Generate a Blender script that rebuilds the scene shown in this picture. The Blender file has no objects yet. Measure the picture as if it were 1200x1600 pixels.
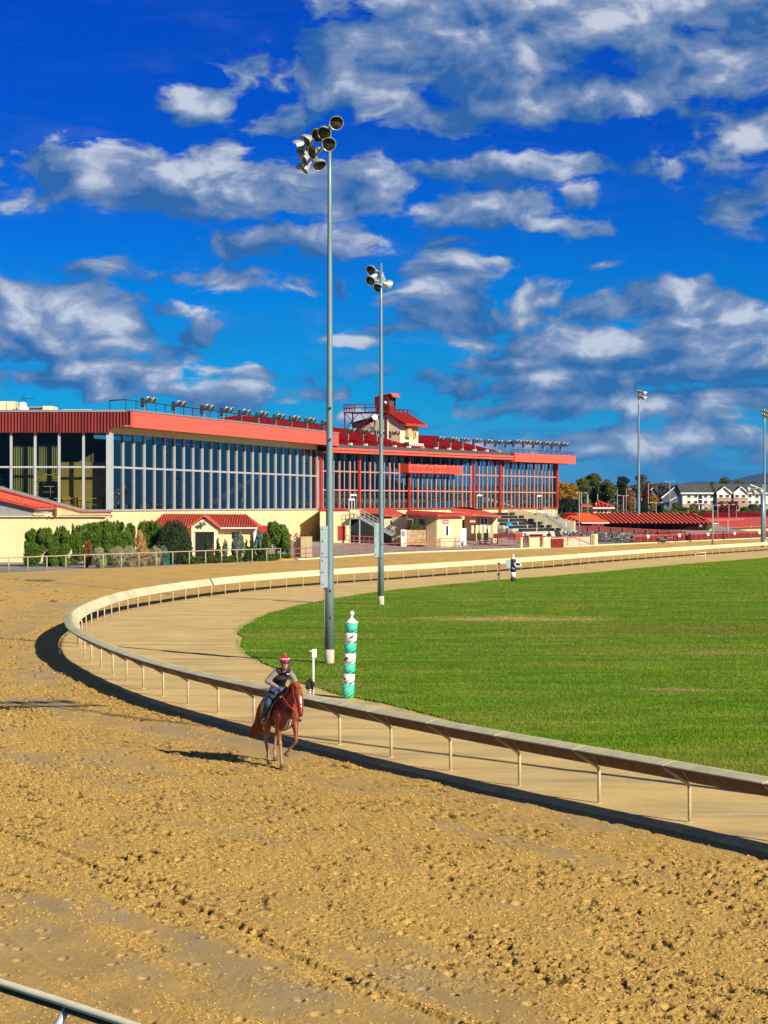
import bpy, math, random
import numpy as np
from mathutils import Vector, Matrix
random.seed(7)
S = bpy.context.scene
C = S.collection
R = math.radians
F, CH, HY = 3422.0, 5.9, 790.0          # focal length in photo pixels, camera height, horizon row

# ---------------------------------------------------------------- camera
cam = bpy.data.objects.new('camera', bpy.data.cameras.new('camera'))
C.objects.link(cam); S.camera = cam
cam.location = (0, 0, CH); cam.rotation_euler = (R(90), 0, 0)
cam.data.sensor_fit = 'VERTICAL'; cam.data.sensor_height = 36; cam.data.sensor_width = 27
cam.data.lens = F / 1600 * 36
cam.data.shift_y = -10 / 1600
cam.data.clip_start = 0.5; cam.data.clip_end = 60000
S.render.resolution_x = 768; S.render.resolution_y = 1024

# ---------------------------------------------------------------- light and exposure
S.view_settings.view_transform = 'Standard'; S.view_settings.look = 'None'
S.view_settings.exposure = 0.5; S.view_settings.gamma = 1
SUN_EL = 27.0
sx, sy = 0.66, -0.751                     # the sun stands behind the camera, to the right
sun = bpy.data.objects.new('sun', bpy.data.lights.new('sun', 'SUN'))
C.objects.link(sun)
sun.data.energy = 4.9; sun.data.angle = R(0.5); sun.data.color = (1.0, 0.90, 0.70)
ce = math.cos(R(SUN_EL))
sdir = Vector((sx * ce, sy * ce, math.sin(R(SUN_EL))))
sun.rotation_euler = sdir.to_track_quat('Z', 'Y').to_euler()
sun.location = (60, -80, 90)

# ---------------------------------------------------------------- sky with procedural clouds
W = bpy.data.worlds.new('World'); S.world = W; W.use_nodes = True
nt = W.node_tree; nt.nodes.clear()
def N(t, **k):
    n = nt.nodes.new(t)
    for a, v in k.items(): setattr(n, a, v)
    return n
def lk(a, b): nt.links.new(a, b)
def mth(op, a, b=None, c=None, clamp=False):
    n = N('ShaderNodeMath', operation=op); n.use_clamp = clamp
    for i, v in enumerate((a, b, c)):
        if v is None: continue
        if isinstance(v, (int, float)): n.inputs[i].default_value = v
        else: lk(v, n.inputs[i])
    return n.outputs[0]
def vmth(op, a, b=None, c=None):
    n = N('ShaderNodeVectorMath', operation=op)
    for i, v in enumerate((a, b, c)):
        if v is None: continue
        if isinstance(v, (tuple, list)): n.inputs[i].default_value = v
        else: lk(v, n.inputs[i])
    return n
def mrange(v, a, b, c, d, interp='SMOOTHSTEP'):
    n = N('ShaderNodeMapRange', interpolation_type=interp, clamp=True)
    lk(v, n.inputs[0])
    for i, q in enumerate((a, b, c, d)): n.inputs[i + 1].default_value = q
    return n.outputs[0]
def mixc(f, a, b, bt='MIX'):
    n = N('ShaderNodeMix', data_type='RGBA', blend_type=bt)
    for i, v in ((0, f), (6, a), (7, b)):
        if isinstance(v, (int, float)): n.inputs[i].default_value = v
        elif isinstance(v, tuple): n.inputs[i].default_value = v if len(v) == 4 else v + (1,)
        else: lk(v, n.inputs[i])
    return n.outputs[2]
tc = N('ShaderNodeTexCoord'); sep = N('ShaderNodeSeparateXYZ'); lk(tc.outputs['Generated'], sep.inputs[0])
hyp = mth('SQRT', mth('ADD', mth('MULTIPLY', sep.outputs[0], sep.outputs[0]), mth('MULTIPLY', sep.outputs[1], sep.outputs[1])))
az = mth('ARCTAN2', sep.outputs[0], sep.outputs[1]); el = mth('ARCTAN2', sep.outputs[2], hyp)
cmb = N('ShaderNodeCombineXYZ'); lk(az, cmb.inputs[0]); lk(el, cmb.inputs[1])
P0 = cmb.outputs[0]
def noise(vec, scale, detail, rough=0.55, dist=0.0, stretch=(1, 1, 1), off=(0, 0, 0)):
    m = N('ShaderNodeVectorMath', operation='MULTIPLY_ADD')
    lk(vec, m.inputs[0]); m.inputs[1].default_value = stretch; m.inputs[2].default_value = off
    n = N('ShaderNodeTexNoise', noise_dimensions='2D'); lk(m.outputs[0], n.inputs['Vector'])
    n.inputs['Scale'].default_value = scale; n.inputs['Detail'].default_value = detail
    n.inputs['Roughness'].default_value = rough; n.inputs['Distortion'].default_value = dist
    return n
wn = noise(P0, 16, 3, 0.5, 0, (1, 1.5, 1))
warp = vmth('MULTIPLY_ADD', wn.outputs['Color'], (0.034, 0.016, 0), (-0.017, -0.008, 0)).outputs[0]
P1 = vmth('ADD', P0, warp).outputs[0]
# cloud masses: azimuth and elevation of the centre, half widths (thousandths of a radian), weight
CL = [(88,213,105,20,1.0),(140,222,95,22,1.0),(30,200,70,20,.95),(-12,190,55,13,.8),(150,196,38,22,.85),(120,205,60,16,.9),(62,226,80,12,.9),(100,184,36,12,.9),(40,180,60,10,.8),(-40,176,50,6,.6),
 (-93,181,15,9,.95),(-102,147,62,15,1.1),(-138,150,24,12,1.0),(-52,143,50,14,1.0),(-10,146,20,11,1.0),(-80,134,55,9,.8),(-68,128,70,5,.5),
 (-38,119,42,8,.85),(-85,104,62,5.5,.6),(-60,100,50,4,.5),(-146,85,42,13,1.0),(-175,70,40,9,.9),(-60,60,40,5,.6),(-158,91,30,10,1.0),(-84,81,12,9,.95),(-140,72,52,8,.9),(-130,58,45,10,1.0),(-105,51,75,6,.8),(-66,46,40,6,.6),(-120,92,30,7,.7),
 (-16,102,6.5,8,.85),(56,153,60,6,.85),(46,136,32,11,1.05),(90,141,11,6,.95),(70,128,30,7,.6),(34,122,20,5,.6),(165,130,13,7,.7),(98,108,22,3,.4),(28,111,17,7,.95),(30,97,24,12,.9),(50,86,42,7,.8),(67,94,18,7,1.05),
 (99,90,16,6,1.0),(138,94,24,8,1.1),(150,84,42,10,1.0),(165,48,50,10,.9),(100,40,60,6,.7),(60,44,40,5,.7),(112,73,80,11,1.0),(152,62,64,13,.95),(90,56,88,9,.9),(130,44,96,10,.85),(30,52,34,6,.7),(120,28,110,9,.75),(-18,75,11,3.5,.7),(4,80,14,3,.7),(-5,40,36,5,.5),(60,66,36,6,.9),
 (250,160,90,40,1),(330,80,120,30,1),(-430,170,110,40,1),(-330,70,120,26,1),(520,130,150,50,1),(-560,140,160,45,1),(60,400,160,55,1),(-160,380,140,50,.9),(780,110,180,50,1),(1000,60,150,30,1),(1250,180,200,60,1),(-900,150,200,60,1)]
def masses(up):
    acc = None
    for cx, cy, rx, ry, w in CL:
        m = vmth('MULTIPLY_ADD', P1, (1000 / rx, 1000 / ry, 0), (-cx / rx + up * .25, -cy / ry + up, 0)).outputs[0]
        d = N('ShaderNodeVectorMath', operation='LENGTH'); lk(m, d.inputs[0])
        v = mrange(d.outputs['Value'], 1.75, 0.30, 0, w * 1.22, 'LINEAR')
        acc = v if acc is None else mth('MAXIMUM', acc, v)
    return acc
acc = masses(0); acu = masses(.55)
ST = (1, 1.9, 1)
n0 = noise(P1, 34, 8, 0.58, 0.0, (1, 2.0, 1)).outputs['Fac']
l0 = noise(P1, 30, 4, 0.50, 0.0, (1, 1.3, 1), (5, 2, 0)).outputs['Fac']; l1 = noise(P1, 30, 4, 0.50, 0.0, (1, 1.3, 1), (4.992, 1.986, 0)).outputs['Fac']
wisp = noise(P0, 9, 5, 0.6, 0.6, (1, 6.5, 1), (3, 1, 0)).outputs['Fac']
body = mth('ADD', acc, mth('MULTIPLY', mth('SUBTRACT', n0, 0.5), 2.1))
alpha = mrange(body, 0.40, 0.80, 0, 1)
low = mrange(el, 0.10, 0.02, 0, 1)
wa = mth('MULTIPLY', mrange(wisp, 0.44, 0.70, 0, 1), mth('ADD', 0.10, mth('MULTIPLY', low, 0.50)))
alpha_all = mth('MAXIMUM', alpha, wa)
lit = mth('ADD', mth('MULTIPLY', mth('SUBTRACT', l0, l1), 2.2), mth('ADD', mth('MULTIPLY', mth('SUBTRACT', acc, acu), .80), mth('ADD', mth('MULTIPLY', mth('SUBTRACT', n0, .5), 1.5), mth('MULTIPLY', body, 0.34))))
lit = mrange(lit, -0.12, 1.12, 0, 1, 'LINEAR')
cr = N('ShaderNodeValToRGB'); lk(lit, cr.inputs[0])
cr.color_ramp.elements[0].position = 0.0; cr.color_ramp.elements[0].color = (0.028, 0.12, 0.34, 1)
cr.color_ramp.elements[1].position = 1.0; cr.color_ramp.elements[1].color = (0.54, 0.585, 0.67, 1)
e = cr.color_ramp.elements.new(0.36); e.color = (0.115, 0.205, 0.39, 1)
e = cr.color_ramp.elements.new(0.62); e.color = (0.21, 0.285, 0.45, 1)
sky = N('ShaderNodeTexSky', sky_type='NISHITA', sun_disc=False)
sky.sun_elevation = R(SUN_EL); sky.sun_rotation = math.atan2(sx, sy)
sky.altitude = 150; sky.air_density = 1.0; sky.dust_density = 0.4; sky.ozone_density = 2.0
skr = N('ShaderNodeValToRGB'); lk(mrange(el, 0.0, 0.9, 0, 1, 'LINEAR'), skr.inputs[0])
SR = skr.color_ramp; SR.elements[0].position = 0; SR.elements[1].position = 1
SKYTINT = [(0.0, (0.10, 0.36, 0.95)), (0.05, (0.006, 0.33, 0.76)), (0.09, (0.0, 0.27, 0.73)), (0.135, (0.0, 0.185, 0.68)), (0.185, (0.0, 0.125, 0.62)), (0.26, (0.0, 0.11, 0.62)), (0.45, (0.20, 0.26, 0.38)), (1.0, (0.30, 0.33, 0.36))]
SR.elements[0].color = tuple(c / 2 for c in SKYTINT[0][1]) + (1,); SR.elements[1].color = tuple(c / 2 for c in SKYTINT[-1][1]) + (1,)
for p, c in SKYTINT[1:-1]:
    e = SR.elements.new(p); e.color = tuple(q / 2 for q in c) + (1,)
skc = vmth('MULTIPLY', sky.outputs[0], skr.outputs[0]).outputs[0]
skc = vmth('MULTIPLY', skc, (2, 2, 2)).outputs[0]
SKS = 0.10
clc = vmth('MULTIPLY', cr.outputs[0], (0.80 / SKS,) * 3).outputs[0]
bg = N('ShaderNodeBackground'); bg.inputs[1].default_value = SKS
lk(mixc(mth('MULTIPLY', alpha_all, 0.93), skc, clc), bg.inputs[0])
out = N('ShaderNodeOutputWorld'); lk(bg.outputs[0], out.inputs[0])
W.cycles.sampling_method = 'MANUAL'; W.cycles.sample_map_resolution = 512

# ---------------------------------------------------------------- helpers
def tag(o, label=None, cat=None, group=None, kind=None):
    if label: o['label'] = label
    if cat: o['category'] = cat
    if group: o['group'] = group
    if kind: o['kind'] = kind
    return o
def thing(name, label, cat, loc=(0, 0, 0), rz=0, group=None):
    o = bpy.data.objects.new(name, None); C.objects.link(o); o.empty_display_size = 0.3
    o.location = loc; o.rotation_euler = (0, 0, rz)
    return tag(o, label, cat, group)
def copy_tree(o, parent=None):
    c = o.copy(); C.objects.link(c)
    if parent: c.parent = parent
    for ch in list(KIDS.get(o.name, [])):
        KIDS.setdefault(c.name, []).append(copy_tree(ch, c))
    return c
KIDS = {}
def wloc(o):
    v = Vector((0, 0, 0))
    while o: v += o.location; o = o.parent
    return v
def link(me, name, mats, parent=None, rel=True):
    """link mesh (world coordinates) as a child: shift the mesh to the parent's frame"""
    o = bpy.data.objects.new(name, me); C.objects.link(o)
    for m in (mats if isinstance(mats, (list, tuple)) else [mats]): me.materials.append(m)
    if parent:
        o.parent = parent; KIDS.setdefault(parent.name, []).append(o)
        if rel:
            w = wloc(parent)
            if w.length > 0: me.transform(Matrix.Translation(-w))
    elif rel and len(me.vertices):
        a = np.empty(len(me.vertices) * 3, np.float32); me.vertices.foreach_get('co', a); a = a.reshape(-1, 3)
        b = Vector(((a[:, 0].min() + a[:, 0].max()) / 2, (a[:, 1].min() + a[:, 1].max()) / 2, a[:, 2].min()))
        me.transform(Matrix.Translation(-b)); o.location = b
    return o
class MB:
    def __init__(s, M=None): s.v = []; s.f = []; s.mi = []; s.M = M; s.m = 0; s.smooth = False
    def add(s, vs, fs):
        b = len(s.v)
        if s.M is not None: vs = [tuple(s.M @ Vector(q)) for q in vs]
        s.v += [tuple(q) for q in vs]
        for f in fs: s.f.append(tuple(i + b for i in f)); s.mi.append(s.m)
        return s
    def box(s, x0, x1, y0, y1, z0, z1):
        return s.add([(x0,y0,z0),(x1,y0,z0),(x1,y1,z0),(x0,y1,z0),(x0,y0,z1),(x1,y0,z1),(x1,y1,z1),(x0,y1,z1)],
              [(0,3,2,1),(4,5,6,7),(0,1,5,4),(1,2,6,5),(2,3,7,6),(3,0,4,7)])
    def cbox(s, c, d): return s.box(c[0]-d[0]/2, c[0]+d[0]/2, c[1]-d[1]/2, c[1]+d[1]/2, c[2]-d[2]/2, c[2]+d[2]/2)
    def prism(s, pts, vec):
        """polygon pts (3d) extruded by vec"""
        n = len(pts); v = Vector(vec)
        vs = [tuple(p) for p in pts] + [tuple(Vector(p) + v) for p in pts]
        return s.add(vs, [tuple(range(n))[::-1], tuple(range(n, 2 * n))] + [(i, (i+1) % n, n + (i+1) % n, n + i) for i in range(n)])
    def quad(s, a, b, c, d): return s.add([a, b, c, d], [(0, 1, 2, 3)])
    def beam(s, a, b, w, h=None):
        """rectangular bar from a to b"""
        h = w if h is None else h
        a = Vector(a); b = Vector(b); t = (b - a).normalized()
        up = Vector((0, 0, 1)) if abs(t.z) < 0.95 else Vector((1, 0, 0))
        sd = t.cross(up).normalized() * w / 2; u = sd.cross(t).normalized() * h / 2
        vs = []
        for p in (a, b): vs += [p - sd - u, p + sd - u, p + sd + u, p - sd + u]
        return s.add(vs, [(0,3,2,1),(4,5,6,7),(0,1,5,4),(1,2,6,5),(2,3,7,6),(3,0,4,7)])
    def tube(s, path, rad, n=8, side=None, cap=True):
        """tapered tube; rad a number or list of numbers or (side, vertical) pairs; side = fixed lateral axis"""
        path = [Vector(p) for p in path]; k = len(path)
        if isinstance(rad, (int, float)): rad = [rad] * k
        rad = [(r, r) if isinstance(r, (int, float)) else r for r in rad]
        vs = []; prev = None
        for i, p in enumerate(path):
            t = (path[min(i+1, k-1)] - path[max(i-1, 0)]).normalized()
            if side is not None:
                a = Vector(side); a = (a - t * a.dot(t)).normalized()
            else:
                ref = prev if prev is not None else (Vector((0,0,1)) if abs(t.z) < 0.9 else Vector((1,0,0)))
                a = (ref - t * ref.dot(t)).normalized(); prev = a
            b = t.cross(a)
            for j in range(n):
                th = 2 * math.pi * j / n
                vs.append(p + a * (rad[i][0] * math.cos(th)) + b * (rad[i][1] * math.sin(th)))
        fs = [(i*n+j, i*n+(j+1) % n, (i+1)*n+(j+1) % n, (i+1)*n+j) for i in range(k-1) for j in range(n)]
        if cap: fs += [tuple(range(n))[::-1], tuple(range((k-1)*n, k*n))]
        return s.add(vs, fs)
    def blobtube(s, path, rad, n=12, side=None):
        """tube with rounded ends"""
        path = [Vector(p) for p in path]
        rad = [(r, r) if isinstance(r, (int, float)) else r for r in rad]
        def ends(p, q, r):
            d = (p - q).normalized(); m = min(r)
            return [(p + d * m * 0.92, (r[0]*.35, r[1]*.35)), (p + d * m * 0.6, (r[0]*.78, r[1]*.78))]
        a = ends(path[0], path[1], rad[0]); b = ends(path[-1], path[-2], rad[-1])[::-1]
        P = [x[0] for x in a] + path + [x[0] for x in b]; Q = [x[1] for x in a] + rad + [x[1] for x in b]
        return s.tube(P, Q, n, side)
    def ball(s, c, r, n=10, m=7):
        r = (r, r, r) if isinstance(r, (int, float)) else r
        vs = []; 
        for i in range(1, m):
            ph = math.pi * i / m
            for j in range(n):
                th = 2 * math.pi * j / n
                vs.append((c[0]+r[0]*math.sin(ph)*math.cos(th), c[1]+r[1]*math.sin(ph)*math.sin(th), c[2]+r[2]*math.cos(ph)))
        fs = [(i*n+j, (i+1)*n+j, (i+1)*n+(j+1) % n, i*n+(j+1) % n) for i in range(m-2) for j in range(n)]
        t = len(vs); vs.append((c[0], c[1], c[2]+r[2])); vs.append((c[0], c[1], c[2]-r[2]))
        fs += [(t, j, (j+1) % n) for j in range(n)] + [(t+1, (m-2)*n+(j+1) % n, (m-2)*n+j) for j in range(n)]
        return s.add(vs, fs)
    def lathe(s, c, prof, n=14, ax=(0,0,1)):
        """prof: list of (radius, distance along axis)"""
        q = Vector(ax).to_track_quat('Z', 'Y'); c = Vector(c); vs = []
        for r, h in prof:
            for j in range(n):
                th = 2*math.pi*j/n
                vs.append(c + q @ Vector((r*math.cos(th), r*math.sin(th), h)))
        k = len(prof)
        fs = [(i*n+j, i*n+(j+1) % n, (i+1)*n+(j+1) % n, (i+1)*n+j) for i in range(k-1) for j in range(n)]
        fs += [tuple(range(n))[::-1], tuple(range((k-1)*n, k*n))]
        return s.add(vs, fs)
    def mesh(s, name='m'):
        me = bpy.data.meshes.new(name); me.from_pydata(s.v, [], s.f)
        if any(s.mi): me.polygons.foreach_set('material_index', s.mi)
        me.polygons.foreach_set('use_smooth', [s.smooth] * len(s.f))
        me.update(); return me
    def build(s, name, mats, parent=None, rel=True): return link(s.mesh(name), name, mats, parent, rel)
def npmesh(name, V, Fq, smooth=False):
    """numpy verts (n,3) and faces (m,k)"""
    me = bpy.data.meshes.new(name); n = len(V); m, k = Fq.shape
    me.vertices.add(n); me.vertices.foreach_set('co', V.astype(np.float32).ravel())
    me.loops.add(m * k); me.loops.foreach_set('vertex_index', Fq.astype(np.int32).ravel())
    me.polygons.add(m); me.polygons.foreach_set('loop_start', np.arange(0, m * k, k, dtype=np.int32))
    me.update(calc_edges=True); me.polygons.foreach_set('use_smooth', [smooth] * m)
    return me
def gridfaces(nr, nc):
    i = np.arange(nr - 1)[:, None] * nc + np.arange(nc - 1)[None, :]
    return np.stack([i, i + 1, i + nc + 1, i + nc], -1).reshape(-1, 4)
def fused(mb, voxel, smooth_it=4, factor=0.5):
    """voxel-fuse overlapping shapes into one continuous smooth surface"""
    me = mb.mesh('tmp'); o = bpy.data.objects.new('tmp', me); C.objects.link(o)
    r = o.modifiers.new('r', 'REMESH'); r.mode = 'VOXEL'; r.voxel_size = voxel; r.use_smooth_shade = True
    if smooth_it:
        q = o.modifiers.new('s', 'SMOOTH'); q.factor = factor; q.iterations = smooth_it
    dg = bpy.context.evaluated_depsgraph_get(); ev = o.evaluated_get(dg)
    res = bpy.data.meshes.new_from_object(ev)
    bpy.data.objects.remove(o); bpy.data.meshes.remove(me)
    res.polygons.foreach_set('use_smooth', [True] * len(res.polygons))
    return res
# ---- materials
def mat(name, col, rough=0.65, var=0.12, scale=3.0, bump=0.0, bscale=20.0, metal=0.0, stretch=(1,1,1), col2=None, spec=0.35, rnd=0.0, dirt=0.0):
    m = bpy.data.materials.new(name); m.use_nodes = True; t = m.node_tree; b = t.nodes['Principled BSDF']
    def n(k, **kw):
        x = t.nodes.new(k)
        for a, v in kw.items(): setattr(x, a, v)
        return x
    co = n('ShaderNodeTexCoord'); mp = n('ShaderNodeMapping'); t.links.new(co.outputs['Object'], mp.inputs[0]); mp.inputs['Scale'].default_value = stretch
    ns = n('ShaderNodeTexNoise'); t.links.new(mp.outputs[0], ns.inputs['Vector']); ns.inputs['Scale'].default_value = scale; ns.inputs['Detail'].default_value = 6; ns.inputs['Roughness'].default_value = 0.62
    rp = n('ShaderNodeMapRange'); t.links.new(ns.outputs['Fac'], rp.inputs[0]); rp.inputs[1].default_value = 0.3; rp.inputs[2].default_value = 0.7
    mx = n('ShaderNodeMix', data_type='RGBA')
    c2 = col2 if col2 else tuple(c * (1 - 2.2 * var) for c in col)
    c1 = col if col2 else tuple(min(1, c * (1 + var)) for c in col)
    mx.inputs[6].default_value = (*c2, 1); mx.inputs[7].default_value = (*c1, 1); t.links.new(rp.outputs[0], mx.inputs[0])
    last = mx.outputs[2]
    if rnd:
        oi = n('ShaderNodeObjectInfo'); hs = n('ShaderNodeHueSaturation'); mr = n('ShaderNodeMapRange')
        t.links.new(oi.outputs['Random'], mr.inputs[0]); mr.inputs[3].default_value = 1 - rnd; mr.inputs[4].default_value = 1 + rnd
        t.links.new(mr.outputs[0], hs.inputs['Value']); t.links.new(last, hs.inputs['Color']); last = hs.outputs[0]
    if dirt:
        # streaky weathering running down the surface
        mp2 = n('ShaderNodeMapping'); t.links.new(co.outputs['Object'], mp2.inputs[0]); mp2.inputs['Scale'].default_value = (1.4, 1.4, 0.18)
        n2 = n('ShaderNodeTexNoise'); t.links.new(mp2.outputs[0], n2.inputs['Vector']); n2.inputs['Scale'].default_value = 2.2; n2.inputs['Detail'].default_value = 8
        r2 = n('ShaderNodeMapRange'); t.links.new(n2.outputs['Fac'], r2.inputs[0]); r2.inputs[1].default_value = 0.5; r2.inputs[2].default_value = 0.78; r2.inputs[4].default_value = dirt
        m2 = n('ShaderNodeMix', data_type='RGBA'); t.links.new(r2.outputs[0], m2.inputs[0]); t.links.new(last, m2.inputs[6]); m2.inputs[7].default_value = (0.16, 0.12, 0.08, 1)
        last = m2.outputs[2]
    t.links.new(last, b.inputs['Base Color'])
    b.inputs['Roughness'].default_value = rough; b.inputs['Metallic'].default_value = metal; b.inputs['Specular IOR Level'].default_value = spec
    if bump:
        nb = n('ShaderNodeTexNoise'); t.links.new(mp.outputs[0], nb.inputs['Vector']); nb.inputs['Scale'].default_value = bscale; nb.inputs['Detail'].default_value = 5
        bu = n('ShaderNodeBump'); bu.inputs['Strength'].default_value = bump; bu.inputs['Distance'].default_value = 0.05
        t.links.new(nb.outputs['Fac'], bu.inputs['Height']); t.links.new(bu.outputs[0], b.inputs['Normal'])
    return m
def glassmat(name, tint, refl=1.5, rough=0.02, wav=0.0):
    m = bpy.data.materials.new(name); m.use_nodes = True; t = m.node_tree; t.nodes.clear()
    tr = t.nodes.new('ShaderNodeBsdfTransparent'); tr.inputs[0].default_value = (*tint, 1)
    gl = t.nodes.new('ShaderNodeBsdfGlossy'); gl.inputs['Roughness'].default_value = rough; gl.inputs[0].default_value = (0.9, 0.95, 1, 1)
    fr = t.nodes.new('ShaderNodeFresnel'); fr.inputs[0].default_value = refl
    mx = t.nodes.new('ShaderNodeMixShader'); o = t.nodes.new('ShaderNodeOutputMaterial')
    t.links.new(fr.outputs[0], mx.inputs[0]); t.links.new(tr.outputs[0], mx.inputs[1]); t.links.new(gl.outputs[0], mx.inputs[2]); t.links.new(mx.outputs[0], o.inputs[0])
    if wav:
        co = t.nodes.new('ShaderNodeTexCoord'); ns = t.nodes.new('ShaderNodeTexNoise'); ns.inputs['Scale'].default_value = 0.55; ns.inputs['Detail'].default_value = 1
        t.links.new(co.outputs['Object'], ns.inputs['Vector'])
        bu = t.nodes.new('ShaderNodeBump'); bu.inputs['Strength'].default_value = 1; bu.inputs['Distance'].default_value = wav
        t.links.new(ns.outputs['Fac'], bu.inputs['Height']); t.links.new(bu.outputs[0], gl.inputs['Normal']); t.links.new(bu.outputs[0], fr.inputs['Normal'])
    return m
M = dict(
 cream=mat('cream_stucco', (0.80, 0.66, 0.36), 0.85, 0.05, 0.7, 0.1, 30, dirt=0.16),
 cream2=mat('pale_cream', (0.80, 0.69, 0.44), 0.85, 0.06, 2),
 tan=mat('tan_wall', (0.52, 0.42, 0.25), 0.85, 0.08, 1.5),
 coral=mat('coral_metal', (0.76, 0.125, 0.085), 0.5, 0.07, 1.2, stretch=(1,1,.25), dirt=0.10),
 coralroof=mat('coral_roof', (0.68, 0.115, 0.065), 0.6, 0.12, 2.5),
 orangeroof=mat('orange_canvas', (0.85, 0.13, 0.02), 0.7, 0.06, 1.2),
 darkred=mat('dark_red_roof', (0.22, 0.004, 0.005), 0.85, 0.10, 0.4, dirt=0.06, spec=0.08),
 corr=mat('dull_red_corrugated', (0.27, 0.035, 0.032), 0.6, 0.22, 1.2, stretch=(1,1,.15)),
 redframe=mat('red_painted_steel', (0.55, 0.05, 0.035), 0.5, 0.15, 2, dirt=0.1),
 pinkframe=mat('faded_pink_steel', (0.52, 0.25, 0.21), 0.6, 0.1, 2),
 redfence=mat('faded_red_fence', (0.50, 0.10, 0.09), 0.6, 0.15, 2),
 maroon=mat('maroon_paint', (0.20, 0.018, 0.018), 0.6, 0.15, 2),
 alu=mat('pale_aluminium', (0.50, 0.53, 0.54), 0.45, 0.06, 2, metal=0.2),
 greyframe=mat('grey_mullion', (0.36, 0.38, 0.37), 0.5, 0.08, 2),
 flash=mat('grey_flashing', (0.25, 0.26, 0.28), 0.5, 0.1, 1),
 steel=mat('galvanised_pole', (0.22, 0.31, 0.34), 0.42, 0.10, 1.4, metal=0.35, stretch=(3,3,.5), dirt=0.05),
 steel2=mat('galvanised_box', (0.42, 0.52, 0.55), 0.45, 0.05, 3, metal=0.2),
 concrete=mat('cast_concrete', (0.55, 0.50, 0.42), 0.85, 0.1, 4, 0.2, 30),
 dark=mat('dark_paint', (0.028, 0.028, 0.03), 0.55, 0.2, 3),
 black=mat('matt_black', (0.012, 0.012, 0.013), 0.6, 0.1, 3),
 darkgrey=mat('dark_grey', (0.085, 0.09, 0.095), 0.6, 0.1, 3),
 grey=mat('mid_grey', (0.28, 0.29, 0.29), 0.6, 0.1, 3),
 white=mat('white_paint', (0.80, 0.79, 0.75), 0.5, 0.04, 3),
 reflector=mat('lamp_reflector', (0.10, 0.085, 0.05), 0.25, 0.3, 6, metal=0.5),
 housing=mat('lamp_housing', (0.62, 0.65, 0.65), 0.35, 0.2, 7, metal=0.45),
 roofgrey=mat('grey_shingle', (0.10, 0.10, 0.095), 0.9, 0.15, 1),
 brick=mat('pale_brick', (0.46, 0.30, 0.20), 0.85, 0.12, 3),
 green=mat('dark_green_plastic', (0.01, 0.13, 0.10), 0.5, 0.08, 3),
 teal=mat('teal_paint', (0.05, 0.58, 0.44), 0.35, 0.05, 6),
 railc=mat('cream_rail_cover', (0.70, 0.64, 0.40), 0.6, 0.09, 4, dirt=0.32, rnd=.10),
 railp=mat('cream_rail_post', (0.58, 0.47, 0.30), 0.6, 0.08, 3),
 outerrail=mat('weathered_white_rail', (0.80, 0.76, 0.58), 0.9, 0.06, 4, spec=0.05),
 fence=mat('grey_fence_pipe', (0.44, 0.36, 0.26), 0.5, 0.1, 3),
 stone=mat('tan_stone', (0.52, 0.34, 0.19), 0.9, 0.25, 2.2, 0.4, 6),
 wood=mat('weathered_wood', (0.26, 0.20, 0.14), 0.85, 0.15, 3),
 blue=mat('bright_blue_cloth', (0.03, 0.30, 0.75), 0.7, 0.05, 3),
 yellow=mat('yellow_paint', (0.65, 0.40, 0.03), 0.6, 0.08, 3),
 glassA=glassmat('front_glass', (0.22, 0.25, 0.26), 1.8, 0.012, 0.010),
 glassS=glassmat('side_glass', (0.62, 0.62, 0.48), 1.28, 0.012, 0.02),
 glassB=glassmat('grandstand_glass', (0.52, 0.58, 0.60), 1.45, 0.012, 0.012),
 glassdark=mat('dark_window', (0.02, 0.025, 0.03), 0.12, 0.1, 3, spec=0.6),
 curtain=mat('pale_curtain', (0.36, 0.42, 0.27), 0.8, 0.12, 3, stretch=(4,4,.3)),
 olive=mat('olive_interior_wall', (0.42, 0.35, 0.12), 0.9, 0.1, 2),
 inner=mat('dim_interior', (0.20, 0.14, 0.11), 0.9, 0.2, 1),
 bark=mat('bark', (0.10, 0.075, 0.05), 0.9, 0.2, 6, 0.3, 20),
)
# ---- numpy noise
def _h(ix, iy, s):
    h = (ix.astype(np.int64) * 374761393 + iy.astype(np.int64) * 668265263 + s * 1442695041) & 0x7fffffff
    h = ((h ^ (h >> 13)) * 1274126177) & 0x7fffffff
    h = (h ^ (h >> 16)) & 0x7fffffff
    return h / float(0x7fffffff)
def vn(x, y, s=0):
    ix = np.floor(x); iy = np.floor(y); fx = x - ix; fy = y - iy
    fx = fx * fx * (3 - 2 * fx); fy = fy * fy * (3 - 2 * fy)
    a = _h(ix, iy, s); b = _h(ix + 1, iy, s); c = _h(ix, iy + 1, s); d = _h(ix + 1, iy + 1, s)
    return (a * (1 - fx) + b * fx) * (1 - fy) + (c * (1 - fx) + d * fx) * fy
def fbm(x, y, o=4, s=0, g=0.5):
    t = 0; a = 1; n = 0
    for i in range(o):
        t = t + a * vn(x * 2 ** i + 17.3 * i, y * 2 ** i + 5.1 * i, s + i); n += a; a *= g
    return t / n
def sstep(a, b, x):
    t = np.clip((x - a) / (b - a), 0, 1); return t * t * (3 - 2 * t)
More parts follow.
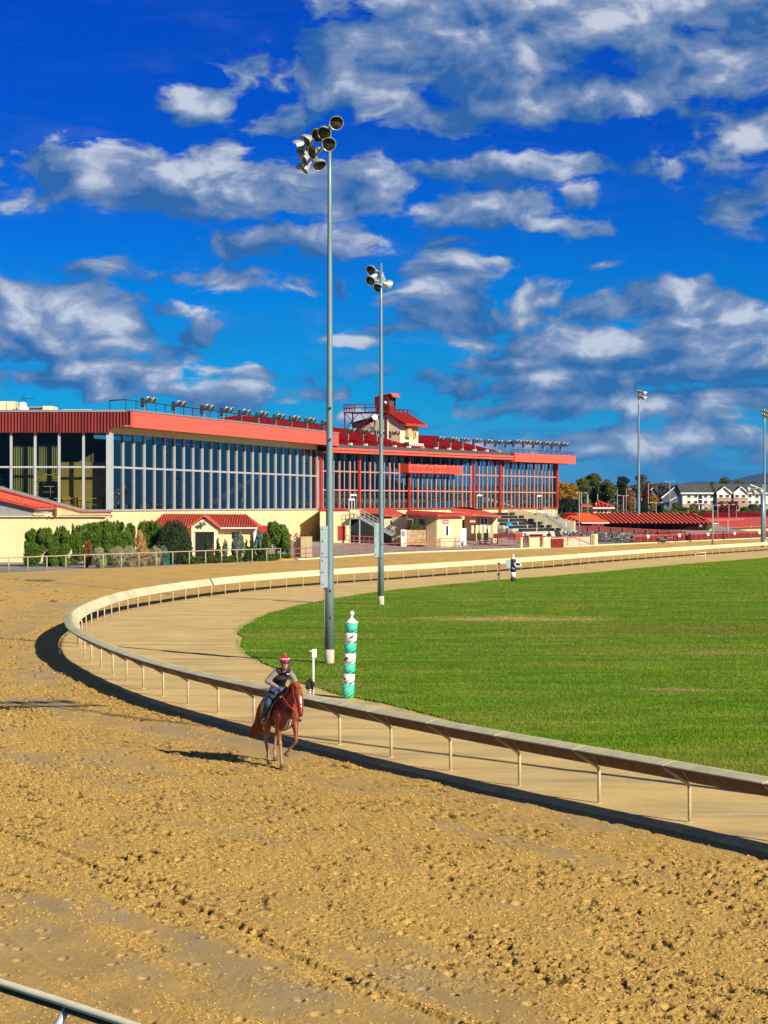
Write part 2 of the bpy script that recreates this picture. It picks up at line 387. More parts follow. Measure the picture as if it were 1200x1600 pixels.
def curve(kn, smooth=5):
    """x as a function of depth through the given knots, lightly smoothed"""
    kn = sorted(kn); d = np.array([k[0] for k in kn], float); x = np.array([k[1] for k in kn], float)
    dd = np.arange(d[0], d[-1], 0.5)
    m = np.gradient(x, d); i = np.clip(np.searchsorted(d, dd, 'right') - 1, 0, len(d) - 2)
    h = d[i + 1] - d[i]; t = (dd - d[i]) / h
    y = (2*t**3 - 3*t**2 + 1) * x[i] + (t**3 - 2*t**2 + t) * h * m[i] + (-2*t**3 + 3*t**2) * x[i+1] + (t**3 - t**2) * h * m[i+1]
    if smooth:
        k = int(smooth / 0.5) | 1; pad = k // 2
        L = y[0] - (y[1] - y[0]) * np.arange(pad, 0, -1); Rr = y[-1] + (y[-1] - y[-2]) * np.arange(1, pad + 1)
        ker = np.hanning(k + 2)[1:-1]; ker /= ker.sum()
        y = np.convolve(np.concatenate([L, y, Rr]), ker, 'valid')
    return lambda q: np.interp(q, dd, y)
xr = curve([(10,21.8),(16,18.6),(24,14.3),(32,10.05),(40.4,5.66),(45.5,2.83),(50.7,.21),(56,-2.2),(61.2,-4.52),(66.3,-6.52),(72.2,-8.4),(77.8,-9.97),(83,-11.3),(89.7,-12.5),(97,-13.5),(104.3,-13.98),(112,-14.13),(119.5,-14.0),(127.9,-13.12),(136,-11.8),(145,-9.78),(155,-6.5),(165.5,-1.95),(175,2.55),(187.8,8.2),(205.5,16),(224,23.3),(246,32.8),(277,47),(320,67),(400,104),(480,141)], 12)
xo = curve([(8,7),(14,2.5),(20.3,-2.3),(22.2,-3.9),(30,-11.5),(45,-24),(70,-36),(100,-41.5),(130,-40.5),(150,-35.5),(166,-29),(185,-18.6),(204,-8),(225,0.3),(251,14.2),(290,33.6),(356,66),(480,127)], 6)
xg = curve([(10,29),(24,19.3),(32,14.6),(40,10.3),(45.9,7.0),(54,3.4),(63.5,.37),(66.2,-.77),(71.6,-2.5),(78.3,-3.9),(82.4,-4.82),(89.7,-5.69),(96.1,-6.3),(103.5,-6.66),(110.9,-6.65),(117.4,-6.17),(127.8,-4.86),(136.4,-3.19),(148.5,0),(160,4.3),(171,9.2),(187,17),(208,25.9),(232,37.2),(280,60),(360,98)], 3)
def terr(x, y):
    """height of the land: flat infield, banked far stretch, apron rising to the buildings"""
    x = np.asarray(x, float); y = np.asarray(y, float)
    s = (x - 6) * -.916 + (y - 183.6) * .40; t = np.clip((x - 6) * .40 + (y - 183.6) * .916, -25, 160)
    ho = 0.82 + .002 * t; hb = np.maximum(.64 + .0185 * t, ho)
    h = ho * np.clip(s / 22, 0, 1) + (hb - ho) * sstep(20, 42, s)
    az_ = x / np.maximum(y, 1)
    h = h + sstep(420, 600, y) * ((5.2 - h) * sstep(.135, .115, az_) + (2.6 - h) * sstep(.115, .135, az_))
    return h
def T(x, y): return float(terr(x, y))
def at(px, py, D): return Vector(((px - 600) * D / F, D, CH - (py - HY) * D / F))
def ax(px, D): return (px - 600) * D / F
def azz(py, D): return CH - (py - HY) * D / F
def gt(px, py):
    """point of the land seen at a photo pixel"""
    lo = 22.0
    for D in np.arange(22, 900, 0.5):
        if azz(py, D) <= T(ax(px, D), D): return Vector((ax(px, D), D, T(ax(px, D), D)))
    return at(px, py, 600)
def on(px, D): return Vector((ax(px, D), D, T(ax(px, D), D)))
# ================================================================ THE SETTING
def rowsheet(name, Ds, f0, f1, nc, z, material, kind='structure', extra=None, smooth=True):
    D = np.asarray(Ds)[:, None]; w = np.linspace(0, 1, nc)[None, :]
    X = f0(D) * (1 - w) + f1(D) * w; Y = np.broadcast_to(D, X.shape)
    Z = z(X, Y) if callable(z) else np.full(X.shape, z)
    V = np.stack([X, Y, Z], -1).reshape(-1, 3)
    o = link(npmesh(name, V, gridfaces(len(Ds), nc), smooth), name, material, rel=False)
    return tag(o, kind=kind)
def nodemat(name):
    m = bpy.data.materials.new(name); m.use_nodes = True; t = m.node_tree; b = t.nodes['Principled BSDF']
    b.inputs['Specular IOR Level'].default_value = 0.2; b.inputs['Roughness'].default_value = 0.9
    def n(k, **kw):
        x = t.nodes.new(k)
        for a, v in kw.items(): setattr(x, a, v)
        return x
    co = n('ShaderNodeTexCoord')
    def nz(scale, detail=5, st=(1,1,1), rough=0.6, rot=0):
        mp = n('ShaderNodeMapping'); t.links.new(co.outputs['Object'], mp.inputs[0]); mp.inputs['Scale'].default_value = st; mp.inputs['Rotation'].default_value = (0, 0, rot)
        x = n('ShaderNodeTexNoise'); t.links.new(mp.outputs[0], x.inputs['Vector']); x.inputs['Scale'].default_value = scale; x.inputs['Detail'].default_value = detail; x.inputs['Roughness'].default_value = rough
        return x.outputs['Fac']
    def rng(v, a, b_, c=0, d=1):
        x = n('ShaderNodeMapRange'); t.links.new(v, x.inputs[0])
        for i, q in enumerate((a, b_, c, d)): x.inputs[i+1].default_value = q
        return x.outputs[0]
    def mix(f, a, c, bt='MIX'):
        x = n('ShaderNodeMix', data_type='RGBA', blend_type=bt)
        for i, v in ((0, f), (6, a), (7, c)):
            if isinstance(v, (int, float)): x.inputs[i].default_value = v
            elif isinstance(v, tuple): x.inputs[i].default_value = v + (1,)
            else: t.links.new(v, x.inputs[i])
        return x.outputs[2]
    def bump(h, strength, dist):
        x = n('ShaderNodeBump'); x.inputs['Strength'].default_value = strength; x.inputs['Distance'].default_value = dist
        t.links.new(h, x.inputs['Height']); return x
    return m, t, b, n, nz, rng, mix, bump
# --- land to the horizon
m, t, b, n, nz, rng, mix, bump = nodemat('field_grass')
c = mix(rng(nz(0.03, 6), .35, .65), (0.05, 0.085, 0.02), (0.11, 0.14, 0.035)); c = mix(rng(nz(0.009, 3), .5, .7), c, (0.13, 0.10, 0.05))
t.links.new(c, b.inputs['Base Color']); M['field'] = m
gx = np.concatenate([-np.geomspace(9000, 130, 30), np.linspace(-120, 160, 71), np.geomspace(170, 9000, 30)])
gy = np.concatenate([[-6000, -2500, -900, -300, -100, -30], np.linspace(0, 700, 141), np.geomspace(720, 14000, 40)])
GX, GY = np.meshgrid(gx, gy)
GZ = terr(GX, GY) - 0.16
V = np.stack([GX, GY, GZ], -1).reshape(-1, 3)
tag(link(npmesh('ground', V, gridfaces(len(gy), len(gx)), True), 'ground', M['field'], rel=False), kind='structure')
# --- paved apron
m, t, b, n, nz, rng, mix, bump = nodemat('apron_asphalt')
c = mix(rng(nz(0.25, 7), .3, .7), (0.21, 0.21, 0.21), (0.36, 0.35, 0.34)); c = mix(rng(nz(0.6, 8, (1, .3, 1)), .55, .75, 0, .6), c, (0.15, 0.15, 0.15))
t.links.new(c, b.inputs['Base Color']); M['apron'] = m
rowsheet('apron_pavement', np.arange(120, 400, 3.0), lambda D: xo(D) - 90, lambda D: xo(D) - 0.3, 60, lambda x, y: terr(x, y) - 0.01, m)
# --- infield grass
def turfcol(name, k, bumpy=True):
    m, t, b, n, nz, rng, mix, bump = nodemat(name)
    q = lambda c: tuple(v * k for v in c)
    c = mix(rng(nz(0.35, 7, (1, 1.3, 1)), .36, .64), q((0.068, 0.148, 0.006)), q((0.135, 0.232, 0.014)))
    c = mix(rng(nz(0.9, 6, (.13, 1, 1), .6, .42), .44, .60, 0, .7), c, q((0.048, 0.115, 0.004)))
    c = mix(rng(nz(0.16, 8, (.35, 1, 1), .7), .50, .68, 0, .85), c, q((0.23, 0.19, 0.045)))
    c = mix(rng(nz(5, 5), .35, .7, 0, .5), c, q((0.16, 0.25, 0.02)))
    tc_ = n('ShaderNodeTexCoord')
    for (x0, y0, rx, ry, am, cc) in ((6.0, 112, 9, 4.2, .95, (.42, .31, .12)), (14, 103, 11, 8, .8, (.17, .13, .03)), (9.5, 69, 2.6, 2.2, .8, (.36, .27, .11)), (14, 86, 5, 2.2, .6, (.30, .24, .08)), (-1.5, 71, 2.4, 4, .7, (.20, .16, .06)), (24, 140, 12, 4, .6, (.17, .17, .03)), (4, 92, 5, 2, .5, (.2, .19, .05))):
        v = n('ShaderNodeVectorMath', operation='MULTIPLY_ADD'); t.links.new(tc_.outputs['Object'], v.inputs[0]); v.inputs[1].default_value = (1 / rx, 1 / ry, 0); v.inputs[2].default_value = (-x0 / rx, -y0 / ry, 0)
        L = n('ShaderNodeVectorMath', operation='LENGTH'); t.links.new(v.outputs[0], L.inputs[0]); s_ = n('ShaderNodeMath', operation='ADD'); t.links.new(L.outputs['Value'], s_.inputs[0])
        w_ = n('ShaderNodeMath', operation='MULTIPLY'); t.links.new(nz(.8, 7, (.45, 1.3, 1), .75), w_.inputs[0]); w_.inputs[1].default_value = 3.2; t.links.new(w_.outputs[0], s_.inputs[1])
        c = mix(rng(s_.outputs[0], 2.35, 1.55, 0, am), c, q(cc))
    c = mix(rng(nz(0.3, 9, (.5, 1.2, 1), .75), .64, .69, 0, .9), c, q((0.46, 0.34, 0.16)))
    t.links.new(c, b.inputs['Base Color']); b.inputs['Specular IOR Level'].default_value = .1
    if bumpy: t.links.new(bump(nz(20, 6, (1, .7, 1), .8), .8, 0.10).outputs[0], b.inputs['Normal'])
    return m
m = M['turf'] = turfcol('infield_turf', 1.25)
gd = np.concatenate([np.arange(12, 40, 1), np.arange(40, 130, .15), np.arange(130, 250, .4), np.arange(250, 330, 3)])
def xge(D): return xg(D) + (fbm(D * .3, D * 0 + 3, 2, 11) - .5) * .5 + (fbm(D * 6, D * 0 + 3, 3, 12) - .5) * .12
def turf_z(x, y): return .105 + (fbm(x * .6, y * .6, 4, 5) - .5) * .05
rowsheet('infield_grass', gd, xge, lambda D: 60 + D * .7, 260, turf_z, m)
# --- packed sand path inside the rail
m, t, b, n, nz, rng, mix, bump = nodemat('packed_sand')
c = mix(rng(nz(0.5, 7, (1, 1, 1)), .3, .7), (0.66, 0.46, 0.18), (0.82, 0.60, 0.26))
c = mix(rng(nz(0.55, 8, (.28, 1.6, 1), .65, .35), .47, .68, 0, .75), c, (0.36, 0.29, 0.19))
c = mix(rng(nz(1.3, 8, (.2, 1.5, 1), .7, .3), .56, .74, 0, .55), c, (0.66, 0.50, 0.26))
c = mix(rng(nz(16, 5), .55, .75, 0, .35), c, (0.32, 0.22, 0.10))
t.links.new(c, b.inputs['Base Color'])
hh = mix(.5, nz(5, 6, (.5, 1.4, 1)), nz(40, 4)); t.links.new(bump(hh, .8, 0.05).outputs[0], b.inputs['Normal']); M['sand'] = m
pd = np.concatenate([np.arange(12, 38, .5), np.arange(38, 130, .2), np.arange(130, 420, .8)])
slope = lambda D: (xr(D + .5) - xr(D - .5))
def xlip(D): return xr(D) - .72 * np.sqrt(1 + slope(D) ** 2)
D = pd; A = xlip(D) + (fbm(D * 2.2, D * 0, 3, 3) - .5) * .07; B_ = np.maximum(xg(D) + 1.2, xr(D) + 2)
w = np.linspace(0, 1, 26) ** 1.3
X = A[:, None] * (1 - w) + B_[:, None] * w; Y = np.broadcast_to(D[:, None], X.shape)
Z = .06 + (fbm(X * 1.1, Y * 1.1, 3, 9) - .5) * .03
X = np.concatenate([A[:, None] - .03, A[:, None] - .01, X], 1); Y = np.concatenate([D[:, None], D[:, None], Y], 1); Z = np.concatenate([Z[:, :1] * 0 - .10, Z[:, :1] - .012, Z], 1)
tag(link(npmesh('sand_path', np.stack([X, Y, Z], -1).reshape(-1, 3), gridfaces(len(D), X.shape[1]), True), 'sand_path', m, rel=False), kind='structure')
# --- the dirt track: a real relief of loose clods, hoof prints and harrowed ground
def relief(X, Y):
    q = (X - xr(Y)) / np.sqrt(1 + slope(Y) ** 2)            # distance outward from the rail (negative)
    al = Y * 1.05
    sm = fbm(q * .38 + .3 * np.sin(al * .2), al * .07, 4, 21)
    sm2 = fbm(q * 1.3, al * .35, 4, 31)
    loose = sstep(.35, .56, sm * .5 + sm2 * .5)
    loose = loose * (1 - sstep(-1.5, -.7, q) * .9)
    n1 = fbm(X * 11, Y * 8, 3, 41); n2 = fbm(X * 25, Y * 17, 2, 51)
    pit = sstep(.57, .66, fbm(X * 9.5, Y * 5.8, 3, 47)) * sstep(.40, .62, fbm(X * .9, Y * .7, 3, 48))
    pshade = pit * loose
    cl = sstep(.42, .66, n1) * .013 + sstep(.45, .8, n2) * .021
    z = (cl - pit * .048) * (.10 + .90 * loose) * (.7 + .6 * vn(X * .7, Y * .5, 71))
    z += (fbm(X * .9, Y * .6, 3, 81) - .5) * .10
    # hoof prints
    cs = .62; px_ = X / cs; py_ = Y / (cs * 1.15); ix = np.floor(px_); iy = np.floor(py_)
    for a in (-1, 0, 1):
        for c_ in (-1, 0, 1):
            hx = ix + a; hy = iy + c_
            fx = hx + .5 + (_h(hx, hy, 5) - .5) * .9; fy = hy + .5 + (_h(hx, hy, 6) - .5) * .9
            on_ = (_h(hx, hy, 7) > .34) & (fbm(hx * .13, hy * .06, 3, 8) > .42)
            r = .055 + .03 * _h(hx, hy, 9)
            d = np.sqrt(((px_ - fx) * cs) ** 2 + ((py_ - fy) * cs * 1.15 * .8) ** 2)
            pshade = np.maximum(pshade, np.where(on_, .9 * (1 - sstep(r * .3, r * .95, d)), 0)); z -= np.where(on_, .095 * (1 - sstep(r * .45, r * 1.05, d)), 0)
            z += np.where(on_, .016 * np.exp(-((d - r * 1.35) / (r * .38)) ** 2) * (.3 + vn(X * 12, Y * 12, 91)), 0)
    # two wheel / harrow ridges
    for off, a_, wd in ((-11.5, .030, .05), (-14.6, .015, .05)):
        z += a_ * np.exp(-((q - off + .25 * np.sin(al * .13) + .08 * np.sin(al * .9)) / wd) ** 2)
    z -= .03 * np.exp(-((q + 11.62 + .25 * np.sin(al * .13) + .08 * np.sin(al * .9)) / .05) ** 2)
    return z, loose, q, pshade
Dr = [13.0]
while Dr[-1] < 420:
    d = Dr[-1]; Dr.append(d + (.5 if d < 23 else max(.036, .036 * (d / 25) ** 1.75)))
Dr = np.array(Dr)
a0 = xo(Dr) - .6; a1 = xr(Dr) - .55
v0 = np.clip(-.205 * Dr, a0, a1 - .5); v1 = np.clip(.20 * Dr, v0 + .4, a1)
NF = 620
cols = [a0 + (v0 - a0) * k / 14 for k in range(14)] + [v0 + (v1 - v0) * k / NF for k in range(NF)] + [v1 + (a1 - v1) * k / 14 for k in range(15)]
X = np.stack(cols, 1); Y = np.broadcast_to(Dr[:, None], X.shape).copy()
Z, LO, QQ, PSHADE = relief(X, Y)
fade = (1 - sstep(70, 160, Y) * .75)
Z = Z * fade + terr(X, Y)
edge = sstep(0.0, .02, np.abs(np.broadcast_to(np.linspace(0, 1, X.shape[1]), X.shape)))
me = npmesh('dirt_track', np.stack([X, Y, Z], -1).reshape(-1, 3), gridfaces(len(Dr), X.shape[1]), True)
atr = me.attributes.new('loose', 'FLOAT', 'POINT'); atr.data.foreach_set('value', LO.astype(np.float32).ravel())
atr = me.attributes.new('pit_shade', 'FLOAT', 'POINT'); atr.data.foreach_set('value', PSHADE.astype(np.float32).ravel())
m, t, b, n, nz, rng, mix, bump = nodemat('track_dirt')
at_ = n('ShaderNodeAttribute', attribute_name='loose')
c = mix(rng(nz(1.1, 7, (1, .6, 1)), .3, .7), (0.52, 0.345, 0.125), (0.64, 0.425, 0.155))
g = mix(rng(nz(.35, 7, (.8, .5, 1)), .46, .60, 0, .75), c, (0.43, 0.335, 0.205))
l = mix(rng(nz(14, 6), .3, .7), (0.55, 0.345, 0.095), (0.72, 0.47, 0.145))
c = mix(at_.outputs['Fac'], g, l); ad_ = n('ShaderNodeAttribute', attribute_name='pit_shade'); c = mix(rng(ad_.outputs['Fac'], .15, .9, 0, .85), c, (0.11, 0.065, 0.025))  # pits and hoof prints darkened, their small shadows painted into the soil
c = mix(rng(nz(26, 5), .58, .78, 0, .5), c, (0.25, 0.15, 0.05))
t.links.new(c, b.inputs['Base Color']); M['dirt'] = m
t.links.new(bump(nz(34, 6, (1, 1, 1), .75), 1.0, 0.035).outputs[0], b.inputs['Normal'])
tag(link(me, 'dirt_track', m, rel=False), kind='structure')
# loose clods thrown up on the track
rg = np.random.default_rng(3)
def clods(n_, D0, D1):
    d = D0 * (D1 / D0) ** rg.random(n_); x = (rg.random(n_) * 2 - 1) * .19 * d
    z, lo, q, _d = relief(x[None], d[None]); z, lo, q = z[0], lo[0], q[0]
    ok = (q < -1.0) & (x > xo(d) + .3) & (rg.random(n_) < lo * .92 + .08)
    return x[ok], d[ok], z[ok] + terr(x[ok], d[ok])
x, y, z = clods(80000, 24, 90); k = len(x)
g_ = 1.618 / 1.9; h_ = 1 / 1.9
oct_ = np.array([(-h_,g_,0),(h_,g_,0),(-h_,-g_,0),(h_,-g_,0),(0,-h_,g_),(0,h_,g_),(0,-h_,-g_),(0,h_,-g_),(g_,0,-h_),(g_,0,h_),(-g_,0,-h_),(-g_,0,h_)], float)
of = np.array([(0,11,5),(0,5,1),(0,1,7),(0,7,10),(0,10,11),(1,5,9),(5,11,4),(11,10,2),(10,7,6),(7,1,8),(3,9,4),(3,4,2),(3,2,6),(3,6,8),(3,8,9),(4,9,5),(2,4,11),(6,2,10),(8,6,7),(9,8,1)])
sz = (.005 + .013 * rg.random(k) ** 3.0) * (1 + (y - 24) / 60)
V = oct_[None] * (sz[:, None, None] * (.65 + .7 * rg.random((k, 12, 1)))) * np.array([1.3, 1.1, .75])
an = rg.random(k) * 6.28; ca, sa = np.cos(an)[:, None], np.sin(an)[:, None]
V = np.stack([V[..., 0] * ca - V[..., 1] * sa, V[..., 0] * sa + V[..., 1] * ca, V[..., 2]], -1) + np.stack([x, y, z + sz * .25], -1)[:, None, :]
Fq = (of[None] + np.arange(k)[:, None, None] * 12).reshape(-1, 3)
M['clod'] = mat('loose_clods', (0.64, 0.41, 0.11), 0.95, 0.2, 9, col2=(0.50, 0.30, 0.07))
tag(link(npmesh('dirt_clods', V.reshape(-1, 3), Fq), 'dirt_clods', M['clod'], rel=False), 'loose orange dirt clods scattered over the track', 'dirt', kind='stuff')
# short turf blades standing on the nearer infield
k = 480000
d = 41 * (250 / 41) ** rg.random(k); x = xge(d) - .25 + rg.random(k) ** 1.0 * (.185 * d - xge(d) + .25)
ok = (x < .19 * d); x, d = x[ok], d[ok]
edge = np.exp(-(x - xge(d)) / .6)
keep = rg.random(len(x)) < np.where(x < xge(d), .5, 1); x, d = x[keep], d[keep]; k = len(x)
hgt = (.018 + .034 * rg.random(k)) * (1 + .5 * fbm(x * .7, d * .7, 2, 14)); an = rg.random(k) * 3.14; wd = .009 * (d / 45) ** .8
lean = (rg.random((k, 2)) - .5) * .07
base = np.stack([x, d, turf_z(x, d) - .01], -1); dx = np.stack([np.cos(an) * wd, np.sin(an) * wd, 0 * an], -1)
V = np.stack([base - dx, base + dx, base + np.stack([lean[:, 0], lean[:, 1], hgt], -1)], 1).reshape(-1, 3)
M['blade'] = turfcol('grass_blade', 1.3, False)
tag(link(npmesh('grass_blades', V, np.arange(3 * k).reshape(-1, 3)), 'grass_blades', M['blade'], rel=False), 'short green grass blades covering the infield', 'grass', kind='stuff')
# --- hills on the horizon
M['hill'] = mat('wooded_hill', (0.045, 0.055, 0.05), 0.95, 0.2, 0.004, col2=(0.075, 0.06, 0.055))
def hill(name, D, pts, depth):
    pxs = np.linspace(pts[0][0], pts[-1][0], 220); top = np.interp(pxs, [p[0] for p in pts], [p[1] for p in pts])
    top = top - (fbm(pxs * .08, pxs * 0, 5, 77) - .5) * 5
    X0 = (pxs - 600) * D / F; zt = CH - (top - HY) * D / F; rows = []
    for i, (dy, fz) in enumerate(((-.22, -.02), (-.14, .3), (-.08, .62), (-.03, .9), (0, 1), (.05, .8), (.12, .4), (.2, -.02))):
        rows.append(np.stack([X0 * (1 + dy * .3), np.full_like(X0, D * (1 + dy * depth)), np.maximum(zt * fz, -60 + 62 * (fz > 0)) + (fbm(X0 * .004, X0 * 0 + i, 4, 55) - .5) * zt.max() * .12 * (0 < fz < 1)], -1))
    V = np.stack(rows).reshape(-1, 3)
    tag(link(npmesh(name, V, gridfaces(len(rows), 220), True), name, M['hill'], rel=False), kind='structure')
hill('mountain_ridge', 11500, [(-1500,790),(-900,770),(-500,762),(-100,768),(300,764),(700,760),(840,757),(900,755),(1000,760),(1060,756),(1085,753),(1130,752),(1160,745),(1200,738),(1290,733),(1450,742),(1700,760),(2200,788)], 1)
hill('low_wooded_hills', 4200, [(-1600,786),(-800,776),(0,774),(600,774),(840,768),(960,766),(1010,757),(1040,754),(1070,760),(1100,766),(1200,764),(1400,760),(1800,775),(2300,788)], 1)

# ================================================================ THE INNER RAIL
rd = np.arange(14, 400, .05); rx_ = xr(rd); seg = np.hypot(np.diff(rx_), np.diff(rd)); sl = np.concatenate([[0], np.cumsum(seg)])
s0 = np.interp(40.4, rd, sl); SP = 2.95
def rp(s):
    d = np.interp(s, sl, rd); x = xr(d); e = .6; tx = xr(d + e) - xr(d - e); ty = 2 * e; q = math.hypot(tx, ty)
    return Vector((float(x), float(d), 0)), Vector((tx / q, ty / q, 0)), Vector((-ty / q, tx / q, 0))   # point, tangent, outward
rail = thing('running_rail', 'long curved cream inside rail with a sloping cover on gooseneck posts', 'track rail', (float(xr(40.4)), 40.4, 0))
prof = [(.585, 1.10), (.60, 1.10), (.61, 1.125), (.60, 1.145), (.38, 1.205), (.28, 1.21), (-.03, .83), (-.03, .80), (.0, .80), (.29, 1.185), (.36, 1.185), (.575, 1.135)]
k0 = int((sl[-1] - s0) / SP); kk = range(-9, min(k0, 118))
M['railu'] = mat('shaded_underside', (.17, .115, .065), .8, .15, 3)  # brown underside: shade below the cover put into its colour
GAP = set()
for k in kk:
    sA = s0 + k * SP; sB = sA + SP
    if sA < 0.5: continue
    if k in GAP: continue
    mb = MB(); vs = []; npf = len(prof); st = 5
    for j in range(st + 1):
        s = sA + .014 + (SP - .028) * j / st; p, tt, o = rp(s)
        for (u, zz) in prof: vs.append(p + o * u + Vector((0, 0, zz)))
    fs = [(j*npf+i, j*npf+(i+1) % npf, (j+1)*npf+(i+1) % npf, (j+1)*npf+i) for j in range(st) for i in range(npf)]
    fs += [tuple(range(npf)), tuple(range(st*npf, (st+1)*npf))[::-1]]
    mb.add(vs, fs)
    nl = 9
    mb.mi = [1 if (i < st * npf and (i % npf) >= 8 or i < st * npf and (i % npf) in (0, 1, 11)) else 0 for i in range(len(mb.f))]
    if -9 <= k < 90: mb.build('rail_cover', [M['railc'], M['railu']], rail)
    else: FAR = globals().setdefault('FAR', MB()); FAR.add([v for v in mb.v], mb.f)
o = FAR.build('rail_cover', M['railc'], rail); o['kind'] = 'stuff'
FP = MB()
for k in kk:
    s = s0 + k * SP
    if s < .5: continue
    p, tt, ow = rp(s); mb = MB() if k < 90 else FP; mb.smooth = True
    mb.tube([p + Vector((0,0,.03)), p + Vector((0,0,.68)), p + ow * .03 + Vector((0,0,.76)), p + ow * .10 + Vector((0,0,.81)), p + ow * .55 + Vector((0,0,1.09))], .034, 8)
    if k < 90:
        mb.ball(p + Vector((0, 0, .055)), (.085, .085, .02), 10, 5)
        mb.build('post', M['railp'], rail)
o = FP.build('post', M['railp'], rail); o['kind'] = 'stuff'

# ================================================================ THE OUTER RAILS AND FENCES
def op(D):
    D = float(D); e = .6; x = float(xo(D)); tx = float(xo(D + e) - xo(D - e)); q = math.hypot(tx, 2 * e)
    return Vector((x, D, 0)), Vector((tx / q, 2 * e / q, 0))
od = np.arange(9, 460, .05); osl = np.concatenate([[0], np.cumsum(np.hypot(np.diff(xo(od)), np.diff(od)))])
def os_(s): return float(np.interp(s, osl, od))
def so(D): return float(np.interp(D, od, osl))
nr = thing('outer_track_rail', 'weathered white tubular outside rail crossing the near left corner', 'track rail', (-3.3, 21.2, 0))
mb = MB(); mb.smooth = True; path = [op(os_(s))[0] + Vector((0, 0, 1.08)) for s in np.arange(.5, so(60), 1.0)]
mb.tube(path, [(.034, .062)] * len(path), 10, side=(0, 0, 1)); mb.build('rail_tube', M['outerrail'], nr)
mb = MB(); mb.smooth = True; mb.tube([p - Vector((0, 0, .06)) for p in path], [(.035, .042)] * len(path), 8, side=(0, 0, 1)); mb.build('rail_shade_tube', M['dark'], nr)  # dark tube added below, painting the rail's shaded lower half
for s in np.arange(so(21.2) - 9, so(60), 3.0):
    p, tt = op(os_(s)); nn = Vector((-tt.y, tt.x, 0))
    mb = MB(); mb.smooth = True
    mb.tube([p + nn * .35, p + nn * .12 + Vector((0,0,.86)), p + Vector((0,0,1.03))], [.045, .04, .04], 8); mb.build('post', M['steel2'], nr)
def pipefence(name, label, Ds, hts, matr, step, pr=.035, rr=.03, lift=0.0, pcap=None, side=1):
    p0, _ = op(Ds[0]); root = thing(name, label, 'fence', (p0.x, p0.y, T(p0.x, p0.y)))
    ss = np.arange(so(Ds[0]), so(Ds[1]) + .01, step)
    pts = [op(os_(s))[0] for s in ss]; pts = [Vector((p.x - .12, p.y, T(p.x, p.y))) for p in pts]
    for h in hts:
        mb = MB(); mb.smooth = True; mb.tube([p + Vector((0,0,h)) for p in pts], rr, 6); mb.build('rail_pipe', matr, root)
    for p in pts[:100]:
        mb = MB(); mb.smooth = True; mb.tube([p - Vector((0,0,.1)), p + Vector((0,0,hts[0]))], pr, 6); mb.build('post', matr, root)
    return root, pts
DG = 203.0
gf, gpts = pipefence('grey_pipe_fence', 'weathered grey pipe fence in front of the shrubs and cream wall', (125, DG), [1.16], M['fence'], 2.45, .05, .045)
rf, rpts = pipefence('red_pipe_fence', 'faded red pipe fence between the track and the grey pavement', (DG + .6, 262), [1.1, .62], M['redfence'], 2.3, .035, .035)
rf2, rpts2 = pipefence('red_terrace_fence', 'red slatted fence with small white plates beyond the cream gate walls', (289, 440), [1.15, 1.0], M['redfence'], 2.6, .05, .06)
mb = MB()
for a, b_ in zip(rpts2[:-1], rpts2[1:]):
    k = 7
    for j in range(k):
        p = a.lerp(b_, (j + .5) / k); mb.cbox((p.x, p.y, p.z + .5), (.13, .05, .9))
mb.build('slat_panel', M['maroon'], rf2)
for i, p in enumerate(rpts2[2::5]):
    MB().cbox((p.x + .05, p.y - .12, p.z + .95), (.5, .06, .45)).build('white_plate', M['white'], rf2)
# board kerb along the outer edge of the far stretch
for nm, D0, D1, mt, lb in (('edge_board', 204, 441, M['railc'], 'low cream kerb board along the outer edge of the far stretch'),):
    mb = MB(); ss = np.arange(so(D0), so(D1), 3.0)
    for s in ss[:-1]:
        a, _ = op(os_(s)); c_, _ = op(os_(s + 2.98)); a = Vector((a.x, a.y, T(a.x, a.y) + .09)); c_ = Vector((c_.x, c_.y, T(c_.x, c_.y) + .09))
        mb.beam(a, c_, .10, .14)
    tag(mb.build(nm, mt), lb, 'kerb')
p, _ = op(DG); g = thing('fence_gate_post', 'yellow based wooden gate post where the grey fence ends', 'gate post', (p.x, p.y, T(p.x, p.y)))
z = T(p.x, p.y); MB().cbox((p.x, p.y, z + .95), (.28, .28, 1.9)).build('post', M['wood'], g)
MB().cbox((p.x - 1.1, p.y - .3, z + .1), (2.6, .25, .18)).build('base_board', M['yellow'], g)
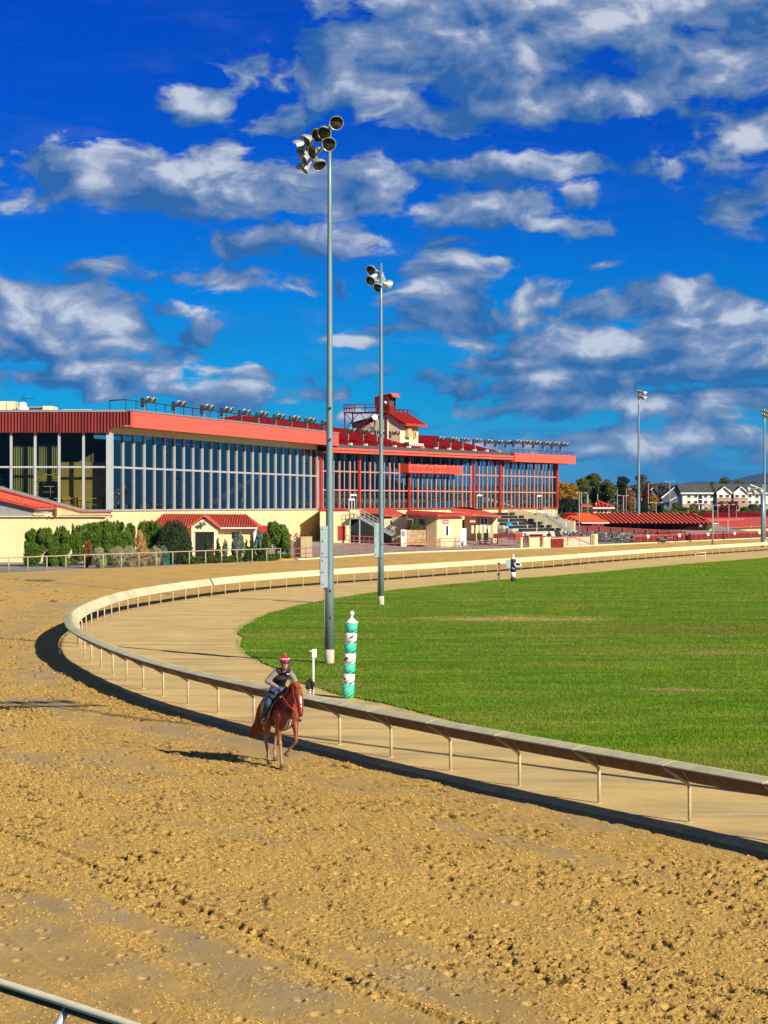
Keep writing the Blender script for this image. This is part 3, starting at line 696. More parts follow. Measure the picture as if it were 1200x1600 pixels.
# ================================================================ FLOODLIGHT POLES
def lamp_head(root, pos, aim, r=.29, visor=True, sub=True):
    a = Vector(aim).normalized(); mb = MB(); mb.smooth = True
    mb.lathe(pos, [(.03,-.40),(.09,-.39),(.11,-.30),(.12,-.24),(r*.62,-.19),(r*.9,-.08),(r,.0),(r*1.04,.015),(r*1.04,.03),(r*.96,.03),(r*.90,-.03),(r*.55,-.15),(.05,-.2)], 16, a)
    h = mb.build('lamp_head', M['housing'], root)
    rb = MB(); rb.smooth = True; p = Vector(pos) + a * .012
    rb.lathe(p, [(r*.93,.0),(r*.88,-.05),(r*.5,-.155),(.02,-.185)][::-1] + [(r*.93,.002)], 16, a)
    rf_ = rb.build('reflector', M['reflector'], root); rf_.parent = root
    if sub:
        KIDS[root.name].remove(rf_); rf_.parent = h; KIDS.setdefault(h.name, []).append(rf_)
        rf_.data.transform(Matrix.Translation(-wloc(h) + wloc(root)))
        bb = MB(); bb.smooth = True; bb.ball(p - a * .06, (.045, .045, .07), 8, 6); b = bb.build('bulb', M['darkgrey'], h)
        if visor:
            q = a.to_track_quat('Z', 'Y'); up = Vector((0, 0, 1)); u = (up - a * up.dot(a)).normalized(); s_ = a.cross(u)
            vs = []; n_ = 10
            for L in (0, .15):
                for j in range(n_ + 1):
                    th = math.pi * (.08 + .84 * j / n_); k = (L and math.sin(th) * .9)
                    vs.append(p + a * (.02 + (.17 * k if L else 0)) + s_ * (r * 1.03 * math.cos(th)) + u * (r * 1.03 * math.sin(th)))
            vb = MB(); vb.add(vs, [(j, j+1, n_+2+j, n_+1+j) for j in range(n_)])
            me = vb.mesh('visor'); o = link(me, 'visor', M['housing'], h); md = o.modifiers.new('t', 'SOLIDIFY'); md.thickness = .012
    return h
def flood_pole(loc, ztop, r0, r1, name='floodlight_pole', label='', arms=(), box=None, boxw=.3, lampr=.25, visor=True, base_h=.57, group='floodlight poles around the track'):
    root = thing(name, label, 'floodlight pole', loc, 0, group); x, y, z = loc
    mb = MB(); mb.smooth = True; zs = np.linspace(z + base_h, ztop, 9)
    mb.tube([(x, y, q) for q in zs], [r0 + (r1 - r0) * (q - zs[0]) / (zs[-1] - zs[0]) for q in zs], 20); mb.build('shaft', M['steel'], root)
    mb = MB(); mb.smooth = True; mb.tube([(x, y, z - .2), (x, y, z + base_h)], r0 * 1.03, 20); mb.build('concrete_base', M['concrete'], root)
    for (p, q, lamps) in arms:
        p = Vector(p); q = Vector(q); MB().beam(p, q, .09, .09).build('cross_arm', M['steel2'], root)
        for (t_, aim, dz) in lamps:
            c_ = p.lerp(q, t_) + Vector((0, 0, dz)) + Vector(aim).normalized() * .33
            lamp_head(root, c_, aim, lampr, visor)
            MB().beam(p.lerp(q, t_), c_ - Vector(aim).normalized() * .3, .05).build('bracket', M['steel2'], root)
    if box:
        mb = MB(); mb.smooth = True; mb.tube([(x - r0 * 1.15, y - .02, z + base_h), (x - r0 * 1.12, y - .02, box[-1][1] + .1)], .022, 6); mb.build('conduit', M['grey'], root)
        for (bx, z0, z1) in box:
            b = MB().box(bx - boxw/2, bx + boxw/2, y - .17, y + .17, z0, z1).build('control_cabinet', M['steel2'], root)
            for zz in (z0 + .12, (z0 + z1) / 2, z1 - .12):
                MB().cbox((bx - .06, y - .175, zz), (.035, .02, .05)).build('latch', M['dark'], b)
            MB().cbox((bx - boxw/2 - .01, y, (z0+z1)/2), (.02, .3, (z1-z0)*.96)).build('shaded_side', M['darkgrey'], b)  # dark plate paints the cabinet's shaded left side
            MB().cbox(((bx + x) / 2, y, z0 + .2), (abs(x - bx), .08, .06)).build('clamp', M['steel2'], b)
    return root
def knots(root, x, y, r, zs):
    for i, z in enumerate(zs):
        mb = MB(); mb.smooth = True; mb.ball((x + r * .15, y - r, z), (.035, .03, .055), 8, 6); mb.build('hand_hole_cover', M['dark'], root)
D1 = 80.4; X1 = ax(515, D1); zA = 19.75; zB = 18.98
p1 = flood_pole((X1, D1, .05), 19.9, .165, .062, label='tall nearest grey floodlight pole with a fan of round lamps, beside the striped post',
  arms=[((X1+.25, D1-1.1, zA-.05), (X1-.95, D1+2.6, zA-.12), [(0,(.1,-1,-.32),.1),(.30,(-.25,-1,-.42),-.02),(.46,(-.45,-1,-.35),-.02),(.70,(-1,-.45,-.45),0),(.98,(-1,.25,-.35),0),(.84,(-1,-.1,-.7),-.25)]),
        ((X1+.02, D1-.7, zB+.12), (X1-.85, D1+2.3, zB-.02), [(.02,(.0,-1,-.30),.0),(.48,(-.9,-.6,-.4),.05),(.62,(.5,-1,-.9),-.25),(.80,(-1,-.3,-.4),0),(.97,(-.8,-.2,-.9),-.12),(.9,(-1,.4,-.2),.15)])],
  box=[(ax(506.5, D1), 4.03, 5.15), (ax(506.5, D1), 2.9, 4.0)], boxw=.27)
knots(p1, X1, D1, .155, (azz(965, D1), azz(923, D1), azz(687, D1), azz(638, D1)))
D2 = 127.9; X2 = ax(595.5, D2); zA = azz(422, D2); zB = azz(438, D2)
p2 = flood_pole((X2, D2, .05), azz(411, D2), .17, .07, label='grey floodlight pole with four round lamps, standing farther back at the grass edge',
  arms=[((X2-.45, D2-.6, zA), (X2+.1, D2+.9, zA-.1), [(.0,(-.45,-1,-.35),0),(.55,(-1,.2,-.3),-.2),(.9,(-.2,.9,-.5),-.15)]),
        ((X2-.45, D2-.6, zB), (X2+.25, D2+.9, zB-.1), [(.0,(-.6,-1,-.4),-.0),(.6,(-.5,-1,-.6),-.2),(.95,(.7,.9,-.2),0)])],
  box=[(ax(588.5, D2), azz(834, D2), azz(817, D2)), (ax(588.5, D2), azz(870, D2), azz(834.5, D2))], boxw=.28, lampr=.29)
knots(p2, X2, D2, .15, (azz(872, D2), azz(850, D2), azz(680, D2)))
def bank_pole(px, D, ytop, label, rows, cx, half):
    X = ax(px, D); z0 = T(X, D); ya = azz(ytop, D)
    ar = []
    for rw in rows:
        zz = azz(rw, D); x0 = ax(cx - half, D); x1 = ax(cx + half, D)
        ar.append(((x0, D - .3, zz + .05), (x1, D + .3, zz - .12), [(k / 5, (.8 - .3 * k, -1 + .25 * k, -.35), 0) for k in range(6)]))
    return flood_pole((X, D, z0), ya + .25, .24, .11, label=label, arms=ar, lampr=.27, visor=False)
bank_pole(998, 330, 611, 'distant floodlight pole with two banks of lamps, above the tiled roof', (611.5, 619), 1003, 8)
bank_pole(1194.5, 318, 640, 'floodlight pole with two banks of lamps at the right edge of the picture', (642, 648.5), 1197, 8)

XF, DF = 14.6, 36.4
flood_pole((XF, DF, .06), 20.0, .165, .062, label='floodlight pole on the infield beyond the right edge, its thin shadow crossing the sand path',
  arms=[((XF - 1.2, DF - .3, 19.8), (XF + 1.2, DF + .3, 19.8), [(k / 4, (-.8 + .2 * k, .5, -.45), 0) for k in range(5)]), ((XF - 1.2, DF - .3, 19.0), (XF + 1.2, DF + .3, 19.0), [(k / 4, (-.8 + .2 * k, .5, -.45), 0) for k in range(5)])])
# ================================================================ SMALL THINGS ON THE INFIELD
D3 = 66.4; X3 = ax(543.5, D3)
fp = thing('furlong_post', 'leaning turquoise and white banded post with a white ball on top, beside the rail', 'marker post', (X3, D3, .06))
zt = .06; lean = .115; bands = [(0, .44, 'teal')]
zz = .44
for k in range(6): bands.append((zz, zz + .31, 'white' if k % 2 == 0 else 'teal')); zz += .31
def fx(z_): return X3 + lean * z_ / 2.3
def bandmat(name, col, dk):
    m, t, b, n, nz, rng, mix, bump = nodemat(name)
    w_ = n('ShaderNodeTexWave', wave_type='BANDS', bands_direction='Z'); mp = n('ShaderNodeMapping'); tc_ = n('ShaderNodeTexCoord')
    t.links.new(tc_.outputs['Object'], mp.inputs[0]); mp.inputs['Rotation'].default_value = (0, R(32), R(0)); t.links.new(mp.outputs[0], w_.inputs['Vector'])
    w_.inputs['Scale'].default_value = 2.9; w_.inputs['Distortion'].default_value = .3
    c = mix(rng(w_.outputs['Fac'], .05, .35), dk, col)
    c = mix(rng(nz(2.3, 6), .74, .76), c, (.02, .02, .02))
    c = mix(rng(nz(5, 5), .55, .8, 0, .35), c, (.35, .33, .28))
    t.links.new(c, b.inputs['Base Color']); b.inputs['Roughness'].default_value = .55; t.links.new(bump(w_.outputs['Fac'], .6, .03).outputs[0], b.inputs['Normal'])
    return m
mt_ = bandmat('turquoise_band', (0.09, 0.60, 0.44), (0.055, 0.50, 0.37)); mw_ = bandmat('white_band', (0.82, 0.78, 0.74), (0.74, 0.69, 0.64))
for (a_, c_, k) in bands:
    mb = MB(); mb.smooth = True; mb.tube([(fx(a_), D3, zt + a_), (fx(c_), D3, zt + c_)], .182 if k == 'teal' else .180, 28); mb.build(k.replace('teal', 'turquoise') + '_band', mt_ if k == 'teal' else mw_, fp)
mb = MB(); mb.smooth = True; zc = zt + zz
mb.lathe((fx(zz), D3, zc), [(.19, -.03), (.20, .0), (.19, .02), (.13, .07), (.06, .13), (.035, .17), (.03, .20)], 20)
mb.build('cap', M['white'], fp)
mb = MB(); mb.smooth = True; mb.ball((fx(zz) + .01, D3, zc + .27), (.075, .075, .08), 14, 10); mb.build('ball_finial', M['white'], fp)
# dark peeled strokes on the post
for (h, dx, w_, tl) in ((1.86, .02, .13, .5), (1.22, -.10, .10, -.1), (1.16, -.15, .05, .4), (.60, -.13, .07, .3), (.50, -.10, .04, 0)):
    mb = MB(); vs = []
    for j in range(6):
        u = dx + w_ * (j / 5 - .5); yy = D3 - math.sqrt(max(.186**2 - u*u, 0)); th = .012 + .02 * math.sin(math.pi * j / 5) * (1 + .4 * math.sin(j * 2.1))
        z_ = zt + h + tl * (u - dx)
        vs += [(fx(h) + u, yy, z_ - th), (fx(h) + u, yy, z_ + th)]
    mb.add(vs, [(2*j, 2*j+2, 2*j+3, 2*j+1) for j in range(5)]); o = mb.build('peeled_patch', M['black'], fp)
# camera post
D4 = 67.2; X4 = ax(489.5, D4); cp = thing('camera_post', 'thin white post with a small white camera box on top, behind the horse', 'camera post', (X4, D4, .06))
mb = MB(); mb.smooth = True; mb.tube([(X4, D4, 0), (X4, D4, 1.25)], .034, 12); mb.build('post', M['white'], cp)
mb = MB().box(X4 - .035, X4 + .105, D4 - .06, D4 + .06, 1.24, 1.50); bx_ = mb.build('camera_box', M['white'], cp)
mb = MB(); mb.smooth = True; mb.tube([(X4 - .03, D4 - .01, 1.44), (X4 - .115, D4 - .02, 1.43)], [.025, .035], 10); mb.build('lens_tube', M['white'], bx_)
mb = MB(); mb.smooth = True; mb.tube([(X4 - .114, D4 - .02, 1.43), (X4 - .125, D4 - .02, 1.43)], .028, 10); mb.build('lens', M['black'], bx_)
cb = thing('cable_stub', 'short white pipe stub with a black coil of cable beside the camera post', 'cable stub', (X4 - .1, D4 - .1, .05))
mb = MB(); mb.smooth = True; mb.tube([(X4-.10, D4-.1, 0), (X4-.10, D4-.1, .22), (X4-.07, D4-.1, .28)], .024, 8); mb.build('pipe', M['white'], cb)
mb = MB(); mb.smooth = True
pts = [(X4 - .10 + .10 * math.cos(q * .9) * (1 + .3 * math.sin(q * 2.3)) , D4 - .12 + .04 * math.sin(q * 1.7), .33 + .11 * math.sin(q * .9) * (1 + .25 * math.cos(q * 1.3)) + .004 * q) for q in np.linspace(0, 34, 120)]
mb.tube(pts, .017, 6); mb.build('cable_coil', M['black'], cb)
# distance pole with solar panel
D5 = 168.0; X5 = ax(802, D5); q5 = D5 / F
bp = thing('black_white_pole', 'short black and white banded pole carrying a grey cabinet and a small solar panel', 'marker post', (X5, D5, .06))
def zz5(py): return azz(py, D5)
for (y0, y1, k, nm) in ((908.5, 902.3, 'dark', 'black_band'), (902.3, 894, 'white', 'white_band'), (894, 873.5, 'dark', 'black_band')):
    mb = MB(); mb.smooth = True; mb.tube([(X5, D5, zz5(y0)), (X5, D5, zz5(y1))], .21 if k == 'white' else .205, 20); mb.build(nm, M[k], bp)
mb = MB(); mb.smooth = True; mb.lathe((X5, D5, zz5(873.5)), [(.22, 0), (.2, .05), (.1, .12), (.05, .2), (.08, .28), (.07, .36), (.01, .4)], 14); mb.build('cap', M['white'], bp)
MB().box(X5 - .56, X5 - .22, D5 - .2, D5 + .15, zz5(887), zz5(875)).build('cabinet', M['steel2'], bp)
s_ = MB().prism([(X5 + .12, D5 - .45, zz5(884.5)), (X5 + .62, D5 - .38, zz5(884)), (X5 + .50, D5 - .05, zz5(878.4)), (X5 + .05, D5 - .12, zz5(878.8))], (0, .01, -.03)).build('solar_panel', M['white'], bp)
MB().prism([(X5 + .20, D5 - .43, zz5(883.4)), (X5 + .54, D5 - .38, zz5(883.2)), (X5 + .46, D5 - .12, zz5(879.6)), (X5 + .15, D5 - .16, zz5(879.8))], (0, -.012, .012)).build('solar_cells', mat('solar_cells', (.02, .06, .2), .2, .2, 10), s_)
MB().beam((X5 + .1, D5, zz5(886)), (X5 + .3, D5 - .2, zz5(882)), .06).build('bracket', M['grey'], bp)
mb = MB(); mb.smooth = True; mb.ball((X5 - .02, D5 - .2, zz5(888)), (.14, .1, .12), 10, 7); mb.build('lamp', M['grey'], bp)
X6 = ax(779.5, D5); wp = thing('rusty_post', 'short rusty post with a black box, left of the black and white pole', 'post', (X6, D5, .06))
MB().box(X6 - .06, X6 + .06, D5 - .06, D5 + .06, 0, zz5(880)).build('post', mat('rusty_paint', (.22, .12, .08), .8, .2, 6), wp)
MB().box(X6 - .1, X6 + .1, D5 - .14, D5 + .1, zz5(880.8), zz5(879.2)).build('top_plate', M['dark'], wp)
MB().box(X6 - .14, X6 + .04, D5 - .16, D5 - .03, zz5(899), zz5(896)).build('box', M['dark'], wp)
MB().beam((X6 - .12, D5 - .25, .04), (X6, D5 - .05, .7), .05).build('brace', M['grey'], wp)

# ================================================================ HORSE AND RIDER
HO = Vector((-2.36, 49.66, 0.03)); fwd = Vector((.35, -.937, 0)).normalized(); lft = Vector((-fwd.y, fwd.x, 0))
HM = Matrix(((fwd.x, lft.x, 0, HO.x), (fwd.y, lft.y, 0, HO.y), (0, 0, 1, HO.z), (0, 0, 0, 1)))
# image left is the horse's right (negative y)
Y = (0, 1, 0)
horse = thing('horse', 'chestnut racehorse with a white blaze cantering beside the rail', 'horse', HO)
hb = MB(HM)
def sec(rows, n=20):
    """trunk loft: x, y, z, half height, half width"""
    hb.blobtube([(r[0], r[1], r[2]) for r in rows], [(r[4] * .93, r[3] * .97) for r in rows], n, side=Y)
sec([(-.84,-.0,1.27,.12,.11),(-.76,0,1.25,.24,.21),(-.60,0,1.245,.31,.275),(-.40,0,1.225,.315,.285),(-.15,0,1.175,.315,.295),(.10,0,1.145,.335,.30),(.32,0,1.15,.355,.27),(.50,0,1.185,.33,.235),(.64,0,1.20,.26,.20),(.73,0,1.20,.15,.14)])
sec([(.05,0,1.40,.09,.08),(.28,0,1.45,.12,.08),(.45,0,1.42,.14,.09)])
sec([(-.72,0,1.42,.08,.14),(-.5,0,1.46,.10,.15),(-.2,0,1.42,.10,.13)])
# neck and head (head turned slightly to the horse's left)
sec([(.42,0,1.33,.27,.16),(.60,.0,1.45,.235,.125),(.76,.02,1.60,.185,.10),(.88,.04,1.72,.145,.088),(.95,.05,1.80,.11,.078)])
sec([(.93,.05,1.80,.095,.075),(1.02,.06,1.745,.125,.088),(1.085,.07,1.65,.135,.092),(1.13,.08,1.55,.105,.078),(1.17,.09,1.43,.075,.058),(1.195,.095,1.33,.062,.05),(1.205,.1,1.265,.055,.052),(1.20,.1,1.225,.042,.045)])
hb.ball((1.065,.07-.085,1.68),(.03,.022,.03)); hb.ball((1.065,.07+.085,1.68),(.03,.022,.03))
def limb(pts): hb.blobtube([p[:3] for p in pts], [(p[3], p[4]) for p in pts], 14, side=Y)
# shoulders and forearms
limb([(.46,-.16,1.28,.09,.17),(.50,-.18,1.08,.095,.15),(.44,-.175,.92,.08,.105),(.46,-.17,.76,.058,.075),(.485,-.16,.60,.045,.05),(.50,-.155,.53,.050,.055),(.505,-.15,.46,.038,.040),(.52,-.145,.32,.029,.032),(.53,-.14,.21,.030,.035),(.545,-.14,.165,.040,.044),(.585,-.14,.10,.033,.034),(.60,-.14,.075,.042,.045)])
limb([(.46,.16,1.28,.09,.17),(.54,.18,1.10,.095,.15),(.55,.175,.98,.08,.105),(.64,.16,.84,.058,.075),(.735,.145,.70,.045,.052),(.775,.14,.655,.052,.052),(.75,.13,.59,.038,.038),(.655,.10,.50,.028,.030),(.58,.07,.435,.031,.036),(.545,.055,.405,.039,.042),(.49,.035,.34,.032,.032),(.475,.03,.32,.040,.044)])
# hind legs
limb([(-.58,-.13,1.22,.15,.25),(-.46,-.17,1.02,.135,.22),(-.34,-.185,.88,.10,.15),(-.40,-.18,.72,.068,.09),(-.50,-.175,.585,.046,.062),(-.53,-.17,.53,.044,.062),(-.49,-.17,.43,.036,.042),(-.41,-.17,.29,.031,.036),(-.36,-.17,.20,.034,.04),(-.335,-.17,.165,.042,.046),(-.285,-.17,.10,.034,.034),(-.265,-.17,.075,.044,.047)])
limb([(-.60,.13,1.22,.15,.25),(-.56,.17,1.00,.13,.21),(-.53,.185,.87,.095,.14),(-.68,.18,.73,.066,.085),(-.82,.175,.62,.046,.062),(-.86,.17,.56,.044,.062),(-.875,.17,.45,.036,.042),(-.90,.165,.29,.031,.036),(-.92,.16,.21,.034,.04),(-.915,.16,.17,.042,.046),(-.87,.16,.10,.034,.034),(-.855,.16,.075,.044,.047)])
hm_ = fused(hb, .0135, 5, .5)
# coat material: dusty legs, darker mane side, all in the horse's own coordinates
m, t, b, n, nz, rng, mix, bump = nodemat('chestnut_coat')
tc_ = n('ShaderNodeTexCoord'); sp = n('ShaderNodeSeparateXYZ'); t.links.new(tc_.outputs['Object'], sp.inputs[0])
c = mix(rng(nz(3.5, 5), .3, .7), (.15, .028, .009), (.25, .052, .014))
c = mix(rng(nz(30, 4, (1, 1, .4)), .4, .7, 0, .3), c, (.36, .10, .035))
c = mix(rng(sp.outputs['Z'], .78, .42), c, (.36, .20, .10))
t.links.new(c, b.inputs['Base Color']); b.inputs['Roughness'].default_value = .5; b.inputs['Specular IOR Level'].default_value = .5
t.links.new(bump(nz(9, 5), .25, .03).outputs[0], b.inputs['Normal'])
link(hm_, 'body', m, horse)
M['hoof'] = mat('dusty_hoof', (.12, .09, .06), .7, .2, 8); M['hair'] = mat('chestnut_hair', (.34, .095, .025), .5, .25, 14, .5, 60, stretch=(1,1,.3), spec=.5)
M['tack_red'] = mat('red_tack', (.60, .045, .02), .5, .1, 8); M['leather'] = mat('dark_leather', (.03, .018, .014), .45, .2, 8); M['padcloth'] = mat('pale_saddle_cloth', (.50, .45, .38), .9, .08, 6, .3, 60)
for (x, y, z, tl) in ((.62,-.14,.035,0),(-.245,-.17,.035,0),(-.835,.16,.035,0)):
    mb = MB(HM); mb.smooth = True; mb.lathe((x, y, z - .04), [(.062, 0), (.060, .02), (.046, .08)], 14, (-.25, 0, 1)); mb.build('hoof', M['hoof'], horse)
mb = MB(HM); mb.smooth = True; mb.lathe((.425,.012,.262), [(.060, 0), (.058, .02), (.044, .08)], 14, (.55, .2, .75)); mb.build('hoof', M['hoof'], horse)
for s in (-1, 1):
    mb = MB(HM); mb.smooth = True; y0 = .05 + s * .065; mb.blobtube([(.935, y0, 1.86), (.945, y0 + s * .018, 1.93), (.97, y0 + s * .03, 2.01)], [(.034, .022), (.036, .022), (.008, .006)], 10, side=Y); mb.build('ear', m, horse)
    mb = MB(HM); mb.smooth = True; mb.ball((1.09, .073 + s * .093, 1.69), (.016, .012, .016)); mb.build('eye', M['black'], horse)
    mb = MB(HM); mb.smooth = True; mb.ball((1.225, .10 + s * .03, 1.262), (.016, .012, .02)); mb.build('nostril', M['black'], horse)
# white blaze laid on the face, black muzzle
def onface(z, lo=.0): return None
mb = MB(HM); mb.smooth = True
mb.blobtube([(1.125, .075, 1.745), (1.195, .083, 1.65), (1.222, .09, 1.55), (1.232, .096, 1.46), (1.243, .10, 1.40)], [(.010, .010), (.026, .014), (.024, .012), (.018, .01), (.012, .01)], 10, side=Y); mb.build('blaze', M['white'], horse)
mb = MB(HM); mb.smooth = True; mb.blobtube([(1.21, .1, 1.232), (1.175, .1, 1.205)], [(.045, .036), (.036, .03)], 12, side=Y); mb.build('muzzle', M['dark'], horse)
# mane and tail from many locks
rr = random.Random(5)
mb = MB(HM); mb.smooth = True
for k in range(70):
    u = k / 69; x0 = .42 + .50 * u; z0 = 1.60 + .30 * u - .03 * math.sin(u * 3.14); yy = .02 * u
    sgn = -1 if rr.random() < .8 else 1; L = .14 + .1 * rr.random()
    mb.tube([(x0, yy, z0 - .02), (x0 - .03, yy + sgn * (.05 + .03 * rr.random()), z0 - .01), (x0 - .05 - .05 * rr.random(), yy + sgn * (.10 + .03 * rr.random()), z0 - L)], [.017, .014, .003], 5)
for k in range(26):
    a_ = rr.uniform(-1, 1); mb.tube([(.95, .05 + a_ * .03, 1.90), (1.03, .055 + a_ * .05, 1.92 + .03 * rr.random()), (1.115 + .02 * rr.random(), .07 + a_ * .06, 1.79 + .05 * rr.random())], [.018, .015, .004], 5)
mb.build('mane', M['hair'], horse)
mb = MB(HM); mb.smooth = True
for k in range(90):
    a_, b2 = rr.uniform(-1, 1), rr.uniform(-1, 1); L = rr.uniform(.55, 1.0)
    mb.tube([(-.86, .02 * a_, 1.42 + .02 * b2), (-1.02, -.03 + .04 * a_, 1.40 + .03 * b2), (-1.14 - .06 * rr.random(), -.09 + .07 * a_, 1.18), (-1.17 - .10 * rr.random(), -.13 + .11 * a_, 1.22 - .62 * L), (-1.22 - .12 * rr.random(), -.17 + .17 * a_, 1.12 - .66 * L)], [.022, .024, .018, .012, .003], 5)
mb.build('tail', M['hair'], horse)
# saddle cloth follows the barrel
def barrel(x, th, off):
    """point on the trunk outline at angle th from the top"""
    xs = [-.60,-.40,-.15,.10,.32,.50]; zc = np.interp(x, xs, [1.245,1.225,1.175,1.145,1.15,1.185]); hh = np.interp(x, xs, [.31,.315,.315,.335,.355,.33]) + off; ww = np.interp(x, xs, [.275,.285,.295,.30,.27,.235]) + off
    zt_ = zc + hh * math.cos(th); zt_ += .035 * max(0, math.cos(th)) ** 4
    return Vector((x, ww * math.sin(th), zt_))
def wrap(name, x0, x1, tmax, off, mt, thick=.018, flare=0.0):
    vs = []; na, nb_ = 12, 29
    for i in range(na + 1):
        for j in range(nb_ + 1):
            th = -tmax + 2 * tmax * j / nb_; u = i / na
            e = flare * (abs(th) / tmax) ** 2
            vs.append(barrel(x0 + (x1 - x0) * u + (e * (u - .5) * -1), th, off))
    mb = MB(HM); mb.smooth = True; mb.add(vs, [(i*(nb_+1)+j, (i+1)*(nb_+1)+j, (i+1)*(nb_+1)+j+1, i*(nb_+1)+j+1) for i in range(na) for j in range(nb_)])
    o = mb.build(name, mt, horse); md = o.modifiers.new('t', 'SOLIDIFY'); md.thickness = thick; md.offset = 0
    return o
wrap('saddle_cloth', -.50, .30, 1.75, .030, M['padcloth'], .02, .22)
wrap('saddle_flap', -.08, .26, 1.35, .055, M['leather'], .02, .05)
wrap('girth', .12, .22, 3.1, .020, M['leather'], .012)
sb_ = MB(HM); sb_.blobtube([(-.30,0,1.60),(-.20,0,1.585),(-.02,0,1.565),(.14,0,1.60),(.22,0,1.64)], [(.13,.035),(.16,.04),(.13,.035),(.09,.04),(.05,.035)], 14, side=Y)
link(fused(sb_, .012, 3), 'saddle', M['leather'], horse)
# breastplate, bridle and reins
mb = MB(HM); mb.smooth = True
for s in (-1, 1):
    mb.tube([(.18, s*.20, 1.46), (.42, s*.20, 1.38), (.62, s*.16, 1.30), (.745, s*.06, 1.25), (.78, 0, 1.22)], [(.014, .034)] * 5, 6)
    mb.tube([(.40, s*.165, 1.50), (.60, s*.135, 1.38), (.745, s*.05, 1.29), (.78, 0, 1.26)], [(.014, .030)] * 4, 6)
mb.ball((.79, 0, 1.24), (.03, .075, .075)); mb.build('breastplate', M['tack_red'], horse)
mb = MB(HM); mb.smooth = True
for dy in (-.012, .022): mb.tube([(.795, dy * .6, 1.23), (.79, dy * 1.2 - .02, 1.12), (.70, dy * 2 - .04, .96), (.56, dy * 2 - .05, .86)], [(.018, .018)] * 4, 6)
mb.blobtube([(.80, 0, 1.20), (.80, -.01, 1.06)], [(.045, .016), (.034, .016)], 10, side=Y)
mb.build('white_yoke_strap', M['white'], horse)
br = MB(HM); br.smooth = True
def ring(cx, cy, cz, rw, rd_, tilt, w=.013, n_=18):
    pts = []
    for j in range(n_ + 1):
        a_ = 2*math.pi*j/n_; dx = rd_*math.cos(a_); pts.append((cx + dx*math.cos(tilt), cy + rw*math.sin(a_), cz + dx*math.sin(tilt)))
    br.tube(pts, w, 5, cap=False)
ring(1.165, .09, 1.44, .068, .086, .35); ring(1.0, .06, 1.83, .088, .105, .95, .014); ring(1.09, .07, 1.64, .100, .142, .42, .009)
for s in (-1, 1):
    br.tube([(1.03, .065 + s*.094, 1.83), (1.10, .075 + s*.100, 1.66), (1.15, .088 + s*.078, 1.45), (1.19, .098 + s*.06, 1.28)], .010, 5)
br.build('bridle', M['tack_red'], horse)
mb = MB(HM); mb.smooth = True
for s in (-1, 1): mb.tube([(1.19, .1 + s*.062, 1.28), (1.0, .05 + s*.16, 1.42), (.72, s*.17, 1.60), (.46, s*.13, 1.745), (.40, s*.08, 1.76)], .009, 5)
mb.build('reins', M['tack_red'], horse)
for s in (-1, 1):
    mb = MB(HM); mb.smooth = True; x, y = (.10, s * .40)
    mb.tube([(.08, s*.27, 1.5), (.09, s*.37, 1.25), (x, y, 1.06)], .010, 5); mb.tube([(x, y-.06, .955), (x, y-.062, 1.0), (x, y, 1.07), (x, y+.062, 1.0), (x, y+.06, .955), (x, y-.06, .955)], .009, 5)
    mb.build('stirrup', M['alu'], horse)

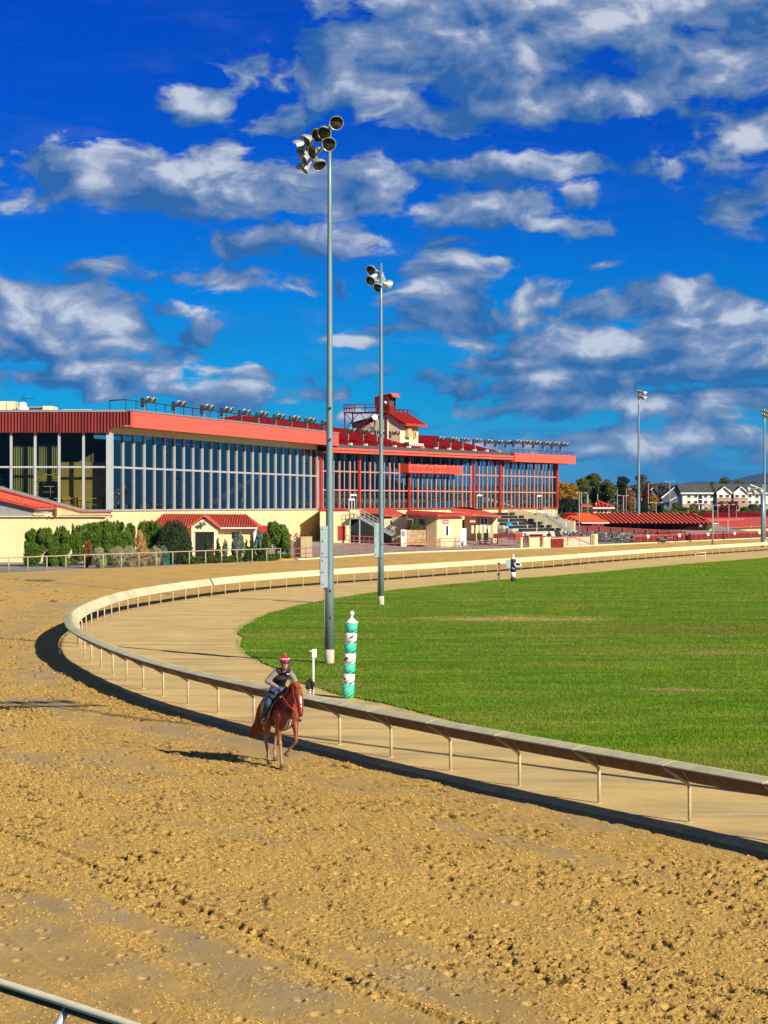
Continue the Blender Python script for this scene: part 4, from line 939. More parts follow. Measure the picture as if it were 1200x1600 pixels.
# ---- rider
rider = thing('person', 'rider in black vest, grey sleeves, blue gloves and red helmet on the chestnut horse', 'person', HO + Vector((0, 0, 1.6)))
skin = mat('skin', (.52, .27, .18), .55, .05, 6, spec=.4)
PH = Vector((-.14, 0, 1.72)); CHS = Vector((.10, 0, 2.00)); SH = Vector((.23, 0, 2.14)); NK = Vector((.28, 0, 2.20)); HD = Vector((.36, .0, 2.31))
EL = {-1: Vector((.15, -.35, 1.91)), 1: Vector((.19, .32, 1.88))}; HN = {-1: Vector((.38, -.13, 1.76)), 1: Vector((.40, .12, 1.75))}
KN = {s: Vector((.26, s * .36, 1.42)) for s in (-1, 1)}; AN = {s: Vector((.03, s * .40, 1.06)) for s in (-1, 1)}; TO = {s: Vector((.20, s * .42, 1.00)) for s in (-1, 1)}
def bodyshape(mb, g=0.0, parts='TLAHF'):
    if 'T' in parts:
        mb.blobtube([PH, (-.10, 0, 1.82), (0, 0, 1.93), CHS, (.12, 0, 2.11), SH], [(.165+g,.125+g),(.145+g,.11+g),(.15+g,.115+g),(.155+g,.115+g),(.165+g,.10+g),(.125+g,.065+g)], 16, side=Y)
    if 'L' in parts:
        for s in (-1, 1):
            mb.blobtube([PH + Vector((.02, s*.09, -.02)), PH.lerp(KN[s], .5) + Vector((0, s*.03, .03)), KN[s]], [(.095+g,.10+g),(.085+g,.085+g),(.062+g,.065+g)], 14)
            mb.blobtube([KN[s], KN[s].lerp(AN[s], .4) + Vector((-.02,0,0)), AN[s]], [(.062+g,.062+g),(.058+g,.060+g),(.040+g,.042+g)], 12)
    if 'A' in parts:
        for s in (-1, 1):
            mb.blobtube([SH + Vector((-.02, s*.135, -.015)), (SH + Vector((-.02, s*.155, -.01))).lerp(EL[s], .5), EL[s]], [.062+g,.054+g,.044+g], 12)
            mb.blobtube([EL[s], EL[s].lerp(HN[s], .45), EL[s].lerp(HN[s], .86)], [.046+g,.041+g,.028+g], 12)
    if 'H' in parts:
        mb.blobtube([NK - Vector((.04,0,.05)), NK + Vector((.03,0,.04))], [.058, .055], 12)
        mb.blobtube([HD + Vector((.012, 0, -.09)), HD + Vector((.0, 0, -.02)), HD + Vector((-.01, 0, .05))], [(.052,.060),(.073,.088),(.078,.098)], 16, side=Y)
        mb.blobtube([HD + Vector((.085,0,-.015)), HD + Vector((.108,0,-.045))], [.012,.016], 8)
        mb.ball(HD + Vector((.065,0,-.10)), (.022,.026,.016)); mb.ball(HD + Vector((.083,0,-.077)), (.010,.024,.007))
        for s in (-1, 1): mb.ball(HD + Vector((-.005, s*.08, -.03)), (.02,.012,.032))
    if 'F' in parts:
        for s in (-1, 1): mb.blobtube([AN[s], AN[s].lerp(TO[s], .3) + Vector((0,0,-.03)), TO[s]], [(.036,.040),(.038,.035),(.034,.026)], 10, side=Y)
mb = MB(HM); bodyshape(mb)
for s in (-1, 1): mb.blobtube([EL[s].lerp(HN[s], .8), HN[s]], [(.026,.022),(.036,.02)], 10)
link(fused(mb, .011, 4), 'body', skin, rider)
mb = MB(HM); bodyshape(mb, .016, 'T'); mb.blobtube([SH + Vector((0,-.12,.0)), SH + Vector((0,.12,.0))], [.075, .075], 12)
vest = link(fused(mb, .011, 3), 'vest', mat('black_vest', (.022, .018, .020), .7, .2, 8, .3, 20), rider)
mb = MB(HM); bodyshape(mb, .012, 'A'); mb.blobtube([SH + Vector((-.02,-.15,0)), SH + Vector((-.02,.15,0))], [.066, .066], 12); mb.blobtube([NK - Vector((.03,0,.06)), NK + Vector((.0,0,.0))], [.064,.060], 12)
link(fused(mb, .011, 2), 'shirt', mat('grey_shirt', (.27, .24, .23), .8, .12, 9, .4, 14), rider)
mb = MB(HM); bodyshape(mb, .012, 'L'); mb.blobtube([PH + Vector((0,-.07,-.03)), PH + Vector((0,.07,-.03))], [.115, .115], 12)
link(fused(mb, .012, 2), 'jeans', mat('blue_jeans', (.045, .075, .14), .85, .2, 7, .4, 16), rider)
for s in (-1, 1):
    mb = MB(HM); mb.blobtube([KN[s].lerp(AN[s], .15), KN[s].lerp(AN[s], .6), AN[s]], [.068, .058, .050], 12); mb.blobtube([AN[s], AN[s].lerp(TO[s], .3) + Vector((0,0,-.035)), TO[s]], [(.046,.05),(.046,.042),(.040,.030)], 10, side=Y)
    link(fused(mb, .011, 2), 'boot', M['leather'], rider)
    # gloves: palm, four curled fingers and a thumb closed on the reins
    g = MB(HM); h = HN[s]; d = (HN[s] - EL[s]).normalized(); sd = Vector((0, -s, 0)); dn = Vector((0, 0, -1))
    g.blobtube([EL[s].lerp(HN[s], .82), EL[s].lerp(HN[s], .93), h], [(.034,.032),(.036,.028),(.044,.026)], 12)
    for k, (u, L) in enumerate(((-.033, .050), (-.011, .056), (.011, .052), (.032, .043))):
        b0 = h + d * .012 + Vector((0, s * .004, 0)) + dn * u * 1.0
        g.blobtube([b0, b0 + d * L * .75 + sd * .008, b0 + d * L * .7 + sd * (L * .6), b0 + d * L * .15 + sd * (L * .75)], [.0115, .011, .0105, .009], 8)
    g.blobtube([h - d * .02 + Vector((0,0,.022)), h + d * .02 + Vector((0,-s*.022,.038)), h + d * .045 + Vector((0,-s*.03,.028))], [.014, .012, .010], 8)
    link(fused(g, .0055, 1), 'glove', mat('blue_glove', (.02, .16, .50), .7, .1, 8), rider)
mb = MB(HM); mb.smooth = True; c0 = HD + Vector((-.012, 0, .055))
mb.lathe(c0 - Vector((0,0,.03)), [(.112,-.01),(.118,.02),(.116,.06),(.10,.10),(.07,.132),(.03,.148),(.002,.15)], 24, (.18, 0, 1))
mb.blobtube([c0 + Vector((.10,-.05,-.012)), c0 + Vector((.135,0,-.02)), c0 + Vector((.10,.05,-.012))], [(.012,.012)] * 3, 8)
hel = mb.build('helmet', mat('red_helmet_cover', (.75, .008, .02), .6, .05, 9), rider)
mb = MB(HM); mb.smooth = True; mb.ball(c0 + Vector((.02, 0, .15)), (.036, .036, .034), 12, 8); mb.build('pompom', mat('pink_pompom', (.70, .10, .13), .9, .15, 30, .8, 60), hel)
gb = MB(HM); gb.smooth = True; pts = []
for j in range(13): a_ = R(-115 + 230 * j / 12); pts.append(c0 + Vector((.124 * math.cos(a_) + .003, .124 * math.sin(a_), .008 - .018 * math.cos(a_))))
gb.tube(pts, [(.010, .034 - .016 * abs(j - 6) / 6) for j in range(13)], 8, side=(0.6, 0, .0)); 
go_ = MB(HM); go_.smooth = True
vs = []
for j in range(13):
    a_ = R(-62 + 124 * j / 12); rr_ = .128; hgt_ = .030 - .008 * abs(j - 6) / 6
    for q in (-1, 0, 1): vs.append(c0 + Vector(((rr_ + .010 * (q == 0)) * math.cos(a_), (rr_ + .01 * (q == 0)) * math.sin(a_), -.004 + q * hgt_)))
go_.add(vs, [(3*j+q, 3*j+3+q, 3*j+4+q, 3*j+1+q) for j in range(12) for q in range(2)])
gg = go_.build('goggles', mat('blue_goggles', (.02, .12, .5), .12, .1, 9, metal=.6, spec=.8), hel); md = gg.modifiers.new('t', 'SOLIDIFY'); md.thickness = .012
wh = MB(HM); wh.smooth = True; wh.tube([c0 + Vector((.118 * math.cos(a_), .118 * math.sin(a_), .055)) for a_ in np.linspace(0, 2 * math.pi, 25)], .010, 6, cap=False); wh.build('white_stripe', M['white'], hel)
# chin strap and dark hair edge
mb = MB(HM); mb.smooth = True; mb.tube([HD + Vector((.01, -.08, .0)), HD + Vector((.03, -.062, -.08)), HD + Vector((.045, 0, -.118)), HD + Vector((.03, .062, -.08)), HD + Vector((.01, .08, .0))], .006, 5); mb.build('chin_strap', M['black'], hel)
# small white emblem on the vest
mb = MB(HM)
def vp(y, z): return (np.interp(z, [1.9, 2.02, 2.11, 2.17], [.155, .245, .295, .31]) + .012 - .7 * y * y, y, z)
mb.prism([vp(.065, 2.065), vp(.085, 2.045), vp(.115, 2.055), vp(.145, 2.062), vp(.125, 2.077), vp(.105, 2.082), vp(.085, 2.085)], (.012, 0, .002))
mb.build('emblem', M['white'], vest)
# riding crop
cr_ = MB(HM); cr_.smooth = True; cr_.tube([HN[-1] + Vector((.04, .02, .03)), HN[-1] + Vector((-.05,-.07,-.05)), HN[-1] + Vector((-.30,-.30,-.32))], [.011, .011, .008], 6)
o = cr_.build('riding_crop', M['dark']); tag(o, 'black riding crop held in the rider\'s blue glove', 'riding crop')
# ================================================================ GRANDSTAND, NEAR GLASS WING
class Fr:
    """local frame on a facade: u along, n outward, z up"""
    def __init__(s, A, B):
        s.A = Vector((A[0], A[1], 0)); s.u = (Vector((B[0], B[1], 0)) - s.A).normalized(); s.L = (Vector((B[0], B[1], 0)) - s.A).length
        s.n = Vector((s.u.y, -s.u.x, 0))
    def p(s, u, n, z): q = s.A + s.u * u + s.n * n; return Vector((q.x, q.y, z))
    def M(s): return Matrix(((s.u.x, s.n.x, 0, s.A.x), (s.u.y, s.n.y, 0, s.A.y), (0, 0, 1, 0), (0, 0, 0, 1)))
A0 = (-24.9, 200.0); A1 = (-8.0, 261.0); fa = Fr(A0, A1); MA = fa.M(); ZB = 5.46; ZM = 9.42; ZT = 12.5
wing = thing('grandstand_wing', 'near glass fronted wing of the grandstand with a coral fascia and tall aluminium mullions', 'grandstand', (-24.9, 200, T(-24.9, 200)))
LA = fa.L; bk = 26.0
# cream base walls
MB(MA).box(0.02, LA, -.5, 0, -1, ZB - .06).build('front_wall', M['cream'], wing)
MB().box(-62, -24.9 - .0, 200.0, 200.5, -1, ZB - .35).build('side_wall', M['cream'], wing)
MB(MA).box(0, LA + .3, -.45, .12, ZB - .06, ZB + .10).build('window_sill', M['alu'], wing)
zr = azz(806, 199.9)
MB().box(-62, -24.9 + .12, 199.85, 200.02, zr - .08, zr + .06).build('red_trim', M['redframe'], wing)
# glass and frames, one window per bay
NB = 24; bw = LA / NB
for k in range(NB):
    u0 = k * bw; u1 = u0 + bw; wide = .26 if k % 3 == 0 else .17
    mb = MB(MA); mb.box(u0 - wide/2, u0 + wide/2, -.10, .16, ZB + .10, ZT)
    mb.box(u0 + wide/2, u1 - .085, -.05, .09, ZM - .09, ZM + .09)
    w_ = mb.build('window', M['alu'], wing)
    MB(MA).add([(u0 + wide/2 - .02, .0, ZB + .1), (u1 - .07, .0, ZB + .1), (u1 - .07, .0, ZT), (u0 + wide/2 - .02, .0, ZT)], [(0, 1, 2, 3)]).build('glass_pane', M['glassA'], w_)
MB(MA).box(LA - .2, LA + .25, -.2, .18, ZB + .1, ZT).build('corner_post', M['alu'], wing)
MB(MA).box(-.3, LA + .4, -.4, .02, ZT, 13.1).build('header_band', M['cream2'], wing)
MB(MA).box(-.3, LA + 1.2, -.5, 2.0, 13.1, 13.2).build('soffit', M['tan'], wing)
MB(MA).box(-.35, LA + 1.6, 2.0, 2.25, 13.02, 14.5).build('fascia', M['coral'], wing)
MB(MA).box(-.4, LA + 1.6, 1.6, 2.32, 14.5, 14.66).build('parapet_flashing', M['flash'], wing)
fx0 = ax(205, 199.3)
# corrugated dark side fascia: real ribs, their shade put into dull red and maroon
mb = MB(); x = -62.0; zb2 = azz(676, 199.4)
while x < fx0 - .1:
    zz0 = zb2 if x < ax(171, 199.4) else 13.0
    mb.m = 0; mb.box(x, x + .15, 199.27, 199.45, zz0, 14.42); mb.m = 1; mb.box(x + .15, x + .29, 199.42, 199.5, zz0, 14.42); x += .29
mb.build('corrugated_side_fascia', [M['corr'], M['maroon']], wing)
MB().box(-62, fx0 + .02, 199.22, 199.6, 14.42, 14.62).build('side_flashing', M['flash'], wing)
mb = MB(MA); mb.prism([(0.3, -.3, 14.4), (LA + 1, -.3, 14.4), (LA + 1, -bk, 14.4), (-12, -bk - 6, 14.4)], (0, 0, .12)); mb.build('roof_deck', M['flash'], wing)
MB().prism([(-62, 199.6, 14.35), (fx0, 199.6, 14.35), (fx0 - 2, 206, 14.35), (-25, 235, 14.35), (-62, 235, 14.35)], (0, 0, .1)).build('roof_deck', M['flash'], wing)
# side windows
px_m = [-95, -57, -20, 18, 55.5, 93, 131]
ends = px_m[1:] + [169]
for a_, b_ in zip(px_m, ends):
    x0 = ax(a_, 200); x1 = ax(b_, 200); mb = MB(); mb.box(x0 - .11, x0 + .11, 199.75, 200.0, ZB, ZT + .1); mb.box(x0 + .11, x1 - .11, 199.82, 199.98, ZM - .08, ZM + .08)
    w_ = mb.build('side_window', M['alu'], wing)
    MB().quad((x0 + .1, 199.9, ZB), (x1 - .1, 199.9, ZB), (x1 - .1, 199.9, ZT + .1), (x0 + .1, 199.9, ZT + .1)).build('glass_pane', M['glassS'], w_)
MB().box(ax(166.5, 200), ax(174, 200), 199.7, 200.02, ZB, ZT + .55).build('corner_post', M['alu'], wing)
# sloping exit ramp against the side, with its coral roof
def sp(px, py, y=199.0): return Vector((ax(px, y), y, azz(py, y)))
mb = MB(); mb.prism([sp(-160, 722), sp(0, 763.5), sp(88, 787), sp(131, 799), sp(171, 799), sp(171, 805), sp(-160, 806)], (0, .85, 0)); mb.build('ramp_wall', M['tan'], wing)
mb = MB(); mb.prism([sp(-160, 718, 198.9), sp(0, 760, 198.9), sp(131, 796, 198.9), sp(173, 796, 198.9), sp(173, 799.2, 198.9), sp(130, 799.5, 198.9), sp(0, 764, 198.9), sp(-160, 722, 198.9)], (0, 1.0, 0)); mb.build('ramp_coping', M['flash'], wing)
mb = MB(); mb.prism([sp(130, 799.3, 198.85), sp(173, 799.0, 198.85), sp(173, 800.2, 198.85), sp(128, 800.6, 198.85), sp(0, 766, 198.85), sp(0, 764.6, 198.85)], (0, .9, 0)); mb.build('red_trim', M['redframe'], wing)
yq = 196.6
mb = MB(); mb.add([sp(-160, 728, 198.9), sp(0, 768, 198.9), sp(85, 790, 198.9), sp(57, 791.5, yq), sp(0, 778, yq), sp(-160, 739, yq)], [(0, 5, 4, 1), (1, 4, 3, 2)]); 
o = mb.build('ramp_roof', M['coralroof'], wing); md = o.modifiers.new('t', 'SOLIDIFY'); md.thickness = .15
mb = MB(); mb.prism([sp(-160, 739, yq), sp(0, 778, yq), sp(57, 791.5, yq), sp(88, 791, yq), sp(88, 794.5, yq), sp(56, 795.5, yq), sp(0, 782.5, yq), sp(-160, 744, yq)], (0, .12, 0)); mb.build('ramp_gutter', M['redframe'], wing)
mb = MB(); mb.prism([sp(-160, 744, yq + .5), sp(0, 782, yq + .5), sp(53, 795, yq + .5), sp(53, 806, yq + .5), sp(-160, 806, yq + .5)], (0, 2.3, 0)); mb.build('ramp_side', M['grey'], wing)
mb = MB(); mb.prism([sp(53, 795, yq + .5), sp(88, 795, yq + .5), sp(88, 806, yq + .5), sp(53, 806, yq + .5)], (0, 2.2, 0)); mb.build('ramp_end', M['cream'], wing)
mb = MB(); mb.box(ax(86, yq), ax(88.4, yq), yq + .1, yq + .3, azz(806, yq), azz(791, yq)); mb.build('red_post', M['redframe'], wing)
MB().box(-62, -24.95, yq + .3, 200, azz(807.5, yq), azz(806, yq) - .01).build('ramp_slab', M['cream2'], wing)
MB().box(-62, -24.95, yq + .6, 200, -.5, azz(807.6, yq)).build('lower_wall', M['cream'], wing)
mb = MB(); mb.smooth = True
for (a_, b_) in (((57, 799.5), (75, 799.5)), ((57, 799.5), (57, 805)), ((75, 799.5), (82, 805)), ((57, 802), (77, 802)), ((66, 799.5), (66, 805))): mb.tube([sp(*a_, yq), sp(*b_, yq)], .03, 5)
mb.build('hand_rail', M['greyframe'], wing)
# rooms behind the glass
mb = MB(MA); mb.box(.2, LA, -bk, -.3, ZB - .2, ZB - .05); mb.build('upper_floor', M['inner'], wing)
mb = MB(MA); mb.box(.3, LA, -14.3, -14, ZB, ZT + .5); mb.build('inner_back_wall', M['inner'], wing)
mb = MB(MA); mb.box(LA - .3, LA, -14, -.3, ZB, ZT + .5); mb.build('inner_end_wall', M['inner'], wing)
mb = MB()
mb.box(-62, -28, 211, 211.3, ZB, ZT + .5); mb.build('inner_side_back_wall', M['inner'], wing)
mb = MB(); mb.box(ax(57, 204.2), ax(94, 204.2), 204.2, 204.4, ZB, 10.6); mb.box(ax(94.5, 201.4), ax(171, 201.4), 201.4, 201.55, ZB, 9.9); mb.build('olive_partition', M['olive'], wing)
mb = MB()
for i in range(8): mb.box(-62, -27, 201.6 + i * 1.1, 202.7 + i * 1.1, ZB, ZB + .35 * (8 - i) * .0 + .3 + .3 * i)
mb.build('seating_tiers', M['inner'], wing)
for (a_, b_, zt_, zb_) in ((20, 54, 11.4, 6.2), (60, 91, 11.5, 8.9)):
    mb = MB(); k = 40; x0, x1 = ax(a_, 201.3), ax(b_, 201.3); vs = []
    for j in range(k + 1):
        xx = x0 + (x1 - x0) * j / k; yy = 201.2 + .12 * math.sin(j * 1.5); vs += [(xx, yy, zb_), (xx, yy, zt_)]
    mb.add(vs, [(2*j, 2*j+2, 2*j+3, 2*j+1) for j in range(k)]); mb.build('curtain', M['curtain'], wing)
mb = MB(); mb.smooth = True
for i, (y_, z0, z1) in enumerate(((200.9, ZB, ZB + 1.1), (202.2, ZB + 1.2, ZB + 2.2), (203.3, ZB + 2.4, ZB + 3.3))):
    for x in np.arange(-50, -25.6, .8): mb.tube([(x, y_, z0), (x, y_, z1)], .03, 4)
    mb.tube([(-50, y_, z1), (-25.5, y_, z1)], .035, 4); mb.tube([(-50, y_, (z0 + z1) / 2), (-25.5, y_, (z0 + z1) / 2)], .02, 4)
mb.build('inner_railing', M['alu'], wing)
for (a_, b_) in ((97, 110), (122, 131), (150, 160)): MB().box(ax(a_, 201.2), ax(b_, 201.2), 201.2, 201.35, ZB, ZB + 1.3).build('yellow_panel', M['yellow'], wing)
mb = MB(MA); mb.smooth = True
rr = random.Random(9)
for k in range(44):
    u = 1 + (LA - 2) * k / 43; mb.ball((u, -1.2 - rr.random(), ZB + .25 + .1 * rr.random()), (.42, .42, .38), 8, 5)
mb.build('table_tops', M['white'], wing)
# rooftop plant
def roofbox(name, label, px0, px1, py0, py1, D, dp, m_, cat): return tag(MB().box(ax(px0, D), ax(px1, D), D, D + dp, azz(py1, D), azz(py0, D)).build(name, m_), label, cat)
ac = thing('air_handler', 'beige rooftop air handler at the left edge of the roof', 'air handler', (ax(5, 206), 206, 14.5))
MB().box(ax(-14, 206), ax(23, 206), 206, 209, 14.5, azz(627, 206)).build('casing', M['cream2'], ac)
for q in (-2, 10): MB().box(ax(q, 206), ax(q + .8, 206), 205.95, 206, 14.6, azz(628, 206)).build('seam', M['greyframe'], ac)
ac2 = thing('rooftop_unit', 'low grey and beige rooftop unit right of the round vent', 'rooftop unit', (ax(62, 207), 207, 14.5))
MB().box(ax(42, 207), ax(67, 207), 207, 210, 14.5, azz(635, 207)).build('louvre_box', M['grey'], ac2); MB().box(ax(67.1, 207), ax(83, 207), 206.8, 210, 14.5, azz(634.5, 207)).build('casing', M['cream2'], ac2)
MB().box(ax(44, 207), ax(65, 207), 206.9, 207, azz(641, 207), azz(637.5, 207)).build('louvre', M['dark'], ac2)
vt = thing('roof_vent', 'white mushroom shaped roof vent between two rooftop units', 'roof vent', (ax(35, 205), 205, 14.5))
mb = MB(); mb.smooth = True; mb.lathe((ax(35, 205), 205, 14.5), [(.6, 0), (.55, .3), (.62, .35), (.62, .55), (.4, .6), (.42, .85), (.36, 1.02), (.1, 1.1)], 18); mb.build('cowl', M['white'], vt)
ae = thing('aerial', 'thin dark aerial above the roof vent', 'aerial', (ax(39, 206), 206, 14.5))
mb = MB(); x = ax(39.5, 206); mb.beam((x, 206, 14.5), (x, 206, azz(622, 206)), .05); mb.beam((ax(32, 206), 206, azz(623.5, 206)), (ax(54, 206), 206, azz(622.5, 206)), .05); mb.beam((ax(33, 206), 206, azz(626, 206)), (ax(38, 206), 206, azz(617, 206)), .05); mb.build('mast', M['dark'], ae)
sk = thing('roof_skylight', 'low white skylight box on the flat roof', 'skylight', (ax(122, 206), 206, 14.5))
MB().box(ax(100, 206), ax(145, 206), 205, 209, 14.5, azz(641.3, 206) + .05).build('curb', M['white'], sk)
# roof edge railing
rl = thing('roof_railing', 'dark pipe railing along the roof edge of the glass wing', 'railing', fa.p(0, 1.2, 14.6))
mb = MB(MA); mb.smooth = True; mb.tube([(-.2, 1.5, 15.55), (LA + 1, 1.5, 15.45)], .05, 6); mb.build('rail_pipe', M['dark'], rl)
for k in range(27): mb = MB(MA); mb.smooth = True; u = -.2 + k * (LA + 1) / 26; mb.tube([(u, 1.5, 14.5), (u, 1.5, 15.5)], .05, 5); mb.build('post', M['dark'], rl)
mb = MB(); mb.smooth = True; q0 = fa.p(-.2, 1.5, 15.55); mb.tube([(ax(171.5, 201), 201, 15.55), q0], .05, 6); mb.tube([(ax(171.5, 201), 201, 15.55), (ax(171.5, 201), 201, 14.5)], .05, 5); mb.build('rail_pipe', M['dark'], rl)
# roof floodlights: one prototype, then copies
def roof_lamp_proto(label, group, turn=(.5, -.3)):
    r = thing('roof_floodlight', label, 'roof floodlight', (0, 0, 0), 0, group)
    MB().box(-.42, -.08, -.2, .2, .55, 1.55).build('ballast_box', M['dark'], r)
    MB().box(.0, .1, -.05, .05, 0, 1.5).build('mast', M['grey'], r)
    for (x, y, z, aim) in ((.42, -.25, 1.32, (.75, -.75, -.5)), (.95, .3, 1.28, (.95, -.45, -.5))):
        a = Vector(aim).normalized(); mb = MB(); mb.smooth = True
        mb.lathe((x, y, z), [(.05, -.42), (.16, -.36), (.2, -.25), (.34, -.12), (.37, 0), (.36, .03)], 14, a); h = mb.build('lamp_head', M['housing'], r)
        mb = MB(); mb.smooth = True; mb.lathe(Vector((x, y, z)) + a * .035, [(.33, 0), (.2, .004)], 14, a); mb.build('lens', M['reflector'], h)
        MB().beam((.05, 0, z), (x - .2 * a.x, y - .2 * a.y, z), .05).build('bracket', M['grey'], r)
    return r
fb0 = None
lamp0 = roof_lamp_proto('', 'floodlights along the grandstand roofs'); used = [False]
def put_lamp(p, label, sc=1.0):
    o = lamp0 if not used[0] else copy_tree(lamp0); used[0] = True
    o.location = p; o['label'] = label; o.scale = (sc, sc, sc); o.rotation_euler = (0, 0, 0); return o
def solve_u(fr, px, n, z=0):
    lo, hi = -5, fr.L + 12
    for _ in range(50):
        mid = (lo + hi) / 2; q = fr.p(mid, n, 0)
        if 600 + F * q.x / q.y < px: lo = mid
        else: hi = mid
    return lo
ordn = ['first', 'second', 'third', 'fourth', 'fifth', 'sixth', 'seventh', 'eighth', 'ninth', 'tenth', 'eleventh', 'twelfth']
for i, px in enumerate((226, 274, 318.5, 349, 377, 404, 431, 456, 480, 506)):
    u = solve_u(fa, px, 1.0); put_lamp(fa.p(u, 1.0, 14.62), ordn[i] + ' roof floodlight from the left above the coral fascia of the near glass wing', .9)

# ================================================================ GRANDSTAND, FAR MAIN BUILDING
B0 = (-7.9, 261.0); B1 = (25.1, 320.0); fb = Fr(B0, B1); MBm = fb.M(); LB = fb.L; BB = 5.52; BT = 12.2
R1, R2 = 7.78, 10.04
gs = thing('grandstand', 'main grandstand with pink framed windows, dark red roof and coral box at its end', 'grandstand', (B0[0], B0[1], T(*B0)))
MB(MBm).box(0, LB, -.6, 0, 0, BB - .1).build('base_wall', M['cream'], gs)
MB(MBm).box(-.1, LB + .1, -.2, .18, BB - .1, BB + .07).build('red_sill', M['redframe'], gs)
NBB = 27; bb = LB / NBB
for k in range(NBB):
    u0 = k * bb; u1 = u0 + bb; mb = MB(MBm)
    mb.box(u0 - .11, u0 + .11, -.1, .14, BB + .07, BT - .9); 
    for zc in (R1, R2): mb.box(u0 + .11, u1 - .11, -.06, .12, zc - .085, zc + .085)
    w_ = mb.build('window', M['pinkframe'], gs)
    MB(MBm).box(u0 - .11, u0 + .11, -.1, .12, BT - .9, BT).build('shaded_mullion_top', M['dark'], w_)  # eave shadow on the mullion tops put into dark paint
    MB(MBm).box(u0 + bb/2 - .06, u0 + bb/2 + .06, -.05, .06, BB + .07, BT).build('thin_mullion', M['greyframe'], w_)
    MB(MBm).add([(u0 + .09, -.0, BB), (u1 - .09, -.0, BB), (u1 - .09, -.0, BT), (u0 + .09, -.0, BT)], [(0, 1, 2, 3)]).build('glass_pane', M['glassB'], w_)
for f_ in (0.004, .14, .33, .60, .72, .998):
    u = f_ * LB; top = BT if f_ != .33 else 12.2
    MB(MBm).box(u - .13, u + .13, .16, .42, BB - (3 if f_ in (.33, .72) else .1), top).build('red_column', M['redframe'], gs)
MB(MBm).box(LB - .1, LB + .25, -.4, .2, 2, BT).build('corner_column', M['alu'], gs)
# doors in the glazing
def fdoor(px, z0=BB - .1, h=2.3):
    u = solve_u(fb, px, 0); d = MB(MBm).box(u - .75, u + .75, .12, .2, z0, z0 + h).build('door', M['white'], gs)
    for s_ in (-.36, .36): MB(MBm).box(u + s_ - .32, u + s_ + .32, .2, .22, z0 + .35, z0 + h - .2).build('door_glass', M['glassdark'], d)
fdoor(550.5, 4.7, 2.6); fdoor(747.5, 4.9, 2.5); fdoor(841, 4.9, 2.5)
# inside
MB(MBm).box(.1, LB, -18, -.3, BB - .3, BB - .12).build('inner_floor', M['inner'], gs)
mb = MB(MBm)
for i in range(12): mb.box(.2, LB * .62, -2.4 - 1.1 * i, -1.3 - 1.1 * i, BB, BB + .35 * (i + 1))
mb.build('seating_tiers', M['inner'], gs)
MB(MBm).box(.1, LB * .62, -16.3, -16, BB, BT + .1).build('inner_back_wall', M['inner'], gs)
mb = MB(MBm)
for z in (BB + .9, BB + 1.7): 
    for k in range(NBB): 
        if (k * 7) % 5 < 4: mb.box(k * bb + .2, k * bb + bb * .9, -.9, -.8, z, z + .09)
mb.build('counter_strips', mat('pale_teal_counter', (.42, .60, .52), .6, .1, 2), gs)
mb = MB(MBm); u0 = solve_u(fb, 672, 0); u1 = solve_u(fb, 722, 0)
for k in range(9): mb.box(u0 + (u1-u0)*k/9, u0 + (u1-u0)*(k+.8)/9, -1.6, -.7, BB, BB + .95)
mb.build('blue_reflection_blocks', mat('reflected_blue', (.03, .22, .40), .6, .1, 2), gs)  # blue blocks added inside to stand in for a reflection in the glass
mb = MB(MBm); u0 = solve_u(fb, 724, 0); u1 = solve_u(fb, 738, 0); mb.box(u0, u1, -1.5, -.7, BB, BB + .8); mb.build('orange_booth', M['orangeroof'], gs)
mb = MB(MBm); u0 = solve_u(fb, 768, 0); u1 = solve_u(fb, 812, 0); mb.prism([(u0, -.9, BB + 1.6), (u1, -.9, BB + .4), (u1, -.9, BB + .1), (u0, -.9, BB + 1.1)], (0, -.4, 0)); mb.build('white_reflection_wedge', M['white'], gs)  # white wedge added to imitate a truck reflected in the glass
# balcony of the announcers
u0 = solve_u(fb, 637, 1.2); u1 = solve_u(fb, 719, 1.2)
zb = 10.15
bal = MB(MBm).box(u0, u1, .2, 1.3, zb - .12, zb).build('balcony', M['redframe'], gs)
MB(MBm).box(u0, u1, 1.3, 1.38, zb - .05, zb + 1.0).build('balcony_front', M['coral'], bal)
MB(MBm).box(u0 - .08, u0, .2, 1.38, zb - .05, zb + 1.0).build('balcony_side', M['redframe'], bal)
mb = MB(MBm); rr = random.Random(2); u = u0 + .3
while u < u1 - .5:
    w_ = rr.uniform(.12, .5); mb.box(u, u + w_, 1.38, 1.41, zb + rr.uniform(.0, .25), zb + rr.uniform(.5, .95)); u += w_ + rr.uniform(.1, .4)
mb.build('letter_marks', M['redframe'], bal)  # made-up letter-like marks on the balcony front, not readable
mb = MB(MBm); mb.box(u0, u1, -.02, .06, zb + 1.0, zb + 1.15)
for k in range(12): uu = u0 + (u1 - u0) * k / 11; mb.box(uu - .07, uu + .07, .0, .12, zb + 1.0, BT)
mb.build('booth_frame', M['dark'], gs)
